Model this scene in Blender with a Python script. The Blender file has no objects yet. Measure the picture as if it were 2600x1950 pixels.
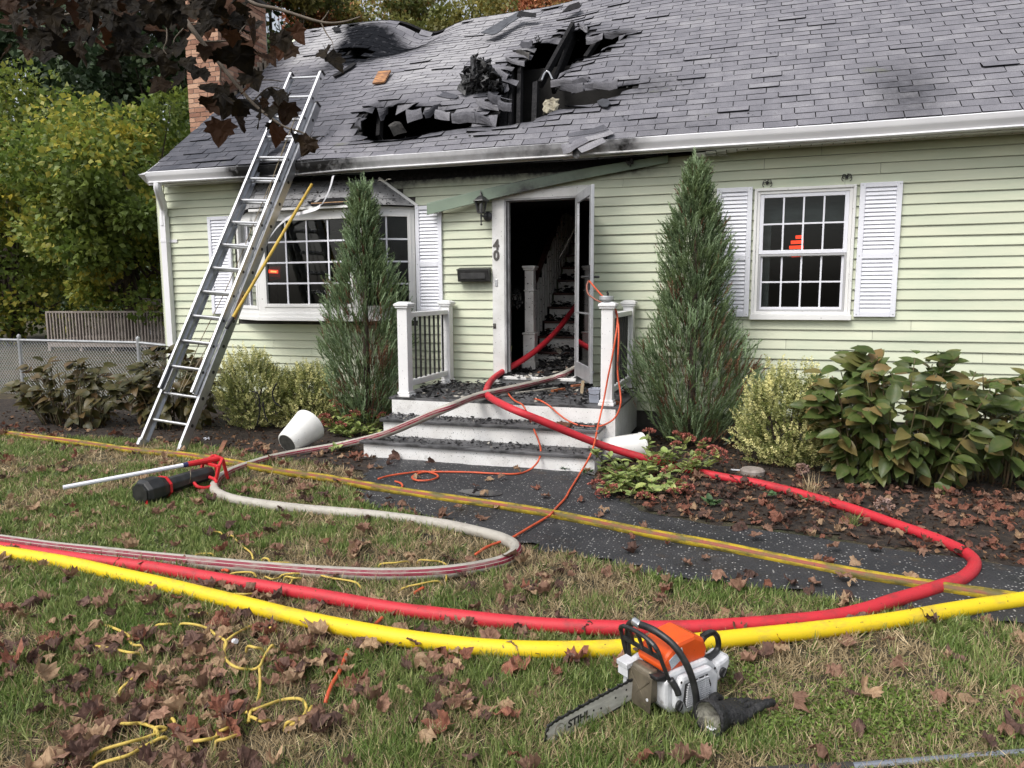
import bpy, math, random
import numpy as np
from mathutils import Matrix, Vector
rnd = random.Random(7)
NR = np.random.RandomState(11)
SC = bpy.context.scene
COL = SC.collection
R = math.radians

# ------------------------------------------------------------------ camera
CAM_POS = np.array([0.0, -8.056, 1.599])
YAW, PITCH, ROLL, FPX = 0.3199, 0.1263, -0.0054, 1850.0
cf = np.array([-math.sin(YAW) * math.cos(PITCH), math.cos(YAW) * math.cos(PITCH), -math.sin(PITCH)])
_r = np.array([math.cos(YAW), math.sin(YAW), 0.0])
_u = np.cross(_r, cf)
cr = _r * math.cos(ROLL) + _u * math.sin(ROLL)
cu = -_r * math.sin(ROLL) + _u * math.cos(ROLL)
cam_d = bpy.data.cameras.new('camera')
cam = bpy.data.objects.new('camera', cam_d)
COL.objects.link(cam)
cam_d.sensor_width = 36.0
cam_d.lens = FPX / 2600.0 * 36.0
cam_d.clip_start = 0.05
cam_d.clip_end = 500.0
m = Matrix.Identity(4)
for i in range(3):
    m[i][0], m[i][1], m[i][2], m[i][3] = cr[i], cu[i], -cf[i], CAM_POS[i]
cam.matrix_world = m
SC.camera = cam

# ------------------------------------------------------------------ daylight: bright overcast
SUN_EL, SUN_AZ = R(52), R(205)          # azimuth clockwise from +Y: behind the camera, a little to its left
world = bpy.data.worlds.new('World')
SC.world = world
world.use_nodes = True
wn = world.node_tree
wn.nodes.clear()
wo = wn.nodes.new('ShaderNodeOutputWorld')
wb = wn.nodes.new('ShaderNodeBackground')
ws = wn.nodes.new('ShaderNodeTexSky')
ws.sky_type = 'NISHITA'
ws.sun_disc = False
ws.sun_elevation = SUN_EL
ws.sun_rotation = SUN_AZ
ws.air_density = 1.0
ws.dust_density = 4.0
ws.ozone_density = 1.0
wh = wn.nodes.new('ShaderNodeHueSaturation')
wh.inputs['Saturation'].default_value = 0.35
wh.inputs['Value'].default_value = 1.0
wn.links.new(ws.outputs[0], wh.inputs['Color'])
wn.links.new(wh.outputs[0], wb.inputs[0])
wb.inputs[1].default_value = 0.15
wn.links.new(wb.outputs[0], wo.inputs[0])
sun_d = bpy.data.lights.new('sun', 'SUN')
sun_d.energy = 1.5
sun_d.angle = R(24)
sun_d.color = (1.0, 0.965, 0.92)
sun = bpy.data.objects.new('sun', sun_d)
COL.objects.link(sun)
_sd = Vector((math.sin(SUN_AZ) * math.cos(SUN_EL), math.cos(SUN_AZ) * math.cos(SUN_EL), math.sin(SUN_EL)))
sun.rotation_euler = _sd.to_track_quat('Z', 'Y').to_euler()
sun.location = _sd * 30
SC.view_settings.view_transform = 'Standard'
SC.view_settings.look = 'None'
SC.view_settings.exposure = 0.45
SC.view_settings.gamma = 1.0
SC.view_settings.use_curve_mapping = False
SC.render.engine = 'CYCLES'
SC.cycles.max_bounces = 8
SC.cycles.diffuse_bounces = 3
SC.cycles.glossy_bounces = 3
SC.cycles.transmission_bounces = 6
SC.cycles.transparent_max_bounces = 12
SC.cycles.caustics_reflective = False
SC.cycles.caustics_refractive = False
try:
    SC.cycles.use_denoising = True
    SC.cycles.denoiser = 'OPENIMAGEDENOISE'
except Exception:
    pass

# ------------------------------------------------------------------ sight lines of the photograph
def ray(px, py):
    return cf + cr * ((px - 1300.0) / FPX) - cu * ((py - 975.0) / FPX)
def at_y(px, py, Y=0.0):
    d = ray(px, py); return CAM_POS + d * ((Y - CAM_POS[1]) / d[1])
def at_z(px, py, z=0.0):
    d = ray(px, py); return CAM_POS + d * ((z - CAM_POS[2]) / d[2])
def at_x(px, py, X):
    d = ray(px, py); return CAM_POS + d * ((X - CAM_POS[0]) / d[0])
def at_d(px, py, dist):
    return CAM_POS + ray(px, py) * dist
def at_pl(px, py, P, n):
    d = ray(px, py); P = np.array(P); n = np.array(n)
    return CAM_POS + d * (np.dot(P - CAM_POS, n) / np.dot(d, n))
def proj(P):
    v = np.array(P, float) - CAM_POS; z = v @ cf
    return np.array([1300 + FPX * (v @ cr) / z, 975 - FPX * (v @ cu) / z, z])

# ------------------------------------------------------------------ node materials
def nd(nt, typ, **kw):
    n = nt.nodes.new('ShaderNode' + typ)
    for k, v in kw.items():
        if k.startswith('_'):
            setattr(n, k[1:], v)
        else:
            key = k.replace('__', ' ')
            if key in ('i0', 'i1', 'i2'):
                key = int(key[1])
            if isinstance(v, bpy.types.NodeSocket):
                nt.links.new(v, n.inputs[key])
            else:
                n.inputs[key].default_value = v
    return n
def c4(c):
    return (c[0], c[1], c[2], 1.0)
def mixc(nt, fac, a, b, mode='MIX'):
    n = nt.nodes.new('ShaderNodeMix'); n.data_type = 'RGBA'; n.blend_type = mode; n.clamp_factor = True
    for idx, v in ((0, fac), (6, a), (7, b)):
        if isinstance(v, bpy.types.NodeSocket): nt.links.new(v, n.inputs[idx])
        else: n.inputs[idx].default_value = v if idx == 0 else c4(v)
    return n.outputs[2]
def mth(nt, op, a, b=0.0, clamp=False):
    n = nt.nodes.new('ShaderNodeMath'); n.operation = op; n.use_clamp = clamp
    for idx, v in ((0, a), (1, b)):
        if isinstance(v, bpy.types.NodeSocket): nt.links.new(v, n.inputs[idx])
        else: n.inputs[idx].default_value = v
    return n.outputs[0]
def ramp(nt, fac, lo, hi):
    n = nt.nodes.new('ShaderNodeMapRange'); n.clamp = True
    nt.links.new(fac, n.inputs[0]); n.inputs[1].default_value = lo; n.inputs[2].default_value = hi
    return n.outputs[0]
def noise(nt, vec, scale, detail=3.0, rough=0.55):
    n = nt.nodes.new('ShaderNodeTexNoise'); nt.links.new(vec, n.inputs['Vector'])
    n.inputs['Scale'].default_value = scale; n.inputs['Detail'].default_value = detail; n.inputs['Roughness'].default_value = rough
    return n.outputs[0]
MATS = {}
def newmat(name):
    mt = bpy.data.materials.new(name); mt.use_nodes = True
    nt = mt.node_tree; nt.nodes.clear()
    out = nt.nodes.new('ShaderNodeOutputMaterial'); b = nt.nodes.new('ShaderNodeBsdfPrincipled')
    nt.links.new(b.outputs[0], out.inputs[0]); MATS[name] = mt
    return mt, nt, b
def pm(name, col, rough=0.6, col2=None, scale=6.0, detail=4.0, stretch=(1, 1, 1), lo=0.35, hi=0.65,
       bump=0.0, bscale=60.0, bstretch=None, metal=0.0, tint=0.0, soot=False, specks=None, dirt=None, spec=0.5,
       sheen=0.0, trans=0.0, rndv=0.0, objspace=False, hue_t=None, coat=0.0):
    """general weathered surface: two colours mixed by noise, optional per-piece tint, soot stain or painted shade, specks, dirt patches and fine relief"""
    mt, nt, b = newmat(name)
    if objspace:
        pos = nt.nodes.new('ShaderNodeTexCoord').outputs['Object']
    else:
        pos = nt.nodes.new('ShaderNodeNewGeometry').outputs['Position']
    mp = nt.nodes.new('ShaderNodeVectorMath'); mp.operation = 'MULTIPLY'
    nt.links.new(pos, mp.inputs[0]); mp.inputs[1].default_value = stretch
    vec = mp.outputs[0]
    c = nd(nt, 'RGB').outputs[0]; c.default_value = c4(col)
    if col2 is not None:
        c = mixc(nt, ramp(nt, noise(nt, vec, scale, detail), lo, hi), col, col2)
    if tint:
        a = nd(nt, 'Attribute', _attribute_name='tint').outputs['Fac']
        if hue_t is not None:
            c = mixc(nt, a, c, hue_t)
        k = mth(nt, 'ADD', mth(nt, 'MULTIPLY', a, 2 * tint), 1 - tint)
        g = nd(nt, 'CombineColor'); 
        for i in range(3): nt.links.new(k, g.inputs[i])
        c = mixc(nt, 1.0, c, g.outputs[0], 'MULTIPLY')
    if rndv:
        a = nd(nt, 'ObjectInfo').outputs['Random']
        k = mth(nt, 'ADD', mth(nt, 'MULTIPLY', a, 2 * rndv), 1 - rndv)
        g = nd(nt, 'CombineColor')
        for i in range(3): nt.links.new(k, g.inputs[i])
        c = mixc(nt, 1.0, c, g.outputs[0], 'MULTIPLY')
    if dirt:                      # (colour, scale, lo, hi)
        c = mixc(nt, ramp(nt, noise(nt, vec, dirt[1], 5.0, 0.65), dirt[2], dirt[3]), c, dirt[0])
    if specks:                    # (colour, scale, lo, hi)
        c = mixc(nt, ramp(nt, noise(nt, pos, specks[1], 2.0, 0.6), specks[2], specks[3]), c, specks[0])
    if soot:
        a = nd(nt, 'Attribute', _attribute_name='soot').outputs['Fac']  # on the siding this mask also carries painted shade
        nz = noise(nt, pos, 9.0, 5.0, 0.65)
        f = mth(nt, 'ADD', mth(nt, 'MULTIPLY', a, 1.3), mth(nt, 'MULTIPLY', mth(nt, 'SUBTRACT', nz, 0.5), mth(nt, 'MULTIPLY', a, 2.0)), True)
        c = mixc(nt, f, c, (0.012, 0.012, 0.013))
    nt.links.new(c, b.inputs['Base Color'])
    b.inputs['Roughness'].default_value = rough
    b.inputs['Metallic'].default_value = metal
    b.inputs['Specular IOR Level'].default_value = spec
    if coat: b.inputs['Coat Weight'].default_value = coat
    if trans:
        b.inputs['Subsurface Weight'].default_value = 0.0
    if bump:
        v2 = pos
        if bstretch:
            q = nt.nodes.new('ShaderNodeVectorMath'); q.operation = 'MULTIPLY'
            nt.links.new(pos, q.inputs[0]); q.inputs[1].default_value = bstretch; v2 = q.outputs[0]
        bp = nd(nt, 'Bump', Strength=bump, Distance=0.02)
        nt.links.new(noise(nt, v2, bscale, 4.0, 0.6), bp.inputs['Height'])
        nt.links.new(bp.outputs[0], b.inputs['Normal'])
    return mt
def leafmat(name, col, col2=None, rough=0.5, tint=0.35, thin=0.35, vein=False, hue=None, scale=14.0, rndv=0.0, spec=0.4):
    """thin leaf: diffuse front with some light passing through"""
    mt, nt, b = newmat(name)
    pos = nt.nodes.new('ShaderNodeNewGeometry').outputs['Position']
    c = nd(nt, 'RGB').outputs[0]; c.default_value = c4(col)
    if col2 is not None:
        c = mixc(nt, ramp(nt, noise(nt, pos, scale, 3.0), 0.4, 0.62), col, col2)
    a = nd(nt, 'Attribute', _attribute_name='tint').outputs['Fac'] if not rndv else nd(nt, 'ObjectInfo').outputs['Random']
    if hue is not None:
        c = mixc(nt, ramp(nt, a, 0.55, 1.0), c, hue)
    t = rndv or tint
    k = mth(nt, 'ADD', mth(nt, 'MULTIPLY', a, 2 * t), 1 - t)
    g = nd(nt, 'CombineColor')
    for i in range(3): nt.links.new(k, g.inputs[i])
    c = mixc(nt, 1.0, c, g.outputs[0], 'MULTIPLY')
    nt.links.new(c, b.inputs['Base Color'])
    b.inputs['Roughness'].default_value = rough
    b.inputs['Specular IOR Level'].default_value = spec
    if thin:
        tr = nt.nodes.new('ShaderNodeBsdfTranslucent'); nt.links.new(c, tr.inputs[0])
        mx = nt.nodes.new('ShaderNodeMixShader'); mx.inputs[0].default_value = thin
        nt.links.new(b.outputs[0], mx.inputs[1]); nt.links.new(tr.outputs[0], mx.inputs[2])
        nt.links.new(mx.outputs[0], nt.nodes['Material Output'].inputs[0])
    return mt

# ------------------------------------------------------------------ mesh building
WL = {}            # world location of every parent used
def V3(p): return np.array(p, float)
def rotm(axis, ang):
    return np.array(Matrix.Rotation(ang, 3, Vector(axis)))
def eul(x=0, y=0, z=0):
    return rotm((0, 0, 1), z) @ rotm((0, 1, 0), y) @ rotm((1, 0, 0), x)
class MB:
    def __init__(s):
        s.v = []; s.f = []; s.mi = []; s.tint = []; s.soot = []; s.ang = []
        s.has = set()
    def add(s, verts, faces, mi=0, tint=0.5, soot=0.0):
        o = len(s.v)
        n = len(verts)
        s.v.extend([tuple(map(float, p)) for p in verts])
        s.f.extend([tuple(o + i for i in f) for f in faces])
        s.mi.extend([mi] * len(faces))
        s.tint.extend([tint] * n if np.isscalar(tint) else list(tint))
        s.soot.extend([soot] * n if np.isscalar(soot) else list(soot))
        return s
    def box(s, c, d, rot=None, mi=0, **k):
        c = V3(c); h = V3(d) / 2
        P = np.array([[x, y, z] for x in (-1, 1) for y in (-1, 1) for z in (-1, 1)]) * h
        if rot is not None: P = P @ np.array(rot).T
        return s.add(P + c, [(0, 1, 3, 2), (4, 6, 7, 5), (0, 4, 5, 1), (2, 3, 7, 6), (0, 2, 6, 4), (1, 5, 7, 3)], mi, **k)
    def b2(s, lo, hi, mi=0, **k):
        lo = V3(lo); hi = V3(hi); return s.box((lo + hi) / 2, hi - lo, None, mi, **k)
    def bar(s, a, b, w, h, up=(0, 0, 1), mi=0, **k):
        a = V3(a); b = V3(b); d = b - a; L = np.linalg.norm(d); d = d / L
        up = V3(up); x = np.cross(d, up); x /= np.linalg.norm(x); z = np.cross(x, d)
        return s.box((a + b) / 2, (w, L, h), np.stack([x, d, z], 1), mi, **k)
    def tube(s, pts, r, n=8, mi=0, cap=True, tint=0.5, soot=0.0, closed=False):
        P = np.array(pts, float); m_ = len(P)
        rr = np.full(m_, r) if np.isscalar(r) else np.array(r, float)
        T = np.gradient(P, axis=0)
        if closed: T = np.roll(P, -1, 0) - np.roll(P, 1, 0)
        T /= np.linalg.norm(T, axis=1)[:, None] + 1e-12
        ref = V3((0, 0, 1)) if abs(T[0][2]) < 0.9 else V3((1, 0, 0))
        N = ref - T[0] * (ref @ T[0]); N /= np.linalg.norm(N)
        vs = []
        for i in range(m_):
            N = N - T[i] * (N @ T[i]); N /= np.linalg.norm(N) + 1e-12
            B = np.cross(T[i], N)
            for j in range(n):
                a = 2 * math.pi * j / n
                vs.append(P[i] + rr[i] * (N * math.cos(a) + B * math.sin(a)))
        fs = []
        for i in range(m_ if closed else m_ - 1):
            i2 = (i + 1) % m_
            for j in range(n):
                j2 = (j + 1) % n
                fs.append((i * n + j, i * n + j2, i2 * n + j2, i2 * n + j))
        if cap and not closed:
            fs.append(tuple(range(n - 1, -1, -1))); fs.append(tuple((m_ - 1) * n + j for j in range(n)))
        return s.add(vs, fs, mi, tint, soot)
    def lathe(s, prof, c=(0, 0, 0), n=24, rot=None, mi=0, **k):
        """prof: (radius, height) pairs about z"""
        vs = []; fs = []
        for (r_, h) in prof:
            for j in range(n):
                a = 2 * math.pi * j / n; vs.append((r_ * math.cos(a), r_ * math.sin(a), h))
        vs = np.array(vs)
        if rot is not None: vs = vs @ np.array(rot).T
        vs = vs + V3(c)
        for i in range(len(prof) - 1):
            for j in range(n):
                j2 = (j + 1) % n; fs.append((i * n + j, i * n + j2, (i + 1) * n + j2, (i + 1) * n + j))
        if prof[0][0] > 1e-5: fs.append(tuple(range(n - 1, -1, -1)))
        if prof[-1][0] > 1e-5: fs.append(tuple((len(prof) - 1) * n + j for j in range(n)))
        return s.add(vs, fs, mi, **k)
    def prism(s, poly, ext, mi=0, **k):
        """poly: ordered 3d outline, ext: extrusion vector"""
        P = np.array(poly, float); n = len(P); Q = P + V3(ext)
        fs = [tuple(range(n - 1, -1, -1)), tuple(range(n, 2 * n))]
        for i in range(n):
            j = (i + 1) % n; fs.append((i, j, n + j, n + i))
        return s.add(np.vstack([P, Q]), fs, mi, **k)
    def sheet(s, grid, th=0.0, mi=0, tint=0.5, soot=0.0):
        """grid: (a, b, 3) points, optional thickness downwards along the local normal"""
        G = np.array(grid, float); a, b = G.shape[:2]
        F = [(i * b + j, i * b + j + 1, (i + 1) * b + j + 1, (i + 1) * b + j) for i in range(a - 1) for j in range(b - 1)]
        P = G.reshape(-1, 3)
        if not th: return s.add(P, F, mi, tint, soot)
        du = np.gradient(G, axis=0); dv = np.gradient(G, axis=1)
        N = np.cross(du, dv); N /= np.linalg.norm(N, axis=2)[..., None] + 1e-12
        Q = (G - N * th).reshape(-1, 3); n = a * b
        F2 = F + [tuple(n + i for i in reversed(f)) for f in F]
        rim = [i * b for i in range(a)] + [(a - 1) * b + j for j in range(1, b)] + [i * b + b - 1 for i in range(a - 2, -1, -1)] + [j for j in range(b - 2, 0, -1)]
        for i in range(len(rim)):
            p, q = rim[i], rim[(i + 1) % len(rim)]; F2.append((q, p, n + p, n + q))
        t2 = tint if np.isscalar(tint) else list(tint) * 2
        s2 = soot if np.isscalar(soot) else list(soot) * 2
        return s.add(np.vstack([P, Q]), F2, mi, t2, s2)
    def mesh(s, name, mats, origin):
        me = bpy.data.meshes.new(name)
        V = np.array(s.v) - origin
        me.from_pydata(V.tolist(), [], s.f)
        for mt in mats: me.materials.append(mt)
        if len(mats) > 1: me.polygons.foreach_set('material_index', s.mi)
        a = me.attributes.new('tint', 'FLOAT', 'POINT'); a.data.foreach_set('value', np.array(s.tint, np.float32))
        if any(s.soot):
            a = me.attributes.new('soot', 'FLOAT', 'POINT'); a.data.foreach_set('value', np.array(s.soot, np.float32))  # soot and, on the siding, painted shade
        if len(s.ang) == len(s.v):
            a = me.attributes.new('ang', 'FLOAT', 'POINT'); a.data.foreach_set('value', np.array(s.ang, np.float32))
        return me
    def build(s, name, mat, parent=None, label=None, cat=None, group=None, kind=None, smooth=False, bevel=0, origin=None, local=False, rec=True):
        mats = mat if isinstance(mat, (list, tuple)) else [mat]
        V = np.array(s.v)
        if local: origin = np.zeros(3)
        elif origin is None:
            origin = (V.min(0) + V.max(0)) / 2
            if parent is None: origin[2] = V[:, 2].min()
        me = s.mesh(name, mats, np.array(origin))
        if smooth:
            me.polygons.foreach_set('use_smooth', [True] * len(me.polygons))
        o = link(name, me, parent, origin, local)
        if bevel:
            md = o.modifiers.new('bevel', 'BEVEL'); md.width = bevel; md.segments = 2; md.limit_method = 'ANGLE'; md.angle_limit = R(40)
        return tag(o, label, cat, group, kind)
def smooth_angle(o, deg=40):
    me = o.data
    me.polygons.foreach_set('use_smooth', [True] * len(me.polygons))
    try:
        me.set_sharp_from_angle(angle=R(deg))
    except Exception:
        pass
    return o
def link(name, data, parent=None, origin=(0, 0, 0), local=False):
    o = bpy.data.objects.new(name, data); COL.objects.link(o)
    origin = np.array(origin, float)
    if parent is not None:
        o.parent = parent
        o.location = origin if local else origin - WL[parent.name]
    else:
        o.location = origin
    WL[o.name] = origin
    return o
def tag(o, label=None, cat=None, group=None, kind=None):
    if label: o['label'] = label
    if cat: o['category'] = cat
    if group: o['group'] = group
    if kind: o['kind'] = kind
    return o
def thing(name, label, cat, loc=(0, 0, 0), group=None, parent=None):
    o = link(name, None, parent, loc)
    o.empty_display_size = 0.1
    return tag(o, label, cat, group)
def place(name, me, parent, M3, pos, local=False):
    """one more object on shared mesh data, with rotation and scale from a 3x3 matrix"""
    o = bpy.data.objects.new(name, me); COL.objects.link(o)
    mm = Matrix(np.vstack([np.column_stack([M3, np.array(pos) - (WL[parent.name] if parent is not None else 0)]), [0, 0, 0, 1]]).tolist())
    if parent is not None: o.parent = parent
    o.matrix_basis = mm
    return o
def bulk(name, V, F, mat, parent=None, tint=None, smooth=False, origin=None, mi=None):
    """large mesh straight from numpy arrays; F has equal-sized faces"""
    V = np.asarray(V, np.float32); F = np.asarray(F, np.int32)
    if origin is None:
        origin = (V.min(0) + V.max(0)) / 2.0
        if parent is None: origin[2] = V[:, 2].min()
    V = V - np.asarray(origin, np.float32)
    me = bpy.data.meshes.new(name)
    k = F.shape[1]
    me.vertices.add(len(V)); me.vertices.foreach_set('co', V.ravel())
    me.loops.add(F.size); me.loops.foreach_set('vertex_index', F.ravel())
    me.polygons.add(len(F)); me.polygons.foreach_set('loop_start', np.arange(0, F.size, k, dtype=np.int32))
    try: me.polygons.foreach_set('loop_total', np.full(len(F), k, np.int32))
    except Exception: pass
    for mt in (mat if isinstance(mat, (list, tuple)) else [mat]): me.materials.append(mt)
    if mi is not None: me.polygons.foreach_set('material_index', np.asarray(mi, np.int32))
    if tint is not None:
        a = me.attributes.new('tint', 'FLOAT', 'POINT'); a.data.foreach_set('value', np.asarray(tint, np.float32))
    if smooth: me.polygons.foreach_set('use_smooth', np.ones(len(F), bool))
    me.update(calc_edges=True); me.validate()
    return link(name, me, parent, origin)
def scatter(tv, tf, Ms, Ps, tints):
    """copies of a template (verts, faces) under matrices Ms (N,3,3) and positions Ps -> arrays"""
    tv = np.asarray(tv, float); tf = np.asarray(tf, int); N = len(Ps); n = len(tv)
    V = np.einsum('nij,vj->nvi', np.asarray(Ms), tv) + np.asarray(Ps)[:, None, :]
    F = tf[None] + (np.arange(N) * n)[:, None, None]
    return V.reshape(-1, 3), F.reshape(-1, tf.shape[1]), np.repeat(np.asarray(tints), n)
def frames(D, twist=None, scale=None):
    """rotation matrices whose z axis is D, with random twist about it"""
    D = np.asarray(D, float); D = D / (np.linalg.norm(D, axis=1)[:, None] + 1e-12)
    N = len(D)
    ref = np.tile([0.0, 0.0, 1.0], (N, 1)); ref[np.abs(D[:, 2]) > 0.95] = [1.0, 0, 0]
    X = np.cross(ref, D); X /= np.linalg.norm(X, axis=1)[:, None]
    Y = np.cross(D, X)
    t = NR.uniform(0, 2 * np.pi, N) if twist is None else np.asarray(twist)
    c, s_ = np.cos(t)[:, None], np.sin(t)[:, None]
    X2 = X * c + Y * s_; Y2 = -X * s_ + Y * c
    M = np.stack([X2, Y2, D], 2)
    if scale is not None: M = M * np.asarray(scale)[:, None, None]
    return M
def catmull(P, n=10):
    P = np.array(P, float); Q = np.vstack([2 * P[0] - P[1], P, 2 * P[-1] - P[-2]]); out = []
    for i in range(1, len(Q) - 2):
        for k in range(n):
            t = k / n; t2, t3 = t * t, t * t * t
            out.append(0.5 * (2 * Q[i] + (Q[i + 1] - Q[i - 1]) * t + (2 * Q[i - 1] - 5 * Q[i] + 4 * Q[i + 1] - Q[i + 2]) * t2 + (3 * Q[i] - Q[i - 1] - 3 * Q[i + 1] + Q[i + 2]) * t3))
    out.append(P[-1]); return np.array(out)
def inpoly(x, y, poly):
    x = np.asarray(x, float); y = np.asarray(y, float); ins = np.zeros(x.shape, bool); n = len(poly)
    for i in range(n):
        x1, y1 = poly[i]; x2, y2 = poly[(i + 1) % n]
        c = ((y1 > y) != (y2 > y)) & (x < (x2 - x1) * (y - y1) / (y2 - y1 + 1e-15) + x1)
        ins ^= c
    return ins
def polydist(x, y, poly):
    x = np.asarray(x, float); y = np.asarray(y, float); d = np.full(x.shape, 1e9); n = len(poly)
    for i in range(n):
        ax, ay = poly[i]; bx, by = poly[(i + 1) % n]
        L2 = (bx - ax) ** 2 + (by - ay) ** 2 + 1e-12
        t = np.clip(((x - ax) * (bx - ax) + (y - ay) * (by - ay)) / L2, 0, 1)
        d = np.minimum(d, np.hypot(x - ax - t * (bx - ax), y - ay - t * (by - ay)))
    return d
def sstep(x, a, b):
    t = np.clip((np.asarray(x, float) - a) / (b - a), 0, 1); return t * t * (3 - 2 * t)
def vnoise(x, y, seed=0):
    """smooth value noise on the plane, 0..1"""
    x = np.asarray(x, float); y = np.asarray(y, float); xi = np.floor(x); yi = np.floor(y); fx = x - xi; fy = y - yi
    def h(a, b):
        q = np.sin(a * 127.1 + b * 311.7 + seed * 74.7) * 43758.5453; return q - np.floor(q)
    fx = fx * fx * (3 - 2 * fx); fy = fy * fy * (3 - 2 * fy)
    return (h(xi, yi) * (1 - fx) + h(xi + 1, yi) * fx) * (1 - fy) + (h(xi, yi + 1) * (1 - fx) + h(xi + 1, yi + 1) * fx) * fy
# ================================================================== materials
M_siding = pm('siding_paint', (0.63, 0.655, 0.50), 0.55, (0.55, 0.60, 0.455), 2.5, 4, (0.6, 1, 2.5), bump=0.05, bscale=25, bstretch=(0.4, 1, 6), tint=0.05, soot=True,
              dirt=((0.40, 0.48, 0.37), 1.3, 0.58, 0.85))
M_white = pm('white_paint', (0.80, 0.80, 0.79), 0.45, (0.74, 0.74, 0.73), 3, soot=True, specks=((0.30, 0.28, 0.25), 30, 0.70, 0.78))
M_vinyl = pm('white_vinyl', (0.80, 0.81, 0.87), 0.42, (0.74, 0.75, 0.81), 4)
M_riser = pm('spattered_white', (0.78, 0.78, 0.77), 0.5, (0.66, 0.65, 0.63), 5, specks=((0.03, 0.03, 0.03), 95, 0.665, 0.685), dirt=((0.42, 0.41, 0.39), 7, 0.60, 0.80), soot=True)
M_trim2 = pm('sooty_trim', (0.74, 0.74, 0.73), 0.5, (0.60, 0.60, 0.58), 5, specks=((0.08, 0.07, 0.07), 60, 0.68, 0.72))
M_gutter = pm('gutter_paint', (0.80, 0.80, 0.82), 0.3, (0.70, 0.70, 0.73), 2, soot=True)
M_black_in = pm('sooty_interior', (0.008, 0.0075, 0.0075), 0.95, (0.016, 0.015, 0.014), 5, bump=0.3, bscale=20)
M_char = pm('charred_wood', (0.007, 0.007, 0.008), 0.8, (0.020, 0.019, 0.020), 22, 4, bump=1.0, bscale=38, bstretch=(1, 1, 1), spec=.22)
M_wood = pm('raw_wood', (0.42, 0.26, 0.13), 0.65, (0.30, 0.16, 0.075), 6, 4, (1, 6, 6), bump=0.15, bscale=40, tint=0.2)
M_tread_in = pm('stained_tread', (0.10, 0.035, 0.025), 0.5, (0.05, 0.02, 0.016), 8)
M_stair_w = pm('sooty_white', (0.82, 0.81, 0.78), 0.5, (0.66, 0.64, 0.61), 6, specks=((0.02, 0.02, 0.02), 34, 0.64, 0.68))
M_deckb = pm('grey_composite', (0.115, 0.115, 0.12), 0.55, (0.06, 0.06, 0.065), 5, 4, (1, 5, 1), bump=0.1, bscale=50, dirt=((0.018, 0.018, 0.018), 5, 0.50, 0.64))
M_post = pm('post_white', (0.78, 0.78, 0.78), 0.42, (0.70, 0.70, 0.70), 4, specks=((0.15, 0.15, 0.15), 60, 0.71, 0.74))
M_concrete = pm('concrete', (0.060, 0.055, 0.050), 0.85, (0.035, 0.033, 0.030), 4, bump=0.3, bscale=30)
M_iron = pm('black_metal', (0.012, 0.012, 0.013), 0.4, (0.03, 0.03, 0.03), 20, metal=0.0, bump=0.05)
M_alum = pm('aluminium', (0.62, 0.63, 0.65), 0.34, (0.50, 0.51, 0.53), 5, metal=0.85, dirt=((0.30, 0.30, 0.30), 12, 0.60, 0.75))
M_alum2 = pm('dull_aluminium', (0.55, 0.56, 0.58), 0.4, (0.45, 0.46, 0.48), 6, metal=0.6, specks=((0.12, 0.12, 0.12), 40, 0.68, 0.72))
M_frieze = pm('green_trim', (0.30, 0.37, 0.28), 0.5, (0.22, 0.29, 0.22), 3, dirt=((0.07, 0.07, 0.07), 2.6, 0.55, 0.72))
M_digit = pm('dark_grey_metal', (0.075, 0.07, 0.065), 0.5)
M_rope = pm('tan_rope', (0.30, 0.25, 0.17), 0.9, (0.18, 0.15, 0.10), 60)

def glassmat(name, tintc, refl=1.0, rough=0.02):
    mt, nt, b = newmat(name)
    g = nd(nt, 'BsdfGlossy', Roughness=rough); g.inputs['Color'].default_value = (1, 1, 1, 1)
    t = nd(nt, 'BsdfTransparent'); t.inputs[0].default_value = c4(tintc)
    fr = nd(nt, 'Fresnel', IOR=1.5)
    mx = nt.nodes.new('ShaderNodeMixShader')
    nt.links.new(mth(nt, 'MULTIPLY', fr.outputs[0], refl), mx.inputs[0])
    nt.links.new(t.outputs[0], mx.inputs[1]); nt.links.new(g.outputs[0], mx.inputs[2])
    nt.links.new(mx.outputs[0], nt.nodes['Material Output'].inputs[0])
    return mt
M_glass = glassmat('window_glass', (0.70, 0.73, 0.74), 0.42)
M_glass2 = glassmat('storm_glass', (0.72, 0.76, 0.76), 1.2, 0.05)

# ================================================================== terrain
LAWN_EDGE_PX = [(-700, 1075), (0, 1098), (324, 1118), (480, 1130), (600, 1145), (700, 1165), (830, 1185), (900, 1200), (955, 1206)]
PATH_PX = [(951, 1160), (1500, 1200), (1560, 1255), (1640, 1300), (1800, 1330), (1990, 1352), (2276, 1392), (2700, 1460), (2900, 1500), (2900, 1690), (2600, 1600),
           (2276, 1553), (2126, 1534), (1993, 1510), (1860, 1495), (1718, 1478), (1560, 1440), (1435, 1413), (1330, 1390), (1200, 1350), (1050, 1312), (930, 1284), (895, 1240)]
def gpoly(px, z=0.0): return [tuple(at_z(x, y, z)[:2]) for x, y in px]
PATH = gpoly(PATH_PX)
LB = gpoly(LAWN_EDGE_PX)
BED_L = LB + [(-3.4, -1.75), (-3.4, 0.02), (-11.5, 0.02)]
up = gpoly([(1500, 1200), (1560, 1255), (1640, 1300), (1800, 1330), (1990, 1352), (2276, 1392), (2700, 1460), (2900, 1500)])
BED_R = [(-1.33, 0.02), (-1.33, -1.8)] + up + [(6.0, up[-1][1]), (6.0, 0.02)]
def gz(x, y):
    return 0.022 * (vnoise(np.asarray(x) * 1.3, np.asarray(y) * 1.3, 3) - 0.5) + 0.012 * (vnoise(np.asarray(x) * 5, np.asarray(y) * 5, 5) - 0.5)

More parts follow.
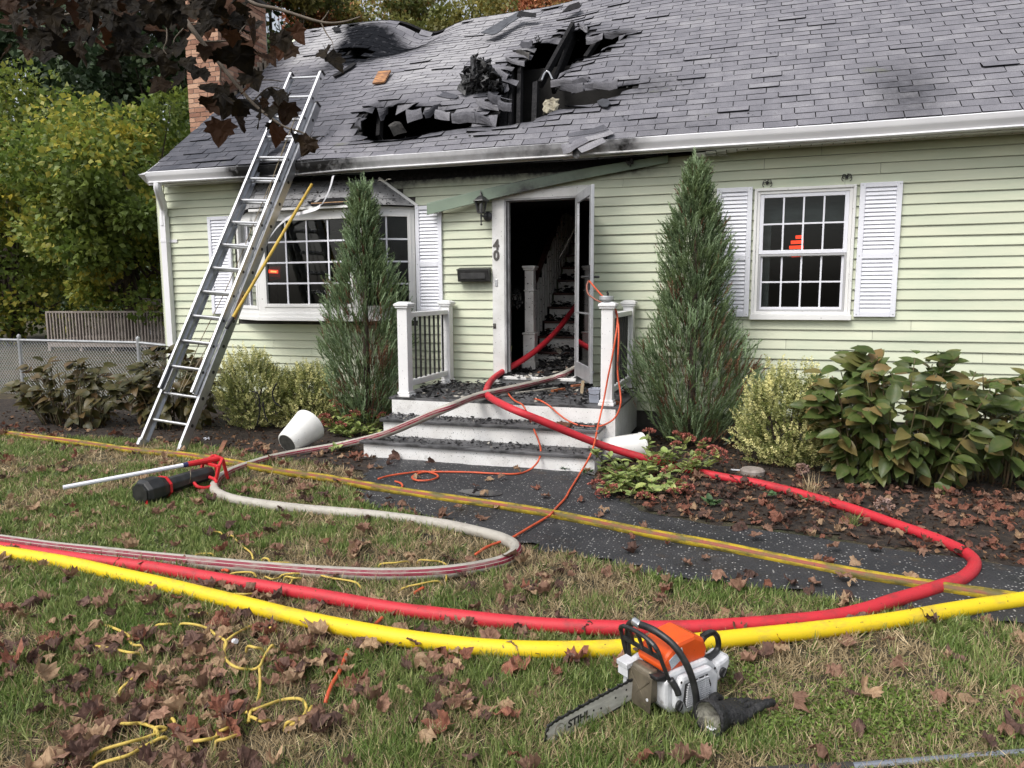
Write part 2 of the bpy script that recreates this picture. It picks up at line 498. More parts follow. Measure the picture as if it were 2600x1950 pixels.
def ground_mat():
    mt, nt, b = newmat('lawn_soil')
    pos = nt.nodes.new('ShaderNodeNewGeometry').outputs['Position']
    n1 = noise(nt, pos, 1.6, 4); n2 = noise(nt, pos, 40, 4, 0.7); n3 = noise(nt, pos, 7, 4)
    c = mixc(nt, ramp(nt, n1, 0.42, 0.60), (0.060, 0.075, 0.022), (0.17, 0.125, 0.062))
    c = mixc(nt, ramp(nt, n3, 0.45, 0.65), c, (0.075, 0.058, 0.033))
    c = mixc(nt, ramp(nt, n2, 0.35, 0.7), (0.02, 0.017, 0.012), c)
    nt.links.new(c, b.inputs['Base Color']); b.inputs['Roughness'].default_value = 0.95
    bp = nd(nt, 'Bump', Strength=0.8, Distance=0.03); nt.links.new(n2, bp.inputs['Height']); nt.links.new(bp.outputs[0], b.inputs['Normal'])
    return mt
M_ground = ground_mat()
M_mulch = pm('bark_mulch', (0.038, 0.026, 0.018), 0.9, (0.014, 0.010, 0.008), 14, 5, bump=1.0, bscale=45, dirt=((0.085, 0.055, 0.032), 20, 0.56, 0.70))
def asphalt_mat():
    mt, nt, b = newmat('asphalt')
    pos = nt.nodes.new('ShaderNodeNewGeometry').outputs['Position']
    c = mixc(nt, ramp(nt, noise(nt, pos, 2.2, 4), 0.4, 0.65), (0.022, 0.023, 0.026), (0.038, 0.038, 0.041))
    v = nt.nodes.new('ShaderNodeTexVoronoi'); nt.links.new(pos, v.inputs['Vector']); v.inputs['Scale'].default_value = 58
    pick = nd(nt, 'SeparateColor'); nt.links.new(v.outputs['Color'], pick.inputs[0])
    st = mth(nt, 'MULTIPLY', ramp(nt, v.outputs['Distance'], 0.38, 0.22), ramp(nt, pick.outputs[0], 0.74, 0.90))
    c = mixc(nt, st, c, (0.42, 0.41, 0.39))
    c = mixc(nt, ramp(nt, noise(nt, pos, 3.1, 5, 0.7), 0.60, 0.72), c, (0.05, 0.037, 0.028))
    nt.links.new(c, b.inputs['Base Color'])
    wet = ramp(nt, noise(nt, pos, 1.7, 3), 0.50, 0.62)
    nt.links.new(mth(nt, 'SUBTRACT', 0.78, mth(nt, 'MULTIPLY', wet, 0.30)), b.inputs['Roughness'])
    bp = nd(nt, 'Bump', Strength=0.6, Distance=0.012); nt.links.new(v.outputs['Distance'], bp.inputs['Height']); nt.links.new(bp.outputs[0], b.inputs['Normal'])
    return mt
M_asphalt = asphalt_mat()

# ground sheet: fine near the house, coarse to the horizon
xs = np.concatenate([np.linspace(-150, -13, 10), np.linspace(-12, 6, 91), np.linspace(7, 150, 10)])
ys = np.concatenate([np.linspace(-60, -10, 6), np.linspace(-9.5, 0.5, 52), np.linspace(1, 160, 14)])
GX, GY = np.meshgrid(xs, ys, indexing='ij')
inner = (GX > -12.5) & (GX < 6.5) & (GY > -9.8) & (GY < 0.6)
GZ = np.where(inner, gz(GX, GY), 0.0)
V = np.stack([GX, GY, GZ], 2).reshape(-1, 3); nb = len(ys)
F = np.array([(i * nb + j, (i + 1) * nb + j, (i + 1) * nb + j + 1, i * nb + j + 1) for i in range(len(xs) - 1) for j in range(len(ys) - 1)])
tag(bulk('ground', V, F, M_ground, smooth=True, origin=np.zeros(3)), kind='structure')

def patch(name, poly, mat, dz, cell, thick=0.0):
    """a sheet of square cells clipped to an outline, following the ground"""
    P = np.array(poly); x0, y0 = P.min(0); x1, y1 = P.max(0)
    nx, ny = int((x1 - x0) / cell) + 2, int((y1 - y0) / cell) + 2
    X, Y = np.meshgrid(x0 + np.arange(nx) * cell, y0 + np.arange(ny) * cell, indexing='ij')
    X2 = X + (vnoise(X * 9, Y * 9, 1) - .5) * cell; Y2 = Y + (vnoise(X * 9, Y * 9, 2) - .5) * cell
    d = polydist(X2, Y2, poly) * np.where(inpoly(X2, Y2, poly), 1, -1)
    Z = gz(X2, Y2) + np.minimum(dz, dz * np.clip(d / 0.06, -2, 1))
    ok = d > -0.02
    idx = -np.ones(X.shape, int); keep = []
    F = []
    for i in range(nx - 1):
        for j in range(ny - 1):
            if ok[i, j] and ok[i + 1, j] and ok[i, j + 1] and ok[i + 1, j + 1]:
                q = []
                for (a, b_) in ((i, j), (i + 1, j), (i + 1, j + 1), (i, j + 1)):
                    if idx[a, b_] < 0: idx[a, b_] = len(keep); keep.append((X2[a, b_], Y2[a, b_], Z[a, b_]))
                    q.append(idx[a, b_])
                F.append(q)
    o = bulk(name, np.array(keep), np.array(F), mat, smooth=True)
    return tag(o, kind='structure')
patch('garden_bed', BED_L, M_mulch, 0.012, 0.09)
patch('garden_bed', BED_R, M_mulch, 0.012, 0.09)
patch('walkway', PATH, M_asphalt, 0.018, 0.07)

# ================================================================== the house
SB, EX = 0.28, 0.1016              # height of the lowest siding edge, exposure of one clapboard
XL, XR = -7.68, 4.6                # ends of the front wall
house = thing('house', 'small fire damaged house with pale green siding and a grey shingle roof burnt open', 'house', (-2.0, 0, 0))
# openings in the front wall: x0, x1, z0, z1
BAY = (-6.47, -3.86, 1.27, 2.90)
DOOR = (-2.89, -1.76, 0.5, 2.735)
WIN = (-0.035, 0.915, 1.295, 2.625)
WOPEN = [(-6.15, -4.2, 1.4, 2.60), (-2.74, -1.90, 0.60, 2.64), (0.04, 0.84, 1.38, 2.55)]
fw = MB()
def wall_with_holes(mb, y0, y1, x0, x1, z0, z1, holes):
    hs = sorted(holes); x = x0
    for (a, b_, c, d) in hs:
        mb.b2((x, y0, z0), (a, y1, z1)); mb.b2((a, y0, z0), (b_, y1, c)); mb.b2((a, y0, d), (b_, y1, z1)); x = b_
    mb.b2((x, y0, z0), (x1, y1, z1))
wall_with_holes(fw, 0.0, 0.13, XL + 0.02, XR - 0.02, 0.0, 3.02, WOPEN)
front_wall = fw.build('front_wall', M_concrete, house)
WL[front_wall.name] = WL['house'] + np.array(front_wall.location)
def siding_soot_shade(X, z):
    a = sstep(z, 2.76, 2.97) * sstep(X, -6.6, -6.1) * (1 - sstep(X, -1.4, -0.7)) * 0.9
    a2 = sstep(z, 2.62, 2.95) * np.exp(-((X + 4.1) / 0.45) ** 2) * 0.75
    a3 = 0.42 * sstep(z, 1.45, 1.70) * (1 - sstep(z, 1.70, 1.74)) * np.exp(-((X + 3.08) / 0.2) ** 2)  # darker patch below the mailbox
    a4 = sstep(z, 2.86, 3.0) * sstep(X, -0.9, -0.2) * 0.18  # eave shade at the right end, painted into the siding colour
    a5 = 0.30 * np.exp(-((X + 2.93) / 0.10) ** 2) * np.exp(-((z - 2.36) / 0.10) ** 2)  # darker patch at the foot of the lantern
    return np.clip(np.maximum.reduce([a, a2, a3, a4, a5]), 0, 1)
joints = {}
def clap(k, x0, x1):
    z0 = SB + k * EX; z1 = z0 + EX - 0.001
    n = max(1, int(math.ceil((x1 - x0) / 0.16)))
    mb = MB(); xs_ = np.linspace(x0, x1, n + 1)
    sag = 0.0
    prof = [(-0.004, z1), (-0.020, z0 + 0.006), (-0.018, z0), (-0.002, z0 + 0.001)]
    vs = []; st = []
    for xx in xs_:
        w = 0.0016 * math.sin(xx * 2.1 + k * 1.7) + 0.0022 * (vnoise(xx * 1.2, k * 3.3, 8) - .5)
        dz = -0.028 * float(sstep(xx, -0.2, -0.75) * sstep(-xx, 0.2, 0.9)) * float(sstep(k, 23, 25.5)) if -1.7 < xx < -0.2 else 0
        for (yy, zz) in prof:
            vs.append((xx, yy + w, zz + w * .6 + dz)); st.append(float(siding_soot_shade(xx, zz)))
    fs = []
    for i in range(n):
        for j in range(2): fs.append((i * 4 + j, i * 4 + j + 1, (i + 1) * 4 + j + 1, (i + 1) * 4 + j))
    fs += [(3, 2, 1, 0), tuple(n * 4 + j for j in range(4))]
    mb.add(vs, fs, 0, rnd.random(), st)
    un = [vs[i * 4 + j] for i in range(n + 1) for j in (2, 3)]        # shade line under each lap, painted in as dark colour
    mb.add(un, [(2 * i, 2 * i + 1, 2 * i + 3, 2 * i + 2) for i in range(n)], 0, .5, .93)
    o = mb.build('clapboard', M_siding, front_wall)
    return o
for k in range(27):
    z0, z1 = SB + k * EX, SB + (k + 1) * EX
    iv = [(XL + 0.12, XR - 0.1)]
    for (a, b_, c, d) in (BAY, DOOR, WIN):
        if z1 > c + 0.02 and z0 < d - 0.02:
            if (a, b_) == BAY[:2] and z0 > 2.64:      # the bay roof narrows upwards
                t = (z0 - 2.62) / 0.28; a, b_ = a + 0.45 * t, b_ - 0.45 * t
            iv = [p for (u, w) in iv for p in ((u, min(w, a)), (max(u, b_), w)) if p[1] - p[0] > 0.02]
    if k == 26: iv = [p for (u, w) in iv for p in ((u, min(w, -4.75)), (max(u, -1.15), w)) if p[1] - p[0] > .05]      # burnt away under the open eave
    iv2 = []
    for (u, w) in iv:                 # butt joints between lengths of board
        while w - u > 3.0:
            j = u + rnd.uniform(1.4, 2.9); iv2.append((u, j - 0.0015)); u = j + 0.0015
        iv2.append((u, w))
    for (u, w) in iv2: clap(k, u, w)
# corner boards, foundation line, other walls, interior
MB().b2((XL - 0.012, -0.026, SB), (XL + 0.115, 0.0, 3.02)).b2((XL - 0.014, -0.026, SB), (XL - 0.0, 0.10, 3.02)).build('corner_board', M_siding, house, bevel=0.004)
MB().b2((XR - 0.1, -0.026, SB), (XR + 0.012, 0.0, 3.02)).build('corner_board', M_siding, house, bevel=0.004)
MB().b2((XL + 0.03, 0.02, -0.2), (XR - 0.03, 0.025, SB - 0.005)).b2((XL + 0.03, -0.004, -0.2), (XR - 0.03, 0.019, SB - 0.004)).build('foundation', M_concrete, house)
gm = MB()
PITCH_T = 0.617 / 0.787
for X in (XL + 0.02, XR - 0.02):
    gm.prism([(X, 0.131, 0), (X, 7.0, 0), (X, 7.0, 3.0), (X, 3.27, 5.92), (X, -0.05, 3.02 + .20), (X, 0.131, 3.0)], (0.10 if X < 0 else -0.10, 0, 0))
gm.b2((XL + .13, 6.9, 0), (XR - .13, 7.0, 3.0))
gm.build('side_wall', M_siding, house)
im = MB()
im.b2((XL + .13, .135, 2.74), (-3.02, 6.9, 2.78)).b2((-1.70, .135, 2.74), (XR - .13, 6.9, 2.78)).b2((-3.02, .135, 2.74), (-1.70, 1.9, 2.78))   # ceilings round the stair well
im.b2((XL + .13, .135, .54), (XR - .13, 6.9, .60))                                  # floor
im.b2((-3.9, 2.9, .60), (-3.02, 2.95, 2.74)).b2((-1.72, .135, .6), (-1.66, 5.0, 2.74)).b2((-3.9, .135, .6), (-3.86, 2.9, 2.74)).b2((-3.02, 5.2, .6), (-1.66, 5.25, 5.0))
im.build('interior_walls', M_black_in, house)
# eaves: fascia, soffit, gutter
YF = -0.29
MB().b2((XL + 0.14, YF, 2.995), (XR, YF + 0.02, 3.17)).build('fascia_board', M_gutter, house)
for (a, b_) in ((XL + 0.16, -6.25), (-0.62, XR)):
    x = a; sf = MB()
    while x < b_ - 0.02:
        w = min(0.10, b_ - x)
        droop = 0.05 * max(0, 1 - (x + 0.62) / 0.5) if -0.7 < x < -0.1 else 0
        sf.b2((x + 0.004, YF + 0.022, 3.018 - droop), (x + w - 0.004, -0.03, 3.026 - droop)); x += 0.10
    sf.b2((a, YF + 0.022, 3.03), (b_, -0.03, 3.034)).b2((a, -0.045, 3.006), (b_, -0.024, 3.017))
    sf.build('soffit', M_white, house)
MB().b2((-4.74, -.006, SB + 26 * EX - .01), (-1.16, -.001, 3.02)).b2((-6.3, YF + .021, 3.10), (-.65, -.001, 3.106)).build('burnt_sheathing', M_char, house)
# open burnt eave in the middle: charred lookouts
for x in np.arange(-6.1, -0.7, 0.4):
    MB().b2((x, YF + 0.025, 3.03), (x + 0.04, 0.0, 3.10)).build('rafter_tail', M_char, house)
def gutter_soot(x):
    return np.clip(1.0 * np.exp(-((x + 5.85) / 0.42) ** 2) + 0.85 * np.exp(-((x + 4.9) / 0.65) ** 2) + 0.5 * np.exp(-((x + 2.2) / 0.9) ** 2) * (x < -1.55)
                   + 0.75 * np.exp(-((x + 1.35) / 0.22) ** 2) + 0.18 * np.exp(-((x + 3.6) / 0.5) ** 2), 0, 1)
gp = [(-0.292, 3.128), (-0.292, 3.005), (-0.385, 3.000), (-0.392, 3.008), (-0.388, 3.022), (-0.398, 3.050), (-0.415, 3.072), (-0.422, 3.090), (-0.426, 3.112), (-0.430, 3.128), (-0.424, 3.136), (-0.408, 3.134), (-0.408, 3.126),
      (-0.420, 3.122), (-0.414, 3.090), (-0.392, 3.052), (-0.382, 3.022), (-0.384, 3.008), (-0.298, 3.011), (-0.298, 3.128)]
gx = np.arange(-7.45, XR + 0.1, 0.06)
grid = []
so = []
for x in gx:
    dx = 0.010 * math.exp(-((x + 5.3) / 0.5) ** 2) - 0.006 * math.exp(-((x + 2.6) / 0.6) ** 2) + 0.003 * math.sin(x * 1.9)
    for (y, z) in gp + [gp[0]]:
        low = 0.55 if z < 3.01 else 1.0
        grid.append((x, y + dx * .5, z - dx)); so.append(float(gutter_soot(x)) * (low if y < -0.35 else 1.1))
g = MB(); nn = len(gp) + 1
g.add(grid, [(i * nn + j, i * nn + j + 1, (i + 1) * nn + j + 1, (i + 1) * nn + j) for i in range(len(gx) - 1) for j in range(nn - 1)], 0, 0.5, so)
gut = smooth_angle(g.build('gutter', M_gutter, house), 35)
WL[gut.name] = WL['house'] + np.array(gut.location)
MB().prism([(-7.452, y, z) for (y, z) in ((-0.29, 3.13), (-0.29, 3.0), (-0.39, 2.998), (-0.39, 3.02), (-0.425, 3.09), (-0.43, 3.135))], (-0.004, 0, 0)).build('gutter_end_cap', M_gutter, house)
# rake end of the eave
MB().prism([(-7.47, -0.43, 3.11), (-7.47, -0.30, 3.16), (-7.47, -0.02, 3.36), (-7.47, -0.02, 3.16), (-7.47, -0.26, 3.0)], (-0.10, 0, 0)).build('eave_return', M_gutter, house)
de = MB(); q = []
for x in np.arange(-7.45, XR + .05, 0.1):
    w = 0.004 * math.sin(x * 3.1) ; sg = float(gutter_soot(x)) * .5
    q.append([(x, -0.385, 3.150 + w * .5), (x, -0.395, 3.140 + w), (x, -0.300, 3.128)])
de.sheet(np.array(q), 0, 0, 0.5, [float(gutter_soot(p[0][0])) * .6 for p in q for _ in range(3)])
de.build('drip_edge', M_gutter, house)
# downspout
ds = MB()
dsx = -7.545
ds.tube(catmull([(dsx + .21, -0.35, 3.01), (dsx + .20, -0.345, 2.93), (dsx + .12, -0.22, 2.83), (dsx + .03, -0.09, 2.74), (dsx, -0.062, 2.66), (dsx, -0.06, 2.5)], 4), 0.05, 8)
ds.b2((dsx - 0.045, -0.098, 0.30), (dsx + 0.045, -0.022, 2.62))
dso = smooth_angle(ds.build('downspout', M_gutter, house), 40)
WL[dso.name] = WL['house'] + np.array(dso.location)
MB().b2((dsx - .05, -0.102, 2.28), (dsx + .05, -0.02, 2.32)).b2((dsx + .05, -0.026, 2.275), (dsx + .16, -0.022, 2.315)).build('strap', M_gutter, dso, bevel=.004)

# ------------------------------------------------------------------ double-hung window
def win_pts(L, Y): return [at_y(x, y, Y) for x, y in L]
win = thing('window', None, None, ((WIN[0] + WIN[1]) / 2, -0.03, WIN[2]), parent=house)
WL[win.name] = np.array([(WIN[0] + WIN[1]) / 2, -0.03, WIN[2]])
x0, x1, z0, z1 = WIN
def ring(mb, x0, x1, z0, z1, w, y0, y1, wt=None, wb=None):
    wt = w if wt is None else wt; wb = w if wb is None else wb
    mb.b2((x0, y0, z0), (x0 + w, y1, z1)); mb.b2((x1 - w, y0, z0), (x1, y1, z1))
    mb.b2((x0 + w, y0, z1 - wt), (x1 - w, y1, z1)); mb.b2((x0 + w, y0, z0), (x1 - w, y1, z0 + wb))
mb = MB(); ring(mb, x0, x1, z0 + .055, z1, .028, -0.045, 0.0); ring(mb, x0 + .0285, x1 - .0285, z0 + .055, z1 - .0285, .030, -0.030, 0.0, None, .03)
mb.b2((x0 - 0.008, -0.075, z0), (x1 + 0.008, 0.0, z0 + .054))
mb.build('window_frame', M_white, win, bevel=.004)
zm = 1.965
ux0, ux1 = x0 + .0585, x1 - .0585
def sash(nm, x0, x1, z0, z1, y, w, cols, rows, mul=.016):
    s_ = MB(); ring(s_, x0, x1, z0, z1, w, y, y + .03); so_ = s_.build(nm, M_vinyl, win, bevel=.003)
    gx0, gx1, gz0, gz1 = x0 + w, x1 - w, z0 + w, z1 - w
    cw, rh = (gx1 - gx0) / cols, (gz1 - gz0) / rows
    for i in range(1, cols): MB().b2((gx0 + i * cw - mul / 2, y + .004, gz0), (gx0 + i * cw + mul / 2, y + .016, gz1)).build('muntin', M_vinyl, win)
    for j in range(1, rows): MB().b2((gx0, y + .005, gz0 + j * rh - mul / 2), (gx1, y + .015, gz0 + j * rh + mul / 2)).build('muntin', M_vinyl, win)
    for i in range(cols):
        for j in range(rows):
            mb_ = MB(); a, b_ = gx0 + i * cw, gz0 + j * rh
            mb_.b2((a + .001, y + .018, b_ + .001), (a + cw - .001, y + .021, b_ + rh - .001)); mb_.build('pane', M_glass, win)
sash('upper_sash', ux0, ux1, zm, z1 - .0585, -0.020, .038, 4, 2)
sash('lower_sash', ux0 + .002, ux1 - .002, z0 + .09, zm + .012, 0.006, .040, 4, 2)
scr = MB(); ring(scr, ux0 + .001, ux1 - .001, z0 + .086, zm - .003, .020, -0.018, -0.004)
scr.build('screen_frame', pm('screen_grey', (0.42, 0.42, 0.43), 0.4), win, bevel=.002)
M_shade = pm('roller_shade', (0.22, 0.24, 0.22), 0.8, (0.15, 0.165, 0.15), 3, 3, (1, 1, 5))
MB().b2((0.03, .16, 2.30), (.85, .165, 2.60)).b2((0.03, .152, 2.27), (.85, .170, 2.32)).build('roller_shade', M_shade, win)
MB().b2((0.03, .15, 1.38), (.14, .17, 2.27)).build('curtain', M_shade, win)
def shutter(xa, xb, za, zb):
    sh = thing('shutter', None, None, ((xa + xb) / 2, -.02, za), parent=house); WL[sh.name] = np.array([(xa + xb) / 2, -.02, za])
    y0, y1 = -.055, -.022; w = .05; zmid = za + (zb - za) * .46
    f = MB(); ring(f, xa, xb, za, zb, w, y0, y1, .045, .05); f.b2((xa + w, y0, zmid - .028), (xb - w, y1, zmid + .028)); f.build('shutter_frame', M_vinyl, sh, bevel=.004)
    MB().b2((xa + w, y1 - .004, za + .05), (xb - w, y1 - .001, zb - .045)).build('back_panel', M_vinyl, sh)
    me = None
    for (a, b_) in ((za + .05, zmid - .028), (zmid + .028, zb - .045)):
        n = int(round((b_ - a) / .040)); h = (b_ - a) / n
        for i in range(n):
            z = a + i * h
            p = [(xa + w + .001, y0 + .006, z + .003), (xa + w + .001, y0 + .012, z + .001), (xa + w + .001, y1 - .005, z + h + .002), (xa + w + .001, y1 - .010, z + h + .004)]
            MB().prism(p, (xb - xa - 2 * w - .002, 0, 0)).build('slat', M_vinyl, sh)
    sc_ = MB()
    for xx in (xa + .022, xb - .022):
        for zz in (za + .025, zmid, zb - .022): sc_.lathe([(.006, 0), (.005, .003)], (xx, y0, zz), 8, rotm((1, 0, 0), R(90)))
    sc_.build('screw', M_alum2, sh)
shutter(-0.408, -0.055, 1.325, 2.645)
shutter(0.945, 1.318, 1.330, 2.632)
shutter(-3.852, -3.515, 1.345, 2.605)
shutter(-6.855, -6.505, 1.325, 2.59)

# ------------------------------------------------------------------ bay window
bay = thing('bay_window', None, None, (-5.16, -.2, 1.27), parent=house); WL[bay.name] = np.array([-5.16, -.2, 1.27])
BZ0, BZ1, BD = 1.30, 2.612, 0.35
A, B_, C_, D_ = (-6.45, 0.0), (-5.865, -BD), (-4.455, -BD), (-3.88, 0.0)
bm = MB()
def poly_slab(mb, pts, z0, z1): mb.prism([(x, y, z0) for x, y in pts], (0, 0, z1 - z0))
def off(p, d):
    return (p[0] + (d if p[0] > -5.16 else -d) * .7, p[1] - d if p[1] < -.1 else p[1])
poly_slab(bm, [off(A, .03), off(B_, .03), off(C_, .03), off(D_, .03)], BZ0 - .045, BZ0 + .0)
poly_slab(bm, [off(A, .015), off(B_, .015), off(C_, .015), off(D_, .015)], BZ0, BZ0 + .05)
poly_slab(bm, [A, B_, C_, D_], BZ1 - .035, BZ1)
bm.build('bay_frame', M_white, bay, bevel=.004)
def flank(P, Q, cols, rows, fw_, hasscr):
    P = V3((P[0], P[1], 0)); Q = V3((Q[0], Q[1], 0)); d = Q - P; L = np.linalg.norm(d); d /= L; n = np.array([d[1], -d[0], 0])
    def T(u, w, z): return P + d * u + n * w + np.array([0, 0, z])
    rot = np.stack([d, n, [0, 0, 1]], 1)
    def bx(mb, u0, u1, w0, w1, za, zb): mb.box(T((u0 + u1) / 2, (w0 + w1) / 2, (za + zb) / 2), (u1 - u0, w1 - w0, zb - za), rot)
    def rg(mb, u0, u1, za, zb, w, w0, w1):
        bx(mb, u0, u0 + w, w0, w1, za, zb); bx(mb, u1 - w, u1, w0, w1, za, zb); bx(mb, u0 + w, u1 - w, w0, w1, zb - w, zb); bx(mb, u0 + w, u1 - w, w0, w1, za, za + w)
    za, zb = BZ0 + .05, BZ1 - .036
    m1 = MB(); rg(m1, .002, L - .002, za, zb, fw_, -.05, .0); rg(m1, fw_ - .004, L - fw_ + .004, za + fw_ - .004, zb - fw_ + .004, .042, -.04, .010); m1.build('window_frame', M_white, bay, bevel=.004)
    e = fw_ + .036; gu0, gu1, gz0, gz1 = e, L - e, za + e, zb - e
    cw, rh = (gu1 - gu0) / cols, (gz1 - gz0) / rows
    for i in range(1, cols):
        k = MB(); bx(k, gu0 + i * cw - .010, gu0 + i * cw + .010, -.022, -.010, gz0, gz1); k.build('muntin', M_vinyl, bay)
    for j in range(1, rows):
        k = MB(); bx(k, gu0, gu1, -.021, -.011, gz0 + j * rh - .010, gz0 + j * rh + .010); k.build('muntin', M_vinyl, bay)
    for i in range(cols):
        for j in range(rows):
            k = MB(); bx(k, gu0 + i * cw + .001, gu0 + (i + 1) * cw - .001, -.029, -.025, gz0 + j * rh + .001, gz0 + (j + 1) * rh - .001); k.build('pane', M_glass, bay)
flank(A, B_, 2, 4, .05, 1); flank(B_, C_, 4, 4, .075, 0); flank(C_, D_, 2, 4, .05, 1)
# inside the bay: seat board and a dim room
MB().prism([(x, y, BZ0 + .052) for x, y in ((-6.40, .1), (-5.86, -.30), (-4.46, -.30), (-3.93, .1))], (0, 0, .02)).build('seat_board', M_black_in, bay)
# bay roof: little hip with its own shingles
ap0, ap1 = V3((-6.02, -0.02, 2.985)), V3((-4.30, -0.02, 2.935))
ea, eb, ec, ed = V3((-6.50, -.02, 2.59)), V3((-5.90, -BD - .07, 2.615)), V3((-4.42, -BD - .07, 2.615)), V3((-3.83, -.02, 2.60))
br = MB(); br.add([ea, eb, ec, ed, ap0, ap1], [(1, 2, 5, 4), (0, 1, 4), (2, 3, 5), (0, 3, 2, 1)], 0)
br.build('roof_deck', M_char, bay)
M_shg2 = pm('small_roof_shingle', (0.30, 0.30, 0.305), 0.9, (0.20, 0.20, 0.205), 12, bump=0.3, bscale=160, tint=0.25, soot=True, specks=((0.015, 0.015, 0.015), 26, 0.60, 0.64))
def hip_shingles(P0, P1, Q0, Q1, rows, tab):
    """rows of tabs between the eave P0-P1 and the top Q0-Q1"""
    nrm = np.cross(P1 - P0, Q0 - P0); nrm /= np.linalg.norm(nrm)
    for i in range(rows):
        t0, t1 = i / rows, (i + 1) / rows + .04
        a0, a1 = P0 + (Q0 - P0) * t0, P1 + (Q1 - P1) * t0; b0, b1 = P0 + (Q0 - P0) * min(t1, 1), P1 + (Q1 - P1) * min(t1, 1)
        L = np.linalg.norm(a1 - a0); n = max(1, int(round(L / tab)))
        cuts = [0] + [min(1, max(0, (j + (.5 if i % 2 else 0.0)) / n)) for j in range(1 if not i % 2 else 0, n)] + [1]
        cuts = sorted(set(cuts))
        for u, w in zip(cuts[:-1], cuts[1:]):
            if w - u < .015: continue
            g_ = .004 / L; u += g_
            zz = rnd.uniform(.004, .016)
            G = [[a0 + (a1 - a0) * u + nrm * zz, a0 + (a1 - a0) * w + nrm * zz], [b0 + (b1 - b0) * u + nrm * .004, b0 + (b1 - b0) * w + nrm * .004]]
            so_ = float(sstep(a0[2], 2.86, 2.95)) * .5
            MB().sheet(np.array(G), .004, 0, rnd.random(), so_).build('shingle', M_shg2, bay)
hip_shingles(eb, ec, ap0, ap1, 4, .30)
hip_shingles(ea, eb, ap0 + [-.01, 0, 0], ap0, 4, .30)
hip_shingles(ec, ed, ap1, ap1 + [.01, 0, 0], 4, .30)
MB().bar(ap1 + [-.02, -.02, .02], ed + [0.01, -.02, .01], .03, .02, (0, -1, 0)).build('flashing', M_white, bay)
MB().bar(eb + [0, -.01, -.02], ec + [0, -.01, -.02], .02, .03).build('drip_edge', M_white, bay)
# torn part of the bay roof edge: raw board and lifted black felt
MB().b2((-5.02, -BD - .075, 2.622), (-4.47, -BD - .055, 2.652)).build('exposed_board', M_wood, bay)
p = [at_y(780, 516, -.40), at_y(826, 520, -.44), at_y(868, 500, -.40), at_y(893, 516, -.36)]
fl = MB(); fl.sheet(np.array([[at_y(775, 508, -.32), at_y(830, 500, -.30), at_y(882, 498, -.28)], [at_y(790, 521, -.46), at_y(838, 520, -.47), at_y(902, 513, -.44)]]), .005)
fl.build('lifted_felt', M_char, bay)
fl = MB(); fl.sheet(np.array([[at_y(618, 545, -.35), at_y(640, 520, -.28), at_y(668, 505, -.2)], [at_y(610, 550, -.42), at_y(632, 530, -.34), at_y(655, 520, -.25)]]), .005)
fl.build('lifted_felt', M_char, bay)

# ------------------------------------------------------------------ doorway, storm door
dx0, dx1, dz0, dz1 = DOOR
mb = MB(); mb.b2((dx0, -.035, dz0), (-2.742, .0, dz1)); mb.b2((-1.895, -.035, dz0), (dx1, .0, dz1)); mb.b2((-2.742, -.034, 2.64), (-1.895, .0, dz1))
mb.b2((dx0 - .012, -.02, dz1), (dx1 + .012, 0, dz1 + .02))
df = mb.build('door_frame', M_trim2, house, bevel=.005)
jm = MB(); jm.b2((-2.742, -.03, .62), (-2.722, .14, 2.64)).b2((-1.913, -.03, .62), (-1.893, .14, 2.64)).b2((-2.722, -.03, 2.62), (-1.913, .14, 2.64)).b2((-2.722, .02, .62), (-2.70, .06, 2.62))
jm.build('door_jamb', pm('jamb_grey', (0.45, 0.45, 0.46), .5, (.25, .25, .25), 5), house, bevel=.003)
MB().b2((-2.75, -.10, .585), (-1.88, .15, .62)).build('threshold', M_riser, house, bevel=.006)
MB().b2((-2.76, -.04, .50), (-1.87, -.02, .584)).build('threshold_riser', M_riser, house)
sd_a = R(114); hinge = V3((-1.888, -.045, .66)); dd = V3((-math.cos(sd_a), -math.sin(sd_a), 0)); dn = np.array([dd[1], -dd[0], 0])
sdo = thing('storm_door', None, None, hinge, parent=house); WL[sdo.name] = hinge
def SD(u, w, z): return hinge + dd * u + dn * w + np.array([0, 0, z])
srot = np.stack([dd, dn, [0, 0, 1]], 1)
def sbx(mb, u0, u1, w0, w1, za, zb): mb.box(SD((u0 + u1) / 2, (w0 + w1) / 2, (za + zb) / 2), (u1 - u0, w1 - w0, zb - za), srot); return mb
W_, H_ = .83, 1.985
f = MB(); sbx(f, 0, .085, -.016, .016, 0, H_); sbx(f, W_ - .085, W_, -.016, .016, 0, H_); sbx(f, .085, W_ - .085, -.016, .016, H_ - .095, H_); sbx(f, .085, W_ - .085, -.016, .016, 0, .16)
sf_ = f.build('door_frame', M_alum2, sdo, bevel=.004)
sbx(MB(), .085, W_ - .085, -.003, .003, .16, H_ - .095).build('glass', M_glass2, sdo)
sbx(MB(), .080, W_ - .08, -.012, .012, .70, .715).build('mid_rail', M_alum2, sdo)
h = MB(); sbx(h, W_ - .055, W_ - .028, -.024, -.016, .95, 1.20); sbx(h, W_ - .055, W_ - .028, .016, .024, .95, 1.20)
for s_ in (-1, 1): h.tube([SD(W_ - .04, s_ * .02, 1.08), SD(W_ - .04, s_ * .075, 1.08), SD(W_ - .10, s_ * .085, 1.08)], .012, 8)
h.build('handle', M_iron, sdo)
MB().tube([SD(.10, -.045, H_ - .05), SD(.42, -.045, H_ - .05)], .017, 10).build('closer', M_alum2, sdo)
MB().tube([SD(.08, -.03, .10), SD(.06, -.10, .07), SD(.16, -.16, .04)], .018, 10).build('bottom_closer', M_vinyl, sdo)
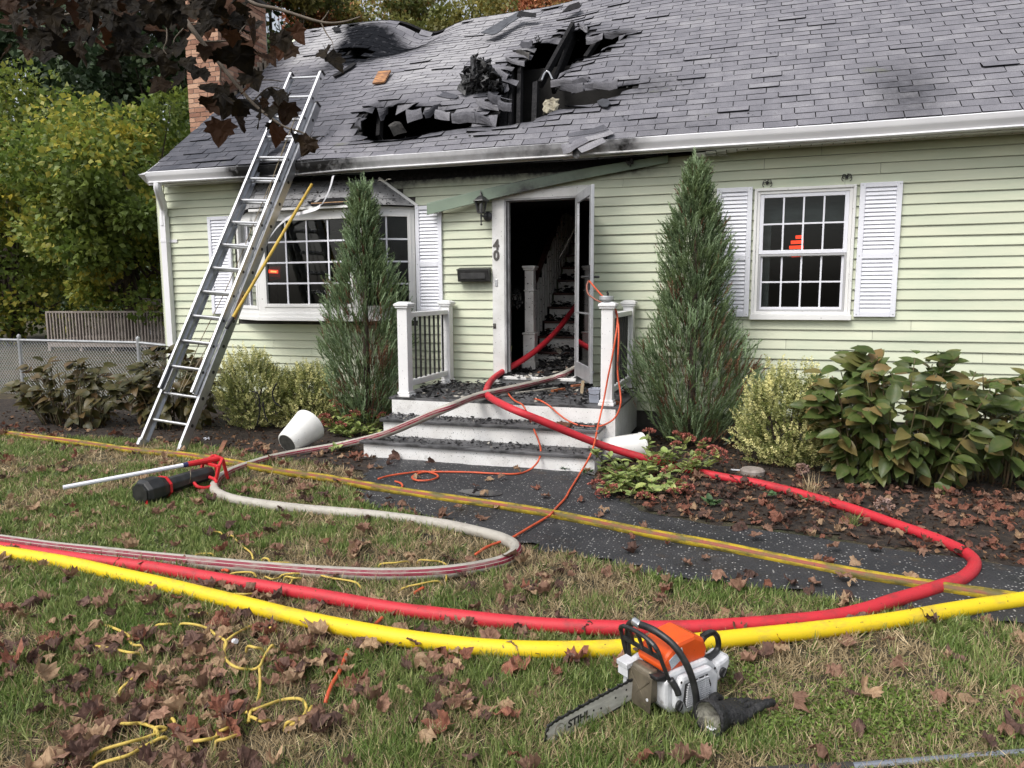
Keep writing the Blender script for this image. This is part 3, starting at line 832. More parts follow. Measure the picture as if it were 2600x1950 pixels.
def text_mesh(txt, size, ext, offset=0.0, shear=0.0):
    cu_ = bpy.data.curves.new('text', 'FONT'); cu_.body = txt; cu_.size = size; cu_.extrude = ext; cu_.offset = offset; cu_.shear = shear
    cu_.align_x = 'CENTER'; cu_.align_y = 'CENTER'; cu_.resolution_u = 4
    o = bpy.data.objects.new('text', cu_); COL.objects.link(o)
    bpy.context.view_layer.update()
    me = bpy.data.meshes.new_from_object(o.evaluated_get(bpy.context.evaluated_depsgraph_get()))
    bpy.data.objects.remove(o); bpy.data.curves.remove(cu_); return me
for ch, z in (('4', 2.128), ('0', 2.008)):
    me = text_mesh(ch, .150, .004, .006); me.materials.append(M_digit)
    place('house_number', me, house, np.stack([[.92, 0, 0], [0, 0, 1], [0, -1, 0]], 1), (-2.838, -.041, z))
MB().lathe([(.016, 0), (.018, .008), (.010, .016)], (-2.866, -.035, 1.20), 14, rotm((1, 0, 0), R(90))).b2((-2.884, -.040, 1.17), (-2.85, -.035, 1.23)).build('doorbell', M_digit, house)
MB().b2((-2.855, -.044, 1.66), (-2.825, -.035, 1.74)).build('cover_plate', M_alum2, house, bevel=.003)
# ================================================================== the roof, burnt through
E0 = V3((-7.43, -0.40, 3.142)); SL = V3((0, .787, .617)); RN = V3((0, -.617, .787)); SLEN = 4.68
ROOF_X1 = XR + .08
def rc(px, py):
    """roof coordinates (x, distance up the slope) under a sight line"""
    P = at_pl(px, py, E0, RN); return (float(P[0]), float((P - E0) @ SL))
def RP(X, s, h=0.0):
    X = np.asarray(X, float); s = np.asarray(s, float)
    z = np.zeros(np.broadcast(X, s).shape) - roofsag(X, s)
    P = E0[None] * np.array([0, 1, 1]) + np.stack([X + 0 * z, s * SL[1] + 0 * z, s * SL[2] + z], -1).reshape(-1, 3) + np.asarray(h).reshape(-1, 1) * RN
    return P.reshape(z.shape + (3,))
HOLE_PX = [(1454, 64), (1478, 74), (1495, 87), (1490, 106), (1520, 90), (1549, 86), (1593, 87), (1573, 100), (1552, 111), (1514, 142), (1460, 150), (1454, 161), (1426, 201), (1400, 207), (1405, 226),
           (1470, 228), (1530, 222), (1599, 217), (1564, 242), (1542, 250), (1514, 261), (1424, 275), (1385, 292), (1345, 308), (1289, 318), (1254, 322), (1164, 321), (1126, 326), (1069, 335), (1006, 344),
           (968, 346), (918, 343), (921, 304), (956, 274), (997, 271), (1047, 278), (1095, 282), (1123, 284), (1180, 300), (1230, 306), (1262, 300), (1280, 275), (1262, 245), (1270, 225), (1292, 205),
           (1301, 161), (1339, 157), (1350, 128), (1355, 114), (1390, 105), (1424, 90), (1443, 71)]
HOLE2_PX = [(856, 139), (874, 125), (910, 119), (954, 116), (941, 128), (916, 145), (881, 147)]
BURN_PX = [(880, 66), (935, 66), (1000, 72), (1062, 90), (1080, 98), (1060, 106), (1010, 120), (960, 133), (930, 150), (880, 165), (840, 165), (850, 140), (862, 118), (880, 100)]
HOLE = [rc(*p) for p in HOLE_PX]; HOLE2 = [rc(*p) for p in HOLE2_PX]; BURN = [rc(*p) for p in BURN_PX]
def roofsag(X, s):
    """how far the charred roof has sunk below its plane (vertical metres)"""
    up_ = sstep(s, 2.6, 4.4)
    d = .21 * np.exp(-((X + 5.08 + .25 * (4.6 - s)) / .42) ** 2) * up_
    d = d + .17 * np.exp(-((X + 4.1) / 1.35) ** 2) * sstep(s, 2.2, 4.4)
    d = d + .05 * np.exp(-((X + 2.6) / .8) ** 2) * sstep(s, 2.8, 4.4)
    d = d - .05 * np.exp(-((X + 6.0) / .5) ** 2) * sstep(s, 3.2, 4.2) * (1 - sstep(s, 4.45, 4.7))
    d = d - .06 * np.exp(-((X + 4.2) / .8) ** 2) * np.exp(-((s - 1.65) / .35) ** 2)      # heaved upper lip of the long tear
    d = d + .05 * np.exp(-((X + 4.4) / 1.0) ** 2) * np.exp(-((s - .55) / .25) ** 2)
    d = d - .05 * np.exp(-((X + 1.75) / .35) ** 2) * np.exp(-((s - 1.95) / .2) ** 2)
    near = np.exp(-((X + 3.8) / 2.2) ** 2)
    return d + near * .030 * (vnoise(X * 1.9, s * 1.9, 21) - .5) + .010 * (vnoise(X * .8, s * .9, 22) - .5)
def roof_soot(X, s):
    dh = polydist(X, s, HOLE); dh2 = polydist(X, s, HOLE2)
    a = .75 * np.exp(-dh / .10) * (vnoise(np.asarray(X) * 3, np.asarray(s) * 3, 31) > .25)
    a = np.maximum(a, .45 * np.exp(-dh / .35) * vnoise(np.asarray(X) * 5, np.asarray(s) * 7, 32) * sstep(-np.asarray(s), -2.4, -1.2))
    a = np.maximum(a, .9 * np.exp(-dh2 / .10))
    ib = inpoly(X, s, BURN); db = polydist(X, s, BURN)
    a = np.maximum(a, np.where(ib, .80 + .2 * sstep(db, 0, .12), .80 * np.exp(-db / .09)))
    q = rc(830, 175); a = np.maximum(a, .8 * np.exp(-((np.asarray(X) - q[0]) / .26) ** 2 - ((np.asarray(s) - q[1]) / .13) ** 2))
    q = rc(1640, 220); a = np.maximum(a, .42 * np.exp(-((np.asarray(X) - q[0]) / .45) ** 2 - ((np.asarray(s) - q[1]) / .30) ** 2))
    q = rc(1690, 330); a = np.maximum(a, .25 * np.exp(-((np.asarray(X) - q[0]) / .7) ** 2 - ((np.asarray(s) - q[1]) / .25) ** 2))
    q = rc(2270, 240); a = np.maximum(a, .50 * np.exp(-((np.asarray(X) - q[0] - .1) / .30) ** 2 - ((np.asarray(s) - q[1]) / .7) ** 2))
    return np.clip(a, 0, 1)
def roof_tone(X, s):
    """weathering of the granules: 0 dark wet slate, 1 bleached by heat"""
    t = .50 + .0 * np.asarray(X)
    t = t - .42 * (1 - sstep(X, -6.2, -4.7)) * (1 - sstep(s, 2.0, 3.2))
    t = t + .42 * np.exp(-((np.asarray(X) + 6.75) / .55) ** 2) * sstep(s, 2.7, 3.6)
    t = t + .25 * np.exp(-((np.asarray(X) + 4.0) / 1.0) ** 2) * sstep(s, 1.3, 2.2)
    return np.clip(t, 0, 1)
def shingle_mat():
    mt, nt, b = newmat('asphalt_shingle')
    pos = nt.nodes.new('ShaderNodeNewGeometry').outputs['Position']
    tone = nd(nt, 'Attribute', _attribute_name='tint').outputs['Fac']
    n1 = noise(nt, pos, 5, 4); n2 = noise(nt, pos, 150, 2, .6)
    rp = nt.nodes.new('ShaderNodeValToRGB')
    e = rp.color_ramp.elements
    e[0].position = 0; e[0].color = (.066, .069, .083, 1); e[1].position = 1; e[1].color = (.43, .425, .43, 1)
    k = e.new(.5); k.color = (.195, .192, .212, 1)
    nt.links.new(mth(nt, 'ADD', tone, mth(nt, 'MULTIPLY', mth(nt, 'SUBTRACT', n1, .5), .45), True), rp.inputs[0])
    c = mixc(nt, ramp(nt, n2, .25, .75), (.55, .55, .56), (1.35, 1.35, 1.35))
    c = mixc(nt, 1.0, rp.outputs[0], c, 'MULTIPLY')
    c = mixc(nt, ramp(nt, noise(nt, pos, 2.2, 5, .7), .66, .78), c, (.16, .165, .13))
    a = nd(nt, 'Attribute', _attribute_name='soot').outputs['Fac']
    nz = noise(nt, pos, 11.0, 6.0, .7)
    f = mth(nt, 'ADD', mth(nt, 'MULTIPLY', a, 1.15), mth(nt, 'MULTIPLY', mth(nt, 'SUBTRACT', nz, .5), mth(nt, 'MULTIPLY', a, 2.2)), True)
    c = mixc(nt, f, c, (.014, .015, .018))
    nt.links.new(c, b.inputs['Base Color']); b.inputs['Roughness'].default_value = .9
    nt.links.new(mth(nt, 'MULTIPLY', mth(nt, 'SUBTRACT', 1.0, f), .22), b.inputs['Specular IOR Level'])
    bp = nd(nt, 'Bump', Strength=.35, Distance=.004); nt.links.new(noise(nt, pos, 260, 2), bp.inputs['Height']); nt.links.new(bp.outputs[0], b.inputs['Normal'])
    return mt
M_shingle = shingle_mat()
M_flapback = pm('shingle_back', (.085, .08, .075), .9, (.03, .03, .03), 9, bump=.3, bscale=60)
roof = thing('roof', None, None, (-2, 1.2, 4.5), parent=house)
# deck boards with the hole burnt through
cell = .055
nx = int((ROOF_X1 + 7.42) / cell); ns = int(4.66 / cell)
Xg, Sg = np.meshgrid(-7.40 + np.arange(nx) * cell, .02 + np.arange(ns) * cell, indexing='ij')
Xj = Xg + (vnoise(Xg * 7, Sg * 7, 41) - .5) * .05; Sj = Sg + (vnoise(Xg * 7, Sg * 7, 42) - .5) * .05
okc = ~(inpoly(Xj, Sj, HOLE) | inpoly(Xj, Sj, HOLE2))
Pt = RP(Xj, Sj, np.full(Xj.size, -.012)); Pb = RP(Xj, Sj, np.full(Xj.size, -.030))
ids = np.arange(nx * ns).reshape(nx, ns)
ok4 = okc[:-1, :-1] & okc[1:, :-1] & okc[:-1, 1:] & okc[1:, 1:]
F = np.stack([ids[:-1, :-1][ok4], ids[1:, :-1][ok4], ids[1:, 1:][ok4], ids[:-1, 1:][ok4]], 1)
Vd = np.vstack([Pt.reshape(-1, 3), Pb.reshape(-1, 3)])
bulk('sheathing', Vd, np.vstack([F, F[:, ::-1] + nx * ns]), M_char, roof)
# rafters
for x in np.arange(-7.3, ROOF_X1, .405):
    n = 9; ss = np.linspace(.05, 4.62, n)
    burnt = -5.4 < x < -1.4
    if -5.25 < x < -1.55: ss = np.linspace(3.3, 4.62, n)          # the lower ends burnt away
    mb = MB()
    T_ = RP(np.full(n, x), ss, np.full(n, -.034)); B2 = RP(np.full(n, x), ss, np.full(n, -.150))
    w = .019
    for j in range(n):
        e_ = .004 * rnd.uniform(-1, 1) if burnt else 0
        for dx in (-w + e_, w + e_):
            mb.v += [tuple(T_[j] + [dx, 0, 0]), tuple(B2[j] + [dx, 0, 0])]
    mb.tint = [.5] * len(mb.v); mb.soot = [0] * len(mb.v)
    for j in range(n - 1):
        o = j * 4
        mb.f += [(o, o + 1, o + 5, o + 4), (o + 2, o + 6, o + 7, o + 3), (o, o + 4, o + 6, o + 2), (o + 1, o + 3, o + 7, o + 5)]
    mb.mi = [0] * len(mb.f)
    mb.build('rafter', M_char, roof)
# back slope, ridge board
bk = MB(); bk.prism([(-7.40, 3.29, 6.01), (-7.40, 7.15, 2.99), (-7.40, 7.13, 2.94), (-7.40, 3.29, 5.93)], (ROOF_X1 + 7.4, 0, 0))
bk.v = [(x, y, z - float(roofsag(x, 4.66)) * (1 if y < 4 else 0)) for x, y, z in bk.v]
bkv = []
for x in np.arange(-7.42, ROOF_X1 + .1, .15): bkv.append([(x, 3.28, 6.035 - float(roofsag(x, 4.66))), (x, 5.0, 4.69 - .4 * float(roofsag(x, 4.66))), (x, 7.2, 2.97)])
MB().sheet(np.array(bkv)[:, ::-1], .04).build('back_slope', M_char, roof)
# shingles
EXPO, TABW = .1265, .3048
rows = int(SLEN / EXPO); rec = []
CH_X = -7.385
for i in range(rows):
    x = -7.44 + (0 if i % 2 else -TABW / 2) + .02 * math.sin(i * 2.3)
    while x < ROOF_X1:
        xa, xb = max(x, -7.44), min(x + TABW - .009, ROOF_X1); x += TABW
        if xb - xa < .04: continue
        s0, s1 = i * EXPO, min(i * EXPO + EXPO + .02, SLEN)
        xm, sm = (xa + xb) / 2, s0 + .06
        if inpoly(xm, sm, HOLE) or inpoly(xm, sm, HOLE2): continue
        d = float(min(polydist(xm, sm, HOLE), polydist(xm, sm, HOLE2) + .05))
        rec.append((xa, xb, s0, s1, d))
def shingle_geo(xa, xb, s0, s1, d):
    n = 4; xs_ = np.linspace(xa, xb, n); mb = []
    edge = d < .22
    lift = rnd.uniform(.006, .011) + (rnd.uniform(0, .05) * math.exp(-d / .12) if edge else 0) + (.018 * rnd.random() if rnd.random() < .06 else 0)
    tilt = rnd.uniform(-.003, .003) + (rnd.uniform(-.035, .035) * math.exp(-d / .12) if edge else 0)
    droop = np.zeros(n); droop2 = np.zeros(n)
    if edge:     # the torn rim: points inside the hole hang down
        for j in range(n):
            for (ss, arr, kk) in ((s0, droop, 1.0), (s1, droop2, .6)):
                if inpoly(xs_[j], ss, HOLE): arr[j] = -kk * min(.16, .55 * float(polydist(xs_[j], ss, HOLE)) + .02)
    js = rnd.uniform(-.003, .003)
    hb = lift + tilt * np.linspace(-1, 1, n) + droop; ht = np.full(n, .003) + droop2
    top0 = RP(xs_, np.full(n, s0 + js), hb); top1 = RP(xs_, np.full(n, s1), ht)
    low0 = RP(xs_, np.full(n, s0 + js), hb - .009)
    V = np.vstack([top0, top1, low0, top0, top1[[0, -1]]])
    F = [(j, j + 1, n + j + 1, n + j) for j in range(n - 1)] + [(2 * n + j, 2 * n + j + 1, 3 * n + j + 1, 3 * n + j) for j in range(n - 1)] + [(2 * n, 3 * n, 4 * n), (4 * n - 1, 3 * n - 1, 4 * n + 1)]
    SS = np.concatenate([np.full(n, s0), np.full(n, s1), np.full(n, s0)]); XX = np.tile(xs_, 3)
    tone = np.clip(roof_tone(XX, SS) + rnd.uniform(-.075, .075), 0, 1)
    if i_dark.random() < .05: tone = tone * .75
    so = roof_soot(XX, SS)
    tone = np.concatenate([tone[:2 * n], np.zeros(2 * n + 2)]); so = np.concatenate([so[:2 * n], np.full(2 * n + 2, .75)])      # the cut edge is bare black asphalt
    return V, F, tone, so
i_dark = random.Random(3)
def area_px(r):
    q = RP(np.array([r[0], r[1], r[1], r[0]]), np.array([r[2], r[2], r[3], r[3]]))
    p = np.array([proj(k)[:2] for k in q]); c = p.mean(0)
    if not (0 < c[0] < 2600 and 0 < c[1] < 1950): return 0
    x, y = p[:, 0], p[:, 1]; return abs(np.dot(x, np.roll(y, -1)) - np.dot(y, np.roll(x, -1))) / 2
order = sorted(range(len(rec)), key=lambda k: -area_px(rec[k]))
single = set(order[:300])
mbs = MB()
for k, r_ in enumerate(rec):
    V, F, tone, so = shingle_geo(*r_)
    if k in single:
        mb = MB(); mb.add(V, F, 0, tone, np.maximum(so, 1e-4)); mb.build('shingle', M_shingle, roof)
    else:
        mbs.add(V, F, 0, tone, so)
tag(mbs.build('shingle_field', M_shingle, roof), kind='stuff')
# ridge caps
for x in np.arange(-7.44, ROOF_X1 - .2, .145):
    if -5.75 < x < -4.55 and rnd.random() < .5 or (-6.95 < x < -6.75): continue
    xs_ = np.array([x, x + .2]); n = 2
    a = RP(xs_, np.array([SLEN - .14] * 2), np.array([.016, .010])); m_ = RP(xs_, np.array([SLEN + .005] * 2), np.array([.022, .014])); c_ = m_ + V3((0, .11, -.085))
    ti = np.clip(np.repeat(roof_tone(xs_, np.array([4.6, 4.6])), 3) + rnd.uniform(-.07, .07), 0, 1); so = np.repeat(roof_soot(xs_, np.array([4.6, 4.6])), 3)
    if rnd.random() < .12: a[:, 2] += .03
    MB().sheet(np.stack([a, m_, c_], 1), .006, 0, ti, np.maximum(so, 1e-4)).build('ridge_cap', M_shingle, roof)
# torn rim: strips of shingle hanging into the hole
def flap(px4, dh, mat=None, tone=.5, soot=.12, bend=.05, name='torn_shingle', n=6):
    soot = min(1, soot * 1.7 + .05); tone = tone * .92
    """px4: sight lines of the corners (top left, top right, bottom right, bottom left), dh: height off the roof plane at the top and bottom edge"""
    def Q(p, h): return at_pl(p[0], p[1], E0 + RN * h, RN)
    tl, tr, brr, bl = Q(px4[0], dh[0]), Q(px4[1], dh[0]), Q(px4[2], dh[1]), Q(px4[3], dh[1])
    G = np.zeros((n, 4, 3))
    for a in range(n):
        u = a / (n - 1)
        for b_ in range(4):
            w = b_ / 3
            G[a, b_] = (tl * (1 - w) + tr * w) * (1 - u) + (bl * (1 - w) + brr * w) * u + RN * (bend * math.sin(math.pi * u) + .012 * math.sin(w * 5 + px4[0][0]) + .012 * rnd.uniform(-1, 1) * u) + SL * (.014 * rnd.uniform(-1, 1) if a == n - 1 else 0)
    return MB().sheet(G[:, ::-1], .006, 0, tone, soot).build(name, mat or M_shingle, roof)
flap([(958, 276), (1000, 272), (985, 288), (967, 308)], (.02, -.06), tone=.45, soot=.25)
flap([(1033, 280), (1072, 278), (1074, 300), (1034, 314)], (.0, -.04), tone=.55, soot=.15)
flap([(1078, 286), (1122, 268), (1112, 282), (1080, 302)], (.03, -.02), tone=.45)
flap([(1113, 284), (1147, 287), (1143, 306), (1104, 302)], (.02, .0), tone=.62, soot=.05)
flap([(1148, 288), (1206, 288), (1208, 313), (1148, 313)], (.03, -.02), tone=.55, soot=.2)
flap([(1206, 288), (1236, 300), (1252, 322), (1198, 312)], (.02, -.03), tone=.5, soot=.25)
flap([(1214, 258), (1262, 276), (1268, 282), (1210, 270)], (.06, .06), tone=.6, soot=.1)
flap([(1246, 240), (1278, 246), (1272, 268), (1240, 254)], (.06, .04), tone=.4, soot=.3)
flap([(1272, 258), (1304, 270), (1300, 284), (1264, 276)], (.05, .04), tone=.5, soot=.25)
flap([(1263, 180), (1296, 192), (1286, 206), (1254, 188)], (.03, .01), tone=.62)
flap([(1290, 150), (1335, 158), (1332, 168), (1284, 156)], (.05, .03), tone=.62, bend=.03)
flap([(1265, 186), (1278, 192), (1294, 228), (1280, 238)], (.02, -.06), tone=.55, soot=.2)
flap([(1320, 134), (1348, 136), (1344, 152), (1310, 138)], (.02, -.02), mat=M_flapback)
flap([(1328, 112), (1354, 110), (1352, 120), (1322, 120)], (.02, .01), tone=.25)
flap([(1400, 208), (1458, 206), (1452, 220), (1399, 222)], (.03, -.01), tone=.55, soot=.1)
flap([(1456, 206), (1500, 200), (1490, 214), (1452, 218)], (.03, .0), tone=.5, soot=.12)
flap([(1428, 222), (1482, 214), (1482, 234), (1424, 232)], (.06, .02), tone=.5, soot=.18)
flap([(1484, 220), (1545, 208), (1544, 220), (1486, 232)], (.05, .02), tone=.5, soot=.1)
flap([(1510, 216), (1572, 206), (1568, 226), (1506, 228)], (.06, .03), tone=.55, soot=.08)
flap([(1492, 100), (1535, 92), (1530, 104), (1488, 112)], (.05, .03), tone=.62, soot=.05)
flap([(1530, 86), (1622, 84), (1590, 88), (1536, 98)], (.06, .02), tone=.55, soot=.05)
flap([(1465, 66), (1494, 68), (1492, 84), (1476, 76)], (.03, .02), tone=.6, soot=.1)
flap([(920, 300), (926, 292), (918, 334), (900, 330)], (.03, -.06), tone=.4, soot=.2)
flap([(985, 318), (1010, 310), (1032, 334), (1000, 346)], (-.04, -.16), mat=M_flapback)
# timbers standing in the hole
def timber(a, b_, w, h, name='charred_stud', mat=None):
    MB().bar(a, b_, w, h, (0, -1, .3)).build(name, mat or M_char, roof)
for px_, pyt, w in ((963, 268, .05), (1278, 215, .09), (1297, 165, .04), (1318, 150, .05), (1357, 215, .06)):
    timber(at_pl(px_, 350, E0 - RN * .24, RN), at_pl(px_ + 4, pyt, E0 - RN * .10, RN), w, .09)
timber(at_pl(1455, 64, E0 + RN * .03, RN), at_pl(1372, 215, E0 - RN * .15, RN), .05, .10, 'charred_rafter')
timber(at_pl(1462, 80, E0 - RN * .1, RN), at_pl(1404, 225, E0 - RN * .35, RN), .05, .16, 'charred_rafter')
timber(at_pl(1520, 100, E0 - RN * .06, RN), at_pl(1486, 150, E0 - RN * .12, RN), .05, .09, 'charred_rafter')
M_batt = pm('scorched_foam', (.40, .37, .28), .9, (.16, .14, .10), 14, bump=.8, bscale=40, dirt=((.04, .035, .03), 12, .58, .66))
G = np.array([[at_pl(1378 + 9 * j + (4 if i % 2 else 0), 264 + 7 * i - 3 * j, E0 - RN * (.09 + .02 * ((i + j) % 2)), RN) for j in range(5)] for i in range(5)])
MB().sheet(G[:, ::-1], .04).build('insulation', M_batt, roof)
MB().tube(catmull([at_pl(x, y, E0 - RN * .05, RN) for x, y in ((1375, 204), (1384, 184), (1393, 183), (1403, 202))], 5), .011, 6).build('bent_pipe', M_alum2, roof)
MB().b2((-6.4, .2, 2.80), (-1.0, 4.2, 2.9)).build('attic_floor', M_char, roof)
MB().b2((-5.6, 1.9, 2.9), (-1.2, 1.94, 4.6)).build('attic_wall', M_black_in, roof)

# loose pieces lying on the roof
def onroof(px, py, h=0.0): return at_pl(px, py, E0 + RN * h, RN)
def plate(name, label, cat, pxs, h, th, mat, tone=.5, soot=0.0, twist=.01, group=None):
    P = [onroof(x, y, h + twist * rnd.uniform(-1, 1)) for x, y in pxs]
    mb = MB(); mb.prism([p for p in P], RN * -th, 0, tint=tone, soot=soot)
    return mb.build(name, mat, None, label, cat, group)
plate('wood_board', 'short orange raw wood board lying on the roof shingles', 'board', [(945, 211), (960, 181), (992, 178), (976, 206)], .055, .022, pm('fresh_wood', (.50, .24, .09), .6, (.13, .06, .035), 9, 4, (1, 3, 3), bump=.1, bscale=40))
plate('roofing_strip', 'long grey metal like strip tipped over the sagging ridge', 'strip', [(1221, 82), (1318, 28), (1334, 34), (1290, 62), (1262, 84), (1250, 88)], .045, .01, pm('grey_strip', (.085, .09, .10), .5, (.05, .052, .06), 14, 3, (1, 1, 1)), twist=.02)
plate('roofing_felt', 'black felt scrap standing up on the ridge beside the grey strip', 'felt scrap', [(1312, 40), (1318, 27), (1362, 34), (1360, 43)], .05, .008, M_char)
plate('roofing_felt', 'black felt wedge sticking up from the ridge near the top edge', 'felt scrap', [(1425, 32), (1446, 12), (1470, 4), (1476, 14), (1470, 20)], .05, .008, M_char)
plate('roofing_felt', 'small black felt flake lying on the ridge above the chimney side', 'felt scrap', [(842, 72), (850, 67), (862, 70), (866, 78), (850, 80)], .05, .008, M_char)
plate('shingle_scrap', 'ragged dark shingle scrap on the pale roof above the long tear', 'shingle scrap', [(1076, 226), (1092, 229), (1105, 223), (1120, 230), (1142, 236), (1157, 240), (1165, 245), (1155, 250), (1135, 249), (1112, 243), (1095, 236)], .03, .006, M_shingle, tone=.12, soot=.2)
plate('charred_board', 'charred board end sliding down below the small roof hole', 'board', [(844, 190), (872, 176), (896, 158), (905, 160), (890, 172), (862, 188), (848, 194)], .04, .02, M_char)
plate('roofing_patch', 'round blistered tar patch on the roof right of the opening', 'tar patch', [(1516, 256), (1530, 250), (1545, 252), (1550, 262), (1542, 270), (1530, 271), (1520, 265)], .04, .01, pm('tar', (.05, .052, .06), .35, (.02, .02, .022), 20))
def crumple(mb, c, rad, n, flat=.6, size=(.18, .62)):
    for _ in range(int(n * 2.0)):
        d = NR.normal(size=3); d /= np.linalg.norm(d)
        p = V3(c) + d * rad * np.array([1, 1, flat]) * NR.uniform(.2, 1)
        Mx = frames([NR.normal(size=3)])[0]; s_ = rad * NR.uniform(*size)
        k = NR.uniform(-.3, .3, 9)
        G = np.array([[p + Mx @ np.array([s_ * (i - 1) * .5 + .17 * s_ * NR.normal(), s_ * (j - 1) * .4 + .17 * s_ * NR.normal(), s_ * k[i * 3 + j] * .9]) for j in range(3)] for i in range(3)])
        mb.sheet(G, rad * .06, 0, rnd.random())
M_charg = pm('burnt_tar', (.014, .014, .015), .45, (.05, .05, .052), 16, bump=.8, bscale=30)
mb = MB()
crumple(mb, onroof(1222, 200, .14), .25, 60, .8); crumple(mb, onroof(1214, 165, .26), .13, 16, 1.0); crumple(mb, onroof(1212, 222, .06), .20, 18, .4); crumple(mb, onroof(1248, 214, .08), .16, 14, .6)
mb.build('charred_debris_heap', M_charg, None, 'black tangled lump of burnt roofing left of the main hole', 'debris heap')
mb = MB(); crumple(mb, onroof(1366, 100, .05), .06, 8, .8); mb.build('burnt_lump', M_charg, None, 'small burnt lump sitting on the upper left rim of the hole', 'debris lump')
# sheet of shingles that slid down over the gutter
sl_ = thing('slid_shingles', 'bent sheet of grey shingles hanging over the gutter above the door', 'shingle sheet', at_y(1490, 365, -.5))
def hang(pts, tone, soot, mat=M_shingle, th=.006):
    G = np.array([[at_y(x, y, Y) for (x, y, Y) in row] for row in pts])
    MB().sheet(G[::-1], th, 0, tone, soot).build('shingle', mat, sl_)
hang([[(1441, 340, -.40), (1470, 334, -.36), (1505, 327, -.34), (1533, 317, -.32)], [(1444, 349, -.44), (1476, 344, -.40), (1510, 339, -.38), (1546, 329, -.36)]], .22, .15)
hang([[(1442, 354, -.44), (1470, 346, -.42), (1512, 340, -.38), (1552, 330, -.34)], [(1446, 366, -.50), (1474, 360, -.47), (1516, 352, -.43), (1560, 339, -.37)]], .35, .1)
hang([[(1484, 349, -.44), (1500, 346, -.42), (1530, 339, -.40), (1549, 331, -.38)], [(1494, 359, -.48), (1515, 354, -.46), (1540, 347, -.43), (1561, 339, -.40)]], .62, .03)
hang([[(1424, 368, -.46), (1450, 362, -.47), (1466, 354, -.46), (1484, 349, -.45)], [(1428, 380, -.50), (1446, 376, -.54), (1462, 366, -.53), (1490, 356, -.49)], [(1432, 392, -.52), (1448, 388, -.56), (1464, 376, -.55), (1495, 360, -.50)]], .50, .12)
hang([[(1465, 374, -.52), (1490, 366, -.50), (1520, 354, -.48), (1530, 351, -.47)], [(1470, 382, -.56), (1496, 373, -.54), (1524, 360, -.50), (1535, 356, -.49)], [(1477, 389, -.58), (1500, 380, -.56), (1526, 367, -.52), (1540, 361, -.50)]], .60, .04)
hang([[(1454, 380, -.50), (1466, 376, -.52), (1474, 386, -.53)], [(1455, 398, -.51), (1464, 403, -.52), (1472, 398, -.52)]], .10, .3, M_charg)
# charred chips strewn over the shingles
mb = MB(); cnt = 0
while cnt < 700:
    px_, py_ = NR.uniform(700, 2000), NR.uniform(110, 440)
    X, s = rc(px_, py_)
    if not (-7.2 < X < 3 and .02 < s < 4.3) or inpoly(X, s, HOLE) or inpoly(X, s, HOLE2): continue
    d = float(polydist(X, s, HOLE)); 
    if NR.uniform() > math.exp(-d / .8) * (1.3 if s < 2.2 else .5) + .04: continue
    P = RP(np.array([X]), np.array([s]), np.array([.014]))[0]
    r_ = NR.uniform(.004, .011) * (2.2 if NR.uniform() < .07 else 1)
    Mx = frames([RN + NR.normal(size=3) * .25])[0]
    mb.add([P + Mx @ np.array([r_ * math.cos(a) * NR.uniform(.5, 1.3), r_ * .7 * math.sin(a) * NR.uniform(.5, 1.3), 0]) for a in np.arange(0, 6.2, 1.25)] + [P + RN * r_ * .3],
           [(0, 1, 5), (1, 2, 5), (2, 3, 5), (3, 4, 5), (4, 0, 5)]); cnt += 1
tag(mb.build('char_flakes', M_charg), 'small black char flakes strewn over the roof shingles', kind='stuff')

# ------------------------------------------------------------------ chimney
M_brick = pm('brick', (.36, .17, .105), .85, (.27, .115, .075), 8, bump=.35, bscale=70, tint=.35, hue_t=(.40, .25, .17), objspace=False)
M_mortar = pm('mortar', (.40, .37, .33), .95, (.28, .26, .24), 12, bump=.4, bscale=60)
chx1 = -7.40; chy0 = 1.02; chy1 = 2.17; chx0 = chx1 - .58; chz = 6.02
chim = thing('chimney', None, None, (chx1 - .3, 1.6, 4.5), parent=house)
MB().b2((chx0 + .008, chy0 + .008, 0.0), (chx1 - .008, chy1 - .008, chz)).build('mortar_core', M_mortar, chim)
bh, bl_, jt = .0575, .195, .010; nrow = 0
def brick(lo, hi):
    j = lambda: rnd.uniform(-.0018, .0018)
    MB().b2(V3(lo) + [j(), j(), j()], V3(hi) + [j(), j(), j()], tint=rnd.random()).build('brick', M_brick, chim)
z = 3.62; i = 0
while z < chz - .05:
    dep = .092
    out = .016 if z > chz - .16 else 0
    x = chx0
    for w in ((.195, .195, .17) if i % 2 == 0 else (.092, .195, .195, .068)):
        brick((x - (out if x == chx0 else 0), chy0 - out, z), (x + w, chy0 + dep, z + bh)); x += w + jt
    y = chy0 + dep + jt if i % 2 == 0 else chy0 + dep + jt
    L = [.195] * 5 if i % 2 else [.092, .195, .195, .195, .195, .092]
    for w in L:
        if y > chy1 - .03: break
        w = min(w, chy1 - y); sr = (y + w / 2 + .4) / .787
        if z + bh > E0[2] + sr * SL[2] - .12: brick((chx1 - dep, y, z), (chx1 + out, y + w, z + bh))
        y += w + jt
    z += bh + jt; i += 1
MB().b2((chx0 - .04, chy0 - .04, chz), (chx1 + .04, chy1 + .04, chz + .05)).build('chimney_cap', M_concrete, chim, bevel=.01)
M_flash = pm('stained_flashing', (.36, .30, .22), .5, (.16, .12, .09), 10, 4, (1, 3, 1))
for k in range(9):
    y = chy0 + .05 + k * .125; sr = (y + .40) / .787; zz = E0[2] + sr * SL[2]
    MB().prism([(chx1 + .004, y - .075, zz - .06), (chx1 + .004, y + .09, zz + .07), (chx1 + .004, y + .09, zz + .17), (chx1 + .004, y - .075, zz + .15)], (.006, 0, 0)).build('flashing', M_flash, chim)
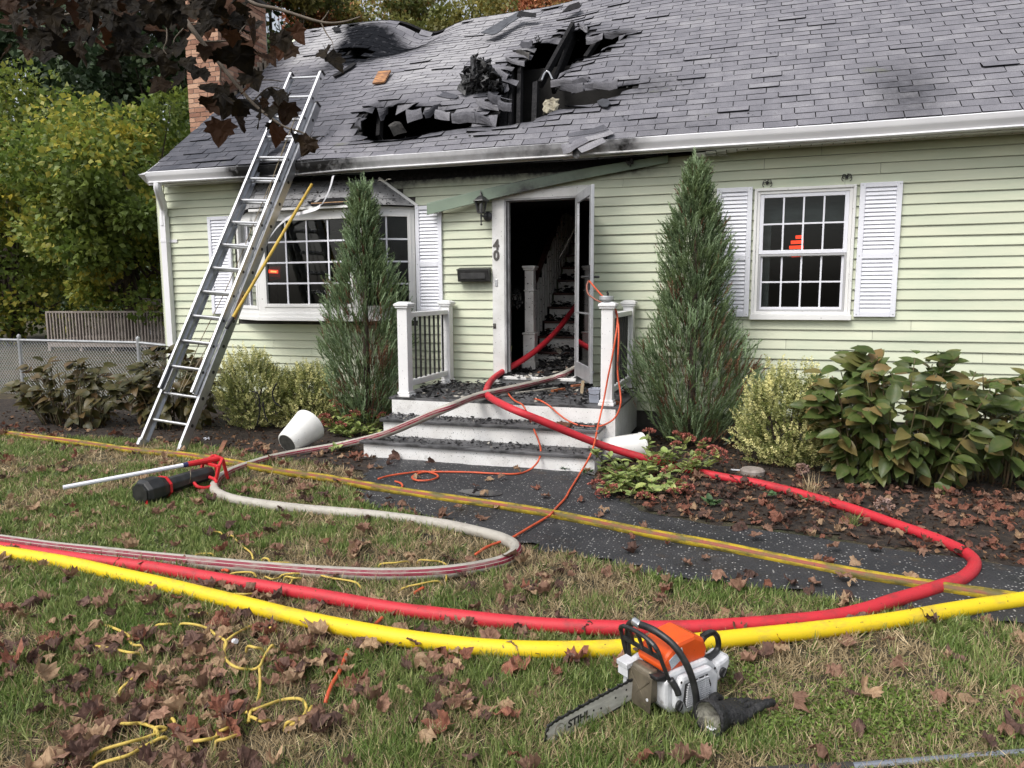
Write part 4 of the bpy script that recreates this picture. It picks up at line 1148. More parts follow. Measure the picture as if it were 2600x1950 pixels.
# ================================================================== porch steps and railings
porch = thing('porch_steps', 'white front steps with dark grey treads covered in black debris', 'steps', (-2.38, -.95, 0))
PX0, PX1, DZ, DY = -3.56, -1.18, .52, -1.36
mb = MB()
for i in range(9):
    y1 = -.02 - i * .148; y0 = max(y1 - .143, DY - .02)
    MB().b2((PX0 - .015, y0, DZ - .025), (PX1 + .015, y1, DZ + rnd.uniform(-.001, .001))).build('deck_board', M_deckb, porch, bevel=.003)
RS = DZ / 3.0
def riser(x0, x1, y, z0, z1): MB().b2((x0, y, z0), (x1, y + .02, z1)).build('riser', M_riser, porch)
riser(PX0 + .03, PX1 - .02, DY, RS * 2 - .01, DZ - .026)
MB().b2((PX1 - .04, DY + .021, .10), (PX1 - .02, -.03, DZ - .026)).build('side_panel', M_riser, porch)
MB().b2((PX0 + .03, DY + .021, .0), (PX0 + .05, -.03, DZ - .026)).build('side_panel', M_riser, porch)
SX0, SX1 = -3.47, -1.31
for k in (1, 2):
    y = DY - .28 * (3 - k); zt = RS * k; ext = .02 if k == 2 else .0
    x0, x1 = (SX0 - .02, SX1) if k == 2 else (SX0 - .09, SX1 + .03)
    MB().b2((x0 - .03, y - .02, zt - .03), (x1 + .02, y + .30, zt)).build('tread', M_deckb, porch, bevel=.006)
    riser(x0, x1, y + .012, -.05 if k == 1 else RS - .01, zt - .031)
    MB().b2((x1 - .02, y + .033, -.05), (x1, y + .29, zt - .031)).build('side_panel', M_riser, porch)
    MB().b2((x0, y + .033, -.05), (x0 + .02, y + .29, zt - .031)).build('side_panel', M_riser, porch)
MB().b2((SX1 + .0, DY + .001, 0.02), (PX1 - .021, DY + .019, RS * 2 - .011)).build('side_panel', M_riser, porch)
def railing(xf, yf, xb, yb, label):
    rl = thing('porch_railing', label, 'railing', ((xf + xb) / 2, (yf + yb) / 2, DZ), 'porch railings')
    for (x, y, w) in ((xf, yf, .112), (xb, yb, .112)):
        po = MB().b2((x - w / 2, y - w / 2, DZ + .001), (x + w / 2, y + w / 2, DZ + .915)).build('post', M_post, rl, bevel=.006)
        WL[po.name] = WL[rl.name] + np.array(po.location)
        cpm = MB(); cpm.b2((x - .073, y - .073, DZ + .915), (x + .073, y + .073, DZ + .935)).b2((x - .083, y - .083, DZ + .936), (x + .083, y + .083, DZ + .958))
        h = .083; zt = DZ + .959
        cpm.add([(x - h, y - h, zt), (x + h, y - h, zt), (x + h, y + h, zt), (x - h, y + h, zt), (x - .045, y - .045, zt + .022), (x + .045, y - .045, zt + .022), (x + .045, y + .045, zt + .022), (x - .045, y + .045, zt + .022)],
                [(0, 1, 5, 4), (1, 2, 6, 5), (2, 3, 7, 6), (3, 0, 4, 7), (4, 5, 6, 7)])
        cpm.build('post_cap', M_post, po, bevel=.005)
        bs = MB(); bs.b2((x - .075, y - .075, DZ + .0015), (x + .075, y + .075, DZ + .03)).b2((x - .067, y - .067, DZ + .0301), (x + .067, y + .067, DZ + .055)); bs.build('post_base', M_post, po, bevel=.006)
    a, b_ = V3((xf, yf + .058, 0)), V3((xb, yb - .058, 0))
    MB().bar(a + [0, 0, DZ + .845], b_ + [0, 0, DZ + .845], .085, .05).build('top_rail', M_post, rl, bevel=.006)
    MB().bar(a + [0, 0, DZ + .13], b_ + [0, 0, DZ + .13], .06, .06).build('bottom_rail', M_post, rl, bevel=.006)
    n = 8
    for i in range(n):
        p = a + (b_ - a) * ((i + .6) / (n + .2)); MB().tube([p + [0, 0, DZ + .155], p + [0, 0, DZ + .825]], .0125, 8).build('baluster', M_iron, rl)
railing(-3.41, -1.27, -3.43, -.13, 'white porch railing with black balusters at the near end by the bay window')
railing(-1.295, -1.27, -1.285, -.13, 'white porch railing with orange cord hung over it beside the storm door')

# ================================================================== stair inside the doorway
st = thing('indoor_staircase', 'white staircase littered with burnt debris inside the open front door', 'staircase', (-2.1, 1.2, .60))
FZ = .60; NX = -2.89
Y0 = 1.33
for i in range(12):
    z = FZ + .195 * (i + 1); y = Y0 + .255 * i
    MB().b2((NX + .10, y, z - .195), (-1.725, y + .015, z - .032)).build('riser', M_stair_w, st)
    MB().b2((NX + .09, y - .03, z - .03), (-1.725, y + .255, z)).build('tread', M_tread_in, st, bevel=.005)
for i in range(24):
    y = Y0 + .05 + i * .127; z = FZ + .195 * (int((y - Y0) / .255) + 1)
    MB().b2((NX + .05, y - .018, z), (NX + .085, y + .018, z + .80)).build('baluster', M_stair_w, st)
MB().bar((NX + .068, Y0 + .0, FZ + 1.04), (NX + .068, Y0 + 3.0, FZ + 1.04 + 3.0 * .195 / .255), .06, .05).build('handrail', M_tread_in, st)
nx, ny = -2.672, .76
mb = MB(); mb.b2((nx - .075, ny - .075, FZ), (nx + .075, ny + .075, FZ + .46)).b2((nx - .085, ny - .085, FZ + .461), (nx + .085, ny + .085, FZ + .485))
mb.b2((nx - .057, ny - .057, FZ + .486), (nx + .057, ny + .057, FZ + 1.26)).b2((nx - .068, ny - .068, FZ + 1.0), (nx + .068, ny + .068, FZ + 1.02))
mb.b2((nx - .075, ny - .075, FZ + 1.261), (nx + .075, ny + .075, FZ + 1.285)).b2((nx - .085, ny - .085, FZ + 1.286), (nx + .085, ny + .085, FZ + 1.315))
mb.b2((nx - .09, ny - .09, FZ), (nx + .09, ny + .09, FZ + .12))
mb.build('newel_post', M_stair_w, st, bevel=.008)
MB().tube([at_y(1481, 540, 1.8), at_y(1421, 655, 1.8)], .012, 6).build('hanging_trim_strip', M_stair_w, None, 'thin pale trim strip hanging loose in the dark stairwell', 'trim strip')
mb = MB(); c = at_y(1304, 758, .55)
crumple(mb, c, .11, 20, 1.2, (.4, .9))
mb.build('dark_bundle', pm('wet_black_plastic', (.012, .012, .012), .25, (.03, .03, .03), 10), None, 'crumpled shiny black bundle just inside the door behind the jamb', 'bundle')
MB().box(at_y(1294, 885, .5), (.05, .02, .075), eul(0, .1, 0)).build('yellow_tag', pm('tag_yellow', (.45, .45, .13), .5), None, 'small yellow tag showing low in the dark doorway', 'tag')

# burnt debris on deck, sill, stairs and treads
def chips(name, n, sampler, label, lo=.008, hi=.04, mats=None, probs=None, flat=.5, kind='stuff'):
    vs, fs, mi = [], [], []
    base = np.array([[math.cos(a), math.sin(a), 0] for a in (0, 1.1, 2.3, 3.6, 5.0)] + [[0, 0, 1.0]])
    tf = np.array([(0, 1, 5), (1, 2, 5), (2, 3, 5), (3, 4, 5), (4, 0, 5)])
    mb = MB()
    for _ in range(n):
        p = sampler()
        if p is None: continue
        s_ = NR.uniform(lo, hi) * NR.choice([.6, 1, 1.5]); q = base * (np.array([NR.uniform(.5, 1.6), NR.uniform(.35, .9), NR.uniform(.2, 1) * flat]) * s_) * (1 + .25 * NR.normal(size=(6, 1)))
        q = q @ eul(NR.normal() * .3, NR.normal() * .3, NR.uniform(0, 6.28)).T
        k = int(NR.choice(len(mats), p=probs))
        mb.add(q + p, tf, k, NR.uniform())
    o = mb.build(name, mats); return tag(o, label, kind=kind)
M_ash = pm('pale_plaster', (.42, .40, .35), .9, (.20, .18, .15), 14)
M_ember = pm('scorched_wood', (.20, .075, .035), .8, (.05, .025, .015), 14)
def on_deck():
    x, y = NR.uniform(PX0 + .03, PX1 - .05), NR.uniform(DY, -.04)
    w = .25 + .75 * sstep(y, -1.3, -.5); w = max(w, .7 * float(sstep(-x, 2.2, 2.7)))
    if NR.uniform() > w: return None
    return V3((x, y, DZ + NR.uniform(0, .02) + .05 * max(0, NR.normal()) * .4 * w))
chips('burnt_debris', 1700, on_deck, 'black burnt debris covering the porch deck', .008, .032, [M_charg, M_char, M_ash, M_ember], [.47, .43, .065, .035])
def on_tread():
    k = NR.choice([1, 2, 2]); y0 = DY - .28 * (3 - k)
    x, y = NR.uniform(SX0 - .05, SX1), y0 + .30 * NR.uniform() ** .7
    return V3((x, y - .01, RS * k + .002 + abs(NR.normal()) * .006))
chips('burnt_debris', 1300, on_tread, 'black burnt debris strewn on the two lower treads', .005, .017, [M_charg, M_char, M_ash], [.5, .46, .04])
def in_hall():
    x, y = NR.uniform(-2.90, -1.80), NR.uniform(-.08, 1.4)
    h = .02 + .20 * float(sstep(y, .3, 1.1)) * (1 if x > -2.45 else .3)
    return V3((x, y, FZ + h * NR.uniform(.2, 1)))
chips('burnt_debris', 1500, in_hall, 'heap of black burnt debris on the hall floor behind the sill', .015, .05, [M_char, M_charg, M_ash, M_ember], [.5, .38, .08, .04])
def on_stairs():
    i = NR.randint(0, 7); z = FZ + .195 * (i + 1); y = Y0 + .255 * i
    x = NX + .1 + .72 * (NR.uniform() ** 1.4 if i in (1, 2) else NR.uniform())
    yy = NR.uniform(0, .24); return V3((x, y + yy, z + NR.uniform(0, .03 + .22 * yy) * (1.2 if x < NX + .5 else .7)))
chips('burnt_debris', 900, on_stairs, 'black burnt debris lying on the inside stair treads', .015, .045, [M_char, M_charg, M_ember], [.6, .36, .04])
# countable bits on the deck: boards, lath, tub
def stick(name, label, cat, a, b_, w, h, mat, group=None): return MB().bar(a, b_, w, h).build(name, mat, None, label, cat, group)
def dk(px, py, z=.03): return at_z(px, py, DZ + z)
stick('lath_strip', 'long pale splintered strip lying across the debris on the porch', 'wood strip', dk(1310, 998), dk(1415, 985), .03, .015, M_ash)
stick('lath_strip', 'scorched orange wood strip on the porch next to the pale strip', 'wood strip', dk(1402, 993), dk(1432, 987), .035, .02, pm('orange_wood', (.40, .12, .04), .7, (.10, .03, .015), 12))
stick('charred_board', 'long black board lying along the porch under the storm door', 'board', dk(1310, 985), dk(1516, 975), .06, .03, M_char)
stick('lath_strip', 'short brown strip on the black board by the storm door', 'wood strip', dk(1452, 980, .06), dk(1482, 977, .06), .04, .02, pm('brown_strip', (.32, .12, .06), .7))
stick('wood_block', 'pale upright wood offcut standing among debris near the plastic tub', 'offcut', dk(1476, 1003, .0), dk(1480, 1003, .0) + [0, 0, .15], .035, .03, pm('pale_wood', (.50, .40, .27), .7, (.3, .22, .13), 9))
stick('wood_block', 'burnt orange chunk of wood on the second tread', 'offcut', at_z(1418, 1076, RS * 2 + .02), at_z(1450, 1080, RS * 2 + .02), .05, .04, M_ember)
tb = thing('plastic_tub', 'small clear plastic tub on the porch beside the railing post', 'tub', dk(1512, 1025, 0))
M_tub = pm('cloudy_plastic', (.34, .36, .42), .3, (.26, .28, .33), 6)
c = dk(1512, 1022, 0)
MB().lathe([(.066, .003), (.080, .13), (.084, .13), (.084, .142), (.077, .142), (.063, .01)], c, 4, eul(0, 0, .7)).build('tub_body', M_tub, tb, bevel=.008)
MB().tube([c + [.06 * math.cos(a) * 1.25, -.075, .13 - .045 * math.sin(a)] for a in np.linspace(0, math.pi, 10)], .003, 6).build('wire_handle', M_iron, tb)
st_ = MB(); crumple(st_, dk(1566, 1020, .03), .05, 6); st_.build('rust_lump', M_ember, None, 'rusty brown lump on the porch edge outside the railing post', 'debris lump')

# ================================================================== things fixed on the front wall
wl = thing('wall_lantern', 'dark grey carriage lantern on the siding beside the door frame', 'lantern', (-2.95, -.02, 2.42))
wl['label'] = 'dark grey carriage lantern on the siding beside the door frame'
lx, ly = -2.975, -.155
M_lamp = pm('lantern_grey', (.045, .045, .048), .4, (.03, .03, .03), 9)
MB().lathe([(.055, 0), (.055, .012), (.04, .022), (.018, .03)], (-2.94, -.022, 2.455), 18, rotm((1, 0, 0), R(90))).build('back_plate', M_lamp, wl)
MB().tube(catmull([(-2.94, -.05, 2.455), (-2.95, -.10, 2.44), (lx, ly, 2.46)], 5), .011, 8).tube([(lx, ly, 2.47), (lx, ly, 2.36)], [.012, .006], 8).lathe([(.010, 0), (.016, .012), (.002, .024)], (lx, ly, 2.345), 10).build('arm', M_lamp, wl)
MB().lathe([(.098, 2.612), (.092, 2.622), (.05, 2.66), (.02, 2.675), (.012, 2.70), (.004, 2.73)], (lx, ly, 0), 6).build('roof_cap', M_lamp, wl)
MB().lathe([(.034, 2.475), (.044, 2.482), (.044, 2.490), (.034, 2.492)], (lx, ly, 0), 6).build('base_ring', M_lamp, wl)
fr = MB()
for k in range(6):
    a = R(60 * k); fr.bar((lx + .042 * math.cos(a), ly + .042 * math.sin(a), 2.49), (lx + .072 * math.cos(a), ly + .072 * math.sin(a), 2.615), .009, .009)
fr.build('cage', M_lamp, wl)
MB().lathe([(.038, 2.491), (.066, 2.612)], (lx, ly, 0), 6).build('glass_panel', glassmat('lamp_glass', (.75, .75, .75), 1.0, .1), wl)
MB().lathe([(.018, 2.492), (.022, 2.52), (.020, 2.575), (.008, 2.59)], (lx, ly, 0), 12).build('candle', M_white, wl)
mbx = thing('mailbox', 'black horizontal mailbox hung on the siding beside the door frame', 'mailbox', (-3.1, -.1, 1.72))
mz0, mz1, mx0, mx1 = 1.715, 1.865, -3.295, -2.91
MB().prism([(mx0, -.022, mz0), (mx0, -.10, mz0), (mx0, -.125, mz1 - .02), (mx0, -.022, mz1 - .005)], (mx1 - mx0, 0, 0)).build('box_body', M_iron, mbx, bevel=.006)
MB().prism([(mx0 - .006, -.020, mz1 + .015), (mx0 - .006, -.020, mz1), (mx0 - .006, -.128, mz1 - .022), (mx0 - .006, -.132, mz1 - .008)], (mx1 - mx0 + .012, 0, 0)).build('lid', M_iron, mbx, bevel=.004)
MB().b2((mx0 + .04, -.119, mz0 + .03), (mx1 - .04, -.112, mz0 + .10)).build('front_panel', M_iron, mbx, bevel=.003)
# frieze board fallen across the door head
fb = thing('fallen_frieze_board', 'green trim board fallen slantwise across the top of the front door', 'trim board', (-2.3, -.1, 2.7))
a0, a1 = at_y(1085, 531, -.145), at_y(1696, 404, -.05)
n = 14; G = []
so = []
for i in range(n + 1):
    t = i / n; p = a0 + (a1 - a0) * t + V3((0, 0, .035 * math.sin(math.pi * t) + .0)); h = .132 * (1 - .45 * t * t)
    G.append([p + [0, -.012, h / 2], p + [0, -.014, h * .4], p + [0, -.014, -h / 2], p + [0, .012, -h / 2]])
    k = .75 * math.exp(-((t - .42) / .10) ** 2) + .45 * math.exp(-((t - .62) / .08) ** 2); so += [k, k, k * .5, k]
MB().sheet(np.array(G)[::-1], .012, 0, .5, so[::-1]).build('board', pm('green_board', (.235, .30, .225), .5, (.19, .25, .19), 3, soot=True, dirt=((.10, .10, .10), 3, .62, .8)), fb)
frr = MB()
for i in range(60):
    t = NR.uniform(.30, .95); p = a0 + (a1 - a0) * t + V3((0, 0, .035 * math.sin(math.pi * t) + .06 * (1 - .4 * t * t))); crumple(frr, p + [0, .0, .004], .014, 1, .5)
frr.build('scorched_edge', M_flapback, fb)
# drooping top clapboard edge beside it, burnt scrap under the eave
mb = MB(); crumple(mb, at_y(1600, 412, -.12), .06, 6, .5); mb.build('soffit_scrap', M_charg, None, 'burnt scrap of soffit dangling under the gutter above the slim conifer', 'scrap')
MB().sheet(np.array([[at_y(1786 + 9 * i, 392 + (4 if i % 2 else 0), -.10 - .03 * j) for i in range(8)] for j in range(3)]), .004).build('soffit_scrap', M_white, None, 'torn white soffit strip hanging under the eave near the conifer tip', 'scrap')
mb = MB(); mb.sheet(np.array([[at_y(958 + 5 * i, 459 - (2 if i in (1, 2) else (5 if i > 4 else 0)), -.30 - .02 * j) for i in range(8)] for j in range(3)]), .006)
mb.build('scorched_scrap', M_ash, None, 'pale curled scrap under the eave at the bay roof corner', 'scrap')
for px_, py_ in ((1948, 465), (2150, 450)):
    hk = at_y(px_, py_, -.02)
    mb = MB(); mb.lathe([(.012, 0), (.014, .01), (.004, .018)], hk, 10, rotm((1, 0, 0), R(90)))
    for s_ in (-1, 1):
        for (r_, zz) in ((.020, .008), (.024, -.014)):
            mb.tube([hk + [s_ * (.014 + r_ * .5 - r_ * .8 * math.cos(a)), -.010, zz + r_ * math.sin(a)] for a in np.linspace(-.3, 4.6, 12)], .0035, 6)
    mb.tube([hk + [0, -.02, .01], hk + [.008, -.03, .032]], .004, 6)
    mb.build('wall_hook', M_iron, None, 'small black iron hook on the siding above the ' + ('left' if px_ < 2000 else 'right') + ' end of the window', 'wall hook', 'iron hooks over the window')

# glowing shapes added behind the panes to imitate reflected red truck lights
def glowmat(name, col, st):
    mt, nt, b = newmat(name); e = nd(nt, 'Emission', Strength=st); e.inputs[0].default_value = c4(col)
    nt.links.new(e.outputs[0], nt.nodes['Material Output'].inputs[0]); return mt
M_red = glowmat('red_reflection_glow', (1.0, .06, .02), 2.2); M_redd = glowmat('red_reflection_dim', (.8, .02, .02), .10); M_org = glowmat('orange_reflection_glow', (1.0, .18, .05), 5.0)
rl = thing('red_reflection', 'stack of glowing red bars added as a truck light reflection in the double hung window', 'red light', at_y(2026, 618, .45))
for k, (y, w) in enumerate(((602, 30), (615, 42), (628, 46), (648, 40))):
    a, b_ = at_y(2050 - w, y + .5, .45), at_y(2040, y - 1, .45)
    MB().bar(a, b_, .02, .035).build('reflected_bar', M_red, rl)
rl = thing('red_reflection', 'red glow with a red rim added as a truck light reflection in the bay window pane', 'red light', at_y(695, 690, .3))
MB().bar(at_y(688, 689, .3), at_y(701, 690, .3), .02, .022).build('reflection_core', M_org, rl)
MB().bar(at_y(683, 689, .32), at_y(705, 690, .32), .02, .045).build('lens', M_red, rl)  # glowing middle of the added reflection
MB().bar(at_y(684, 690, .34), at_y(710, 692, .34), .01, .13).build('reflection_halo', M_redd, rl)
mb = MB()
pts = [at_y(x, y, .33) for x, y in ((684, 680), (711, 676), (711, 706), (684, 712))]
mb.tube(pts + [pts[0]], .005, 6); mb.build('reflection_rim', M_redd, rl)

# ================================================================== extension ladder and pike pole
G0 = at_y(690, 442, -.49)                                  # where it leans on the gutter
Fm = (at_z(445, 1143) + at_z(330, 1136)) / 2 + V3((.10, 0, 0))
Ld = G0 - Fm; Ld /= np.linalg.norm(Ld); Lx = V3((1, 0, 0)); Lx = Lx - Ld * (Lx @ Ld); Lx /= np.linalg.norm(Lx); Ln = np.cross(Lx, Ld)
if Ln[1] > 0: Ln = -Ln
lad = thing('extension_ladder', 'aluminium extension ladder leaning on the roof edge at the chimney end', 'ladder', Fm)
def LP(u, w, v): return Fm + Ld * v + Lx * u + Ln * w
lrot = np.stack([Lx, Ln, Ld], 1)
def lbx(mb, u0, u1, w0, w1, v0, v1): mb.box(LP((u0 + u1) / 2, (w0 + w1) / 2, (v0 + v1) / 2), (u1 - u0, w1 - w0, v1 - v0), lrot); return mb
def toplen(px_, py_):
    best = min(np.arange(3, 8, .01), key=lambda v: abs(proj(LP(0, 0, v))[1] - py_)); return best
LB_ = toplen(0, 268); LF = toplen(0, 200)
def rail(u, w, v0, v1, dep, th, name, inner):
    s_ = 1 if inner > 0 else -1
    m_ = MB(); lbx(m_, u - th / 2, u + th / 2, w - dep / 2, w + dep / 2, v0, v1)
    for ww in (w - dep / 2, w + dep / 2 - .006): lbx(m_, min(u + s_ * th / 2, u + s_ * .026), max(u + s_ * th / 2, u + s_ * .026), ww, ww + .006, v0, v1)
    return m_.build(name, M_alum, lad)
WB, WF = .268, .230
for s_ in (-1, 1):
    r1 = rail(s_ * WB, -.012, 0.06, LB_, .105, .006, 'base_rail', -s_); r2 = rail(s_ * WF, .080, .62, LF, .085, .006, 'fly_rail', -s_)
    WL[r1.name] = WL[lad.name] + np.array(r1.location); WL[r2.name] = WL[lad.name] + np.array(r2.location)
    ft = MB(); lbx(ft, s_ * WB - .02, s_ * WB + .02, -.05, .05, -.005, .08); ft.build('foot', M_alum2, lad, bevel=.01)
    hb = MB()
    for v in np.arange(.30, LB_ - .05, .305): hb.lathe([(.019, 0), (.019, .003), (.001, .004)], LP(s_ * WB + s_ * .003, -.012, v), 12, np.stack([Ln, Ld, Lx * s_], 1))
    tag(hb.build('rung_end', M_iron, r1), kind='stuff')
    hb = MB()
    for v in np.arange(.86, LF - .05, .305): hb.lathe([(.016, 0), (.016, .003), (.001, .004)], LP(s_ * WF + s_ * .003, .080, v), 12, np.stack([Ln, Ld, Lx * s_], 1))
    tag(hb.build('rung_end', M_iron, r2), kind='stuff')
    MB().box(LP(s_ * WF, .080, LF + .012), (.03, .084, .024), lrot).build('end_cap', M_iron, lad, bevel=.004)
    MB().box(LP(s_ * WB, 0, LB_ + .012), (.03, .094, .024), lrot).build('end_cap', M_iron, lad, bevel=.004)
for v in np.arange(.30, LB_ - .05, .305): MB().tube([LP(-WB + .003, 0, v), LP(WB - .003, 0, v)], .0165, 10).build('rung', M_alum, lad)
for v in np.arange(.86, LF - .05, .305): MB().tube([LP(-WF + .003, .080, v + .03), LP(WF - .003, .080, v + .03)], .0155, 10).build('rung', M_alum, lad)
for s_ in (-1, 1):
    lk = MB(); lbx(lk, s_ * (WF - .03) - .012, s_ * (WF - .03) + .012, .02, .07, .62, .90); lk.build('rung_lock', M_alum2, lad, bevel=.004)
MB().tube(catmull([LP(.04, .03, LB_ - .2), LP(.035, .0, LB_ - .9), LP(.05, .02, 3.0), LP(.02, .0, 2.0), LP(-.02, .03, 1.2), LP(.0, .05, .62)], 8), .005, 6).build('rope', M_rope, lad)
MB().tube(catmull([LP(.04, .03, LB_ - .2), LP(.06, .03, LB_ - 1.0), LP(.09, .0, 2.9), LP(.10, .02, 2.0), LP(.08, .0, 1.3), LP(.03, .05, .64)], 8), .005, 6).build('rope', M_rope, lad)
MB().lathe([(.03, -.008), (.03, .008)], LP(.05, .035, LB_ - .16), 14, np.stack([Ln, Ld, Lx], 1)).build('pulley', M_alum2, lad)
lbx(MB(), WB + .0035, WB + .0042, -.03, .03, 1.55, 1.88).build('sticker', pm('ladder_sticker', (.55, .52, .30), .5, (.45, .12, .10), 9), lad)
pl = thing('pike_pole', 'yellow pole leaning from the ladder rail up to the bay window roof', 'pole', LP(WB + .02, .06, 1.5))
vv = min(np.arange(.5, 3.5, .01), key=lambda v: abs(proj(LP(WB, 0, v))[1] - 838))
pa = LP(WB + .035, .075, vv); pb = at_y(792, 468, -.33)
pd_ = (pb - pa) / np.linalg.norm(pb - pa)
M_poley = pm('yellow_fibreglass', (.58, .40, .055), .45, (.46, .30, .04), 7, specks=((.2, .15, .05), 50, .68, .72))
MB().tube([pa + pd_ * .12, pb], .0175, 12).build('pole_shaft', M_poley, pl)
MB().tube([pa - pd_ * .02, pa + pd_ * .125], .021, 12).build('pole_grip', M_iron, pl)
ms = MB(); P_ = catmull([at_y(846, 446, -.42), at_y(838, 476, -.46), at_y(824, 508, -.5), at_y(808, 527, -.52), at_y(780, 537, -.52), at_y(750, 545, -.5), at_y(728, 556, -.47), at_y(706, 575, -.45), at_y(690, 596, -.44), at_y(676, 618, -.43)], 5)
G = np.array([[p + V3((w * (.35 if i < 14 else .1), w * .2, w * (.2 if i < 14 else .9) + (.0))) * (1 - .6 * i / len(P_)) for w in (-.032, 0, .032)] for i, p in enumerate(P_)])
ms.sheet(G, .002).build('bent_metal_strip', M_gutter, None, 'bent white metal trim strip dangling from the eave across the bay window', 'trim strip')
# ================================================================== hoses
def hosemat(name, col, dirt, stripes=None, dlo=.52, dhi=.75, rough=.55):
    mt, nt, b = newmat(name)
    pos = nt.nodes.new('ShaderNodeNewGeometry').outputs['Position']
    c = nd(nt, 'RGB').outputs[0]; c.default_value = c4(col)
    ang = nd(nt, 'Attribute', _attribute_name='ang').outputs['Fac']
    if stripes:
        for (a0_, a1_, sc_) in (stripes if stripes != 'GREY' else [(.175, .247, RB), (.262, .334, RB)]):
            f = mth(nt, 'MULTIPLY', mth(nt, 'GREATER_THAN', ang, a0_), mth(nt, 'LESS_THAN', ang, a1_))
            c = mixc(nt, f, c, sc_)
    mp = nt.nodes.new('ShaderNodeVectorMath'); mp.operation = 'MULTIPLY'; nt.links.new(pos, mp.inputs[0]); mp.inputs[1].default_value = (3, 3, 9)
    c = mixc(nt, ramp(nt, noise(nt, mp.outputs[0], 2.2, 6, .7), dlo, dhi), c, dirt)
    c = mixc(nt, ramp(nt, noise(nt, pos, 38, 3, .6), .67, .74), c, (dirt[0] * .5, dirt[1] * .5, dirt[2] * .5))
    nt.links.new(c, b.inputs['Base Color']); b.inputs['Roughness'].default_value = rough
    w = nt.nodes.new('ShaderNodeTexVoronoi'); nt.links.new(pos, w.inputs['Vector']); w.inputs['Scale'].default_value = 420
    bp = nd(nt, 'Bump', Strength=.25, Distance=.003); nt.links.new(w.outputs['Distance'], bp.inputs['Height']); nt.links.new(bp.outputs[0], b.inputs['Normal'])
    return mt
M_hred = hosemat('red_hose_jacket', (.52, .022, .035), (.20, .03, .03), None, .50, .76)
M_hyel = hosemat('yellow_hose_jacket', (.74, .54, .010), (.44, .33, .05), None, .52, .74)
M_hyel2 = hosemat('dirty_yellow_hose_jacket', (.42, .30, .014), (.10, .085, .018), [(.80, .90, (.25, .045, .02))], .42, .62)
RB = (.20, .012, .032)
M_hgrey = hosemat('grey_striped_jacket', (.42, .395, .345), (.26, .235, .20), 'GREY', .48, .72)
def hose(name, pts, r, mat, label, group='fire hoses', sub=8, n=30, flat=0.0, twist=0.0):
    """pts already in metres; angle 0 is the top, growing towards the left hand of the running direction"""
    P = catmull(pts, sub); m_ = len(P)
    # even out the spacing a little and add the slackness of a charged line
    T = np.gradient(P, axis=0); T /= np.linalg.norm(T, axis=1)[:, None]
    mb = MB()
    L = np.concatenate([[0], np.cumsum(np.linalg.norm(np.diff(P, axis=0), axis=1))])
    for i in range(m_):
        up_ = V3((0, 0, 1)); side = np.cross(up_, T[i]); side /= np.linalg.norm(side) + 1e-9; u2 = np.cross(T[i], side)
        rr = r * (1 + .02 * math.sin(L[i] * 9) + .05 * (vnoise(L[i] * 1.6, 1.0, 50) - .5))
        wob = .010 * (vnoise(L[i] * 1.3, 4.0, 51) - .5); P[i] = P[i] + side * wob
        for j in range(n + 1):
            a = 2 * math.pi * j / n
            mb.v.append(tuple(P[i] + rr * (u2 * math.cos(a) * (1 - flat) + side * math.sin(a)))); mb.ang.append(j / n + twist * L[i] / L[-1])
    mb.tint = [.5] * len(mb.v); mb.soot = [0] * len(mb.v)
    for i in range(m_ - 1):
        for j in range(n):
            o = i * (n + 1) + j; mb.f.append((o, o + n + 1, o + n + 2, o + 1))
    mb.mi = [0] * len(mb.f)
    return mb.build(name, mat, None, label, 'fire hose', group, smooth=True)
def Z(L, z): return [at_z(x, y, z) for x, y in L]
rH = .036
grey = [at_y(1500, 912, .35)] + [at_z(x, y, z) for x, y, z in ((1462, 934, .685), (1430, 951, .655), (1395, 963, .61), (1300, 986, .585), (1215, 1005, .58), (1140, 1034, .575), (1060, 1068, .42), (974, 1103, .23), (880, 1127, .09), (767, 1147, .04))] + \
    Z([(680, 1165), (610, 1187), (570, 1205), (547, 1226), (547, 1247), (580, 1264), (640, 1277), (730, 1289), (850, 1300), (974, 1311), (1122, 1331), (1240, 1357), (1290, 1375), (1308, 1392), (1300, 1410), (1265, 1428), (1181, 1446), (1092, 1456), (974, 1459), (870, 1455), (767, 1449), (560, 1432), (413, 1418), (324, 1409), (160, 1392), (-40, 1366), (-300, 1330)], rH)
hose('fire_hose', grey, rH, M_hgrey, 'grey fire hose with a dark red double stripe, snaking from the door over the lawn', twist=.13)
red = [at_y(1470, 765, 2.2), at_y(1445, 800, 1.55), at_y(1416, 837, 1.1), at_y(1371, 881, .62), at_y(1326, 915, .28)] + \
    [at_z(x, y, z) for x, y, z in ((1281, 941, .675), (1252, 962, .62), (1238, 983, .575), (1237, 1001, .57), (1256, 1016, .572), (1302, 1039, .565), (1379, 1070, .46), (1458, 1103, .33), (1536, 1133, .21), (1615, 1157, .12), (1713, 1182, .05))] + \
    Z([(1801, 1205), (1919, 1227), (2008, 1248), (2067, 1264), (2156, 1290), (2276, 1332), (2400, 1378), (2470, 1420), (2450, 1462), (2370, 1494), (2276, 1524), (2200, 1549), (2100, 1568), (1900, 1585), (1700, 1594), (1500, 1592), (1300, 1580), (1100, 1558), (974, 1541), (767, 1505), (560, 1472), (413, 1446), (324, 1433), (150, 1410), (-80, 1378), (-320, 1340)], .037)
hose('fire_hose', red, .035, M_hred, 'bright red fire hose from the doorway, through the flower bed and back across the lawn')
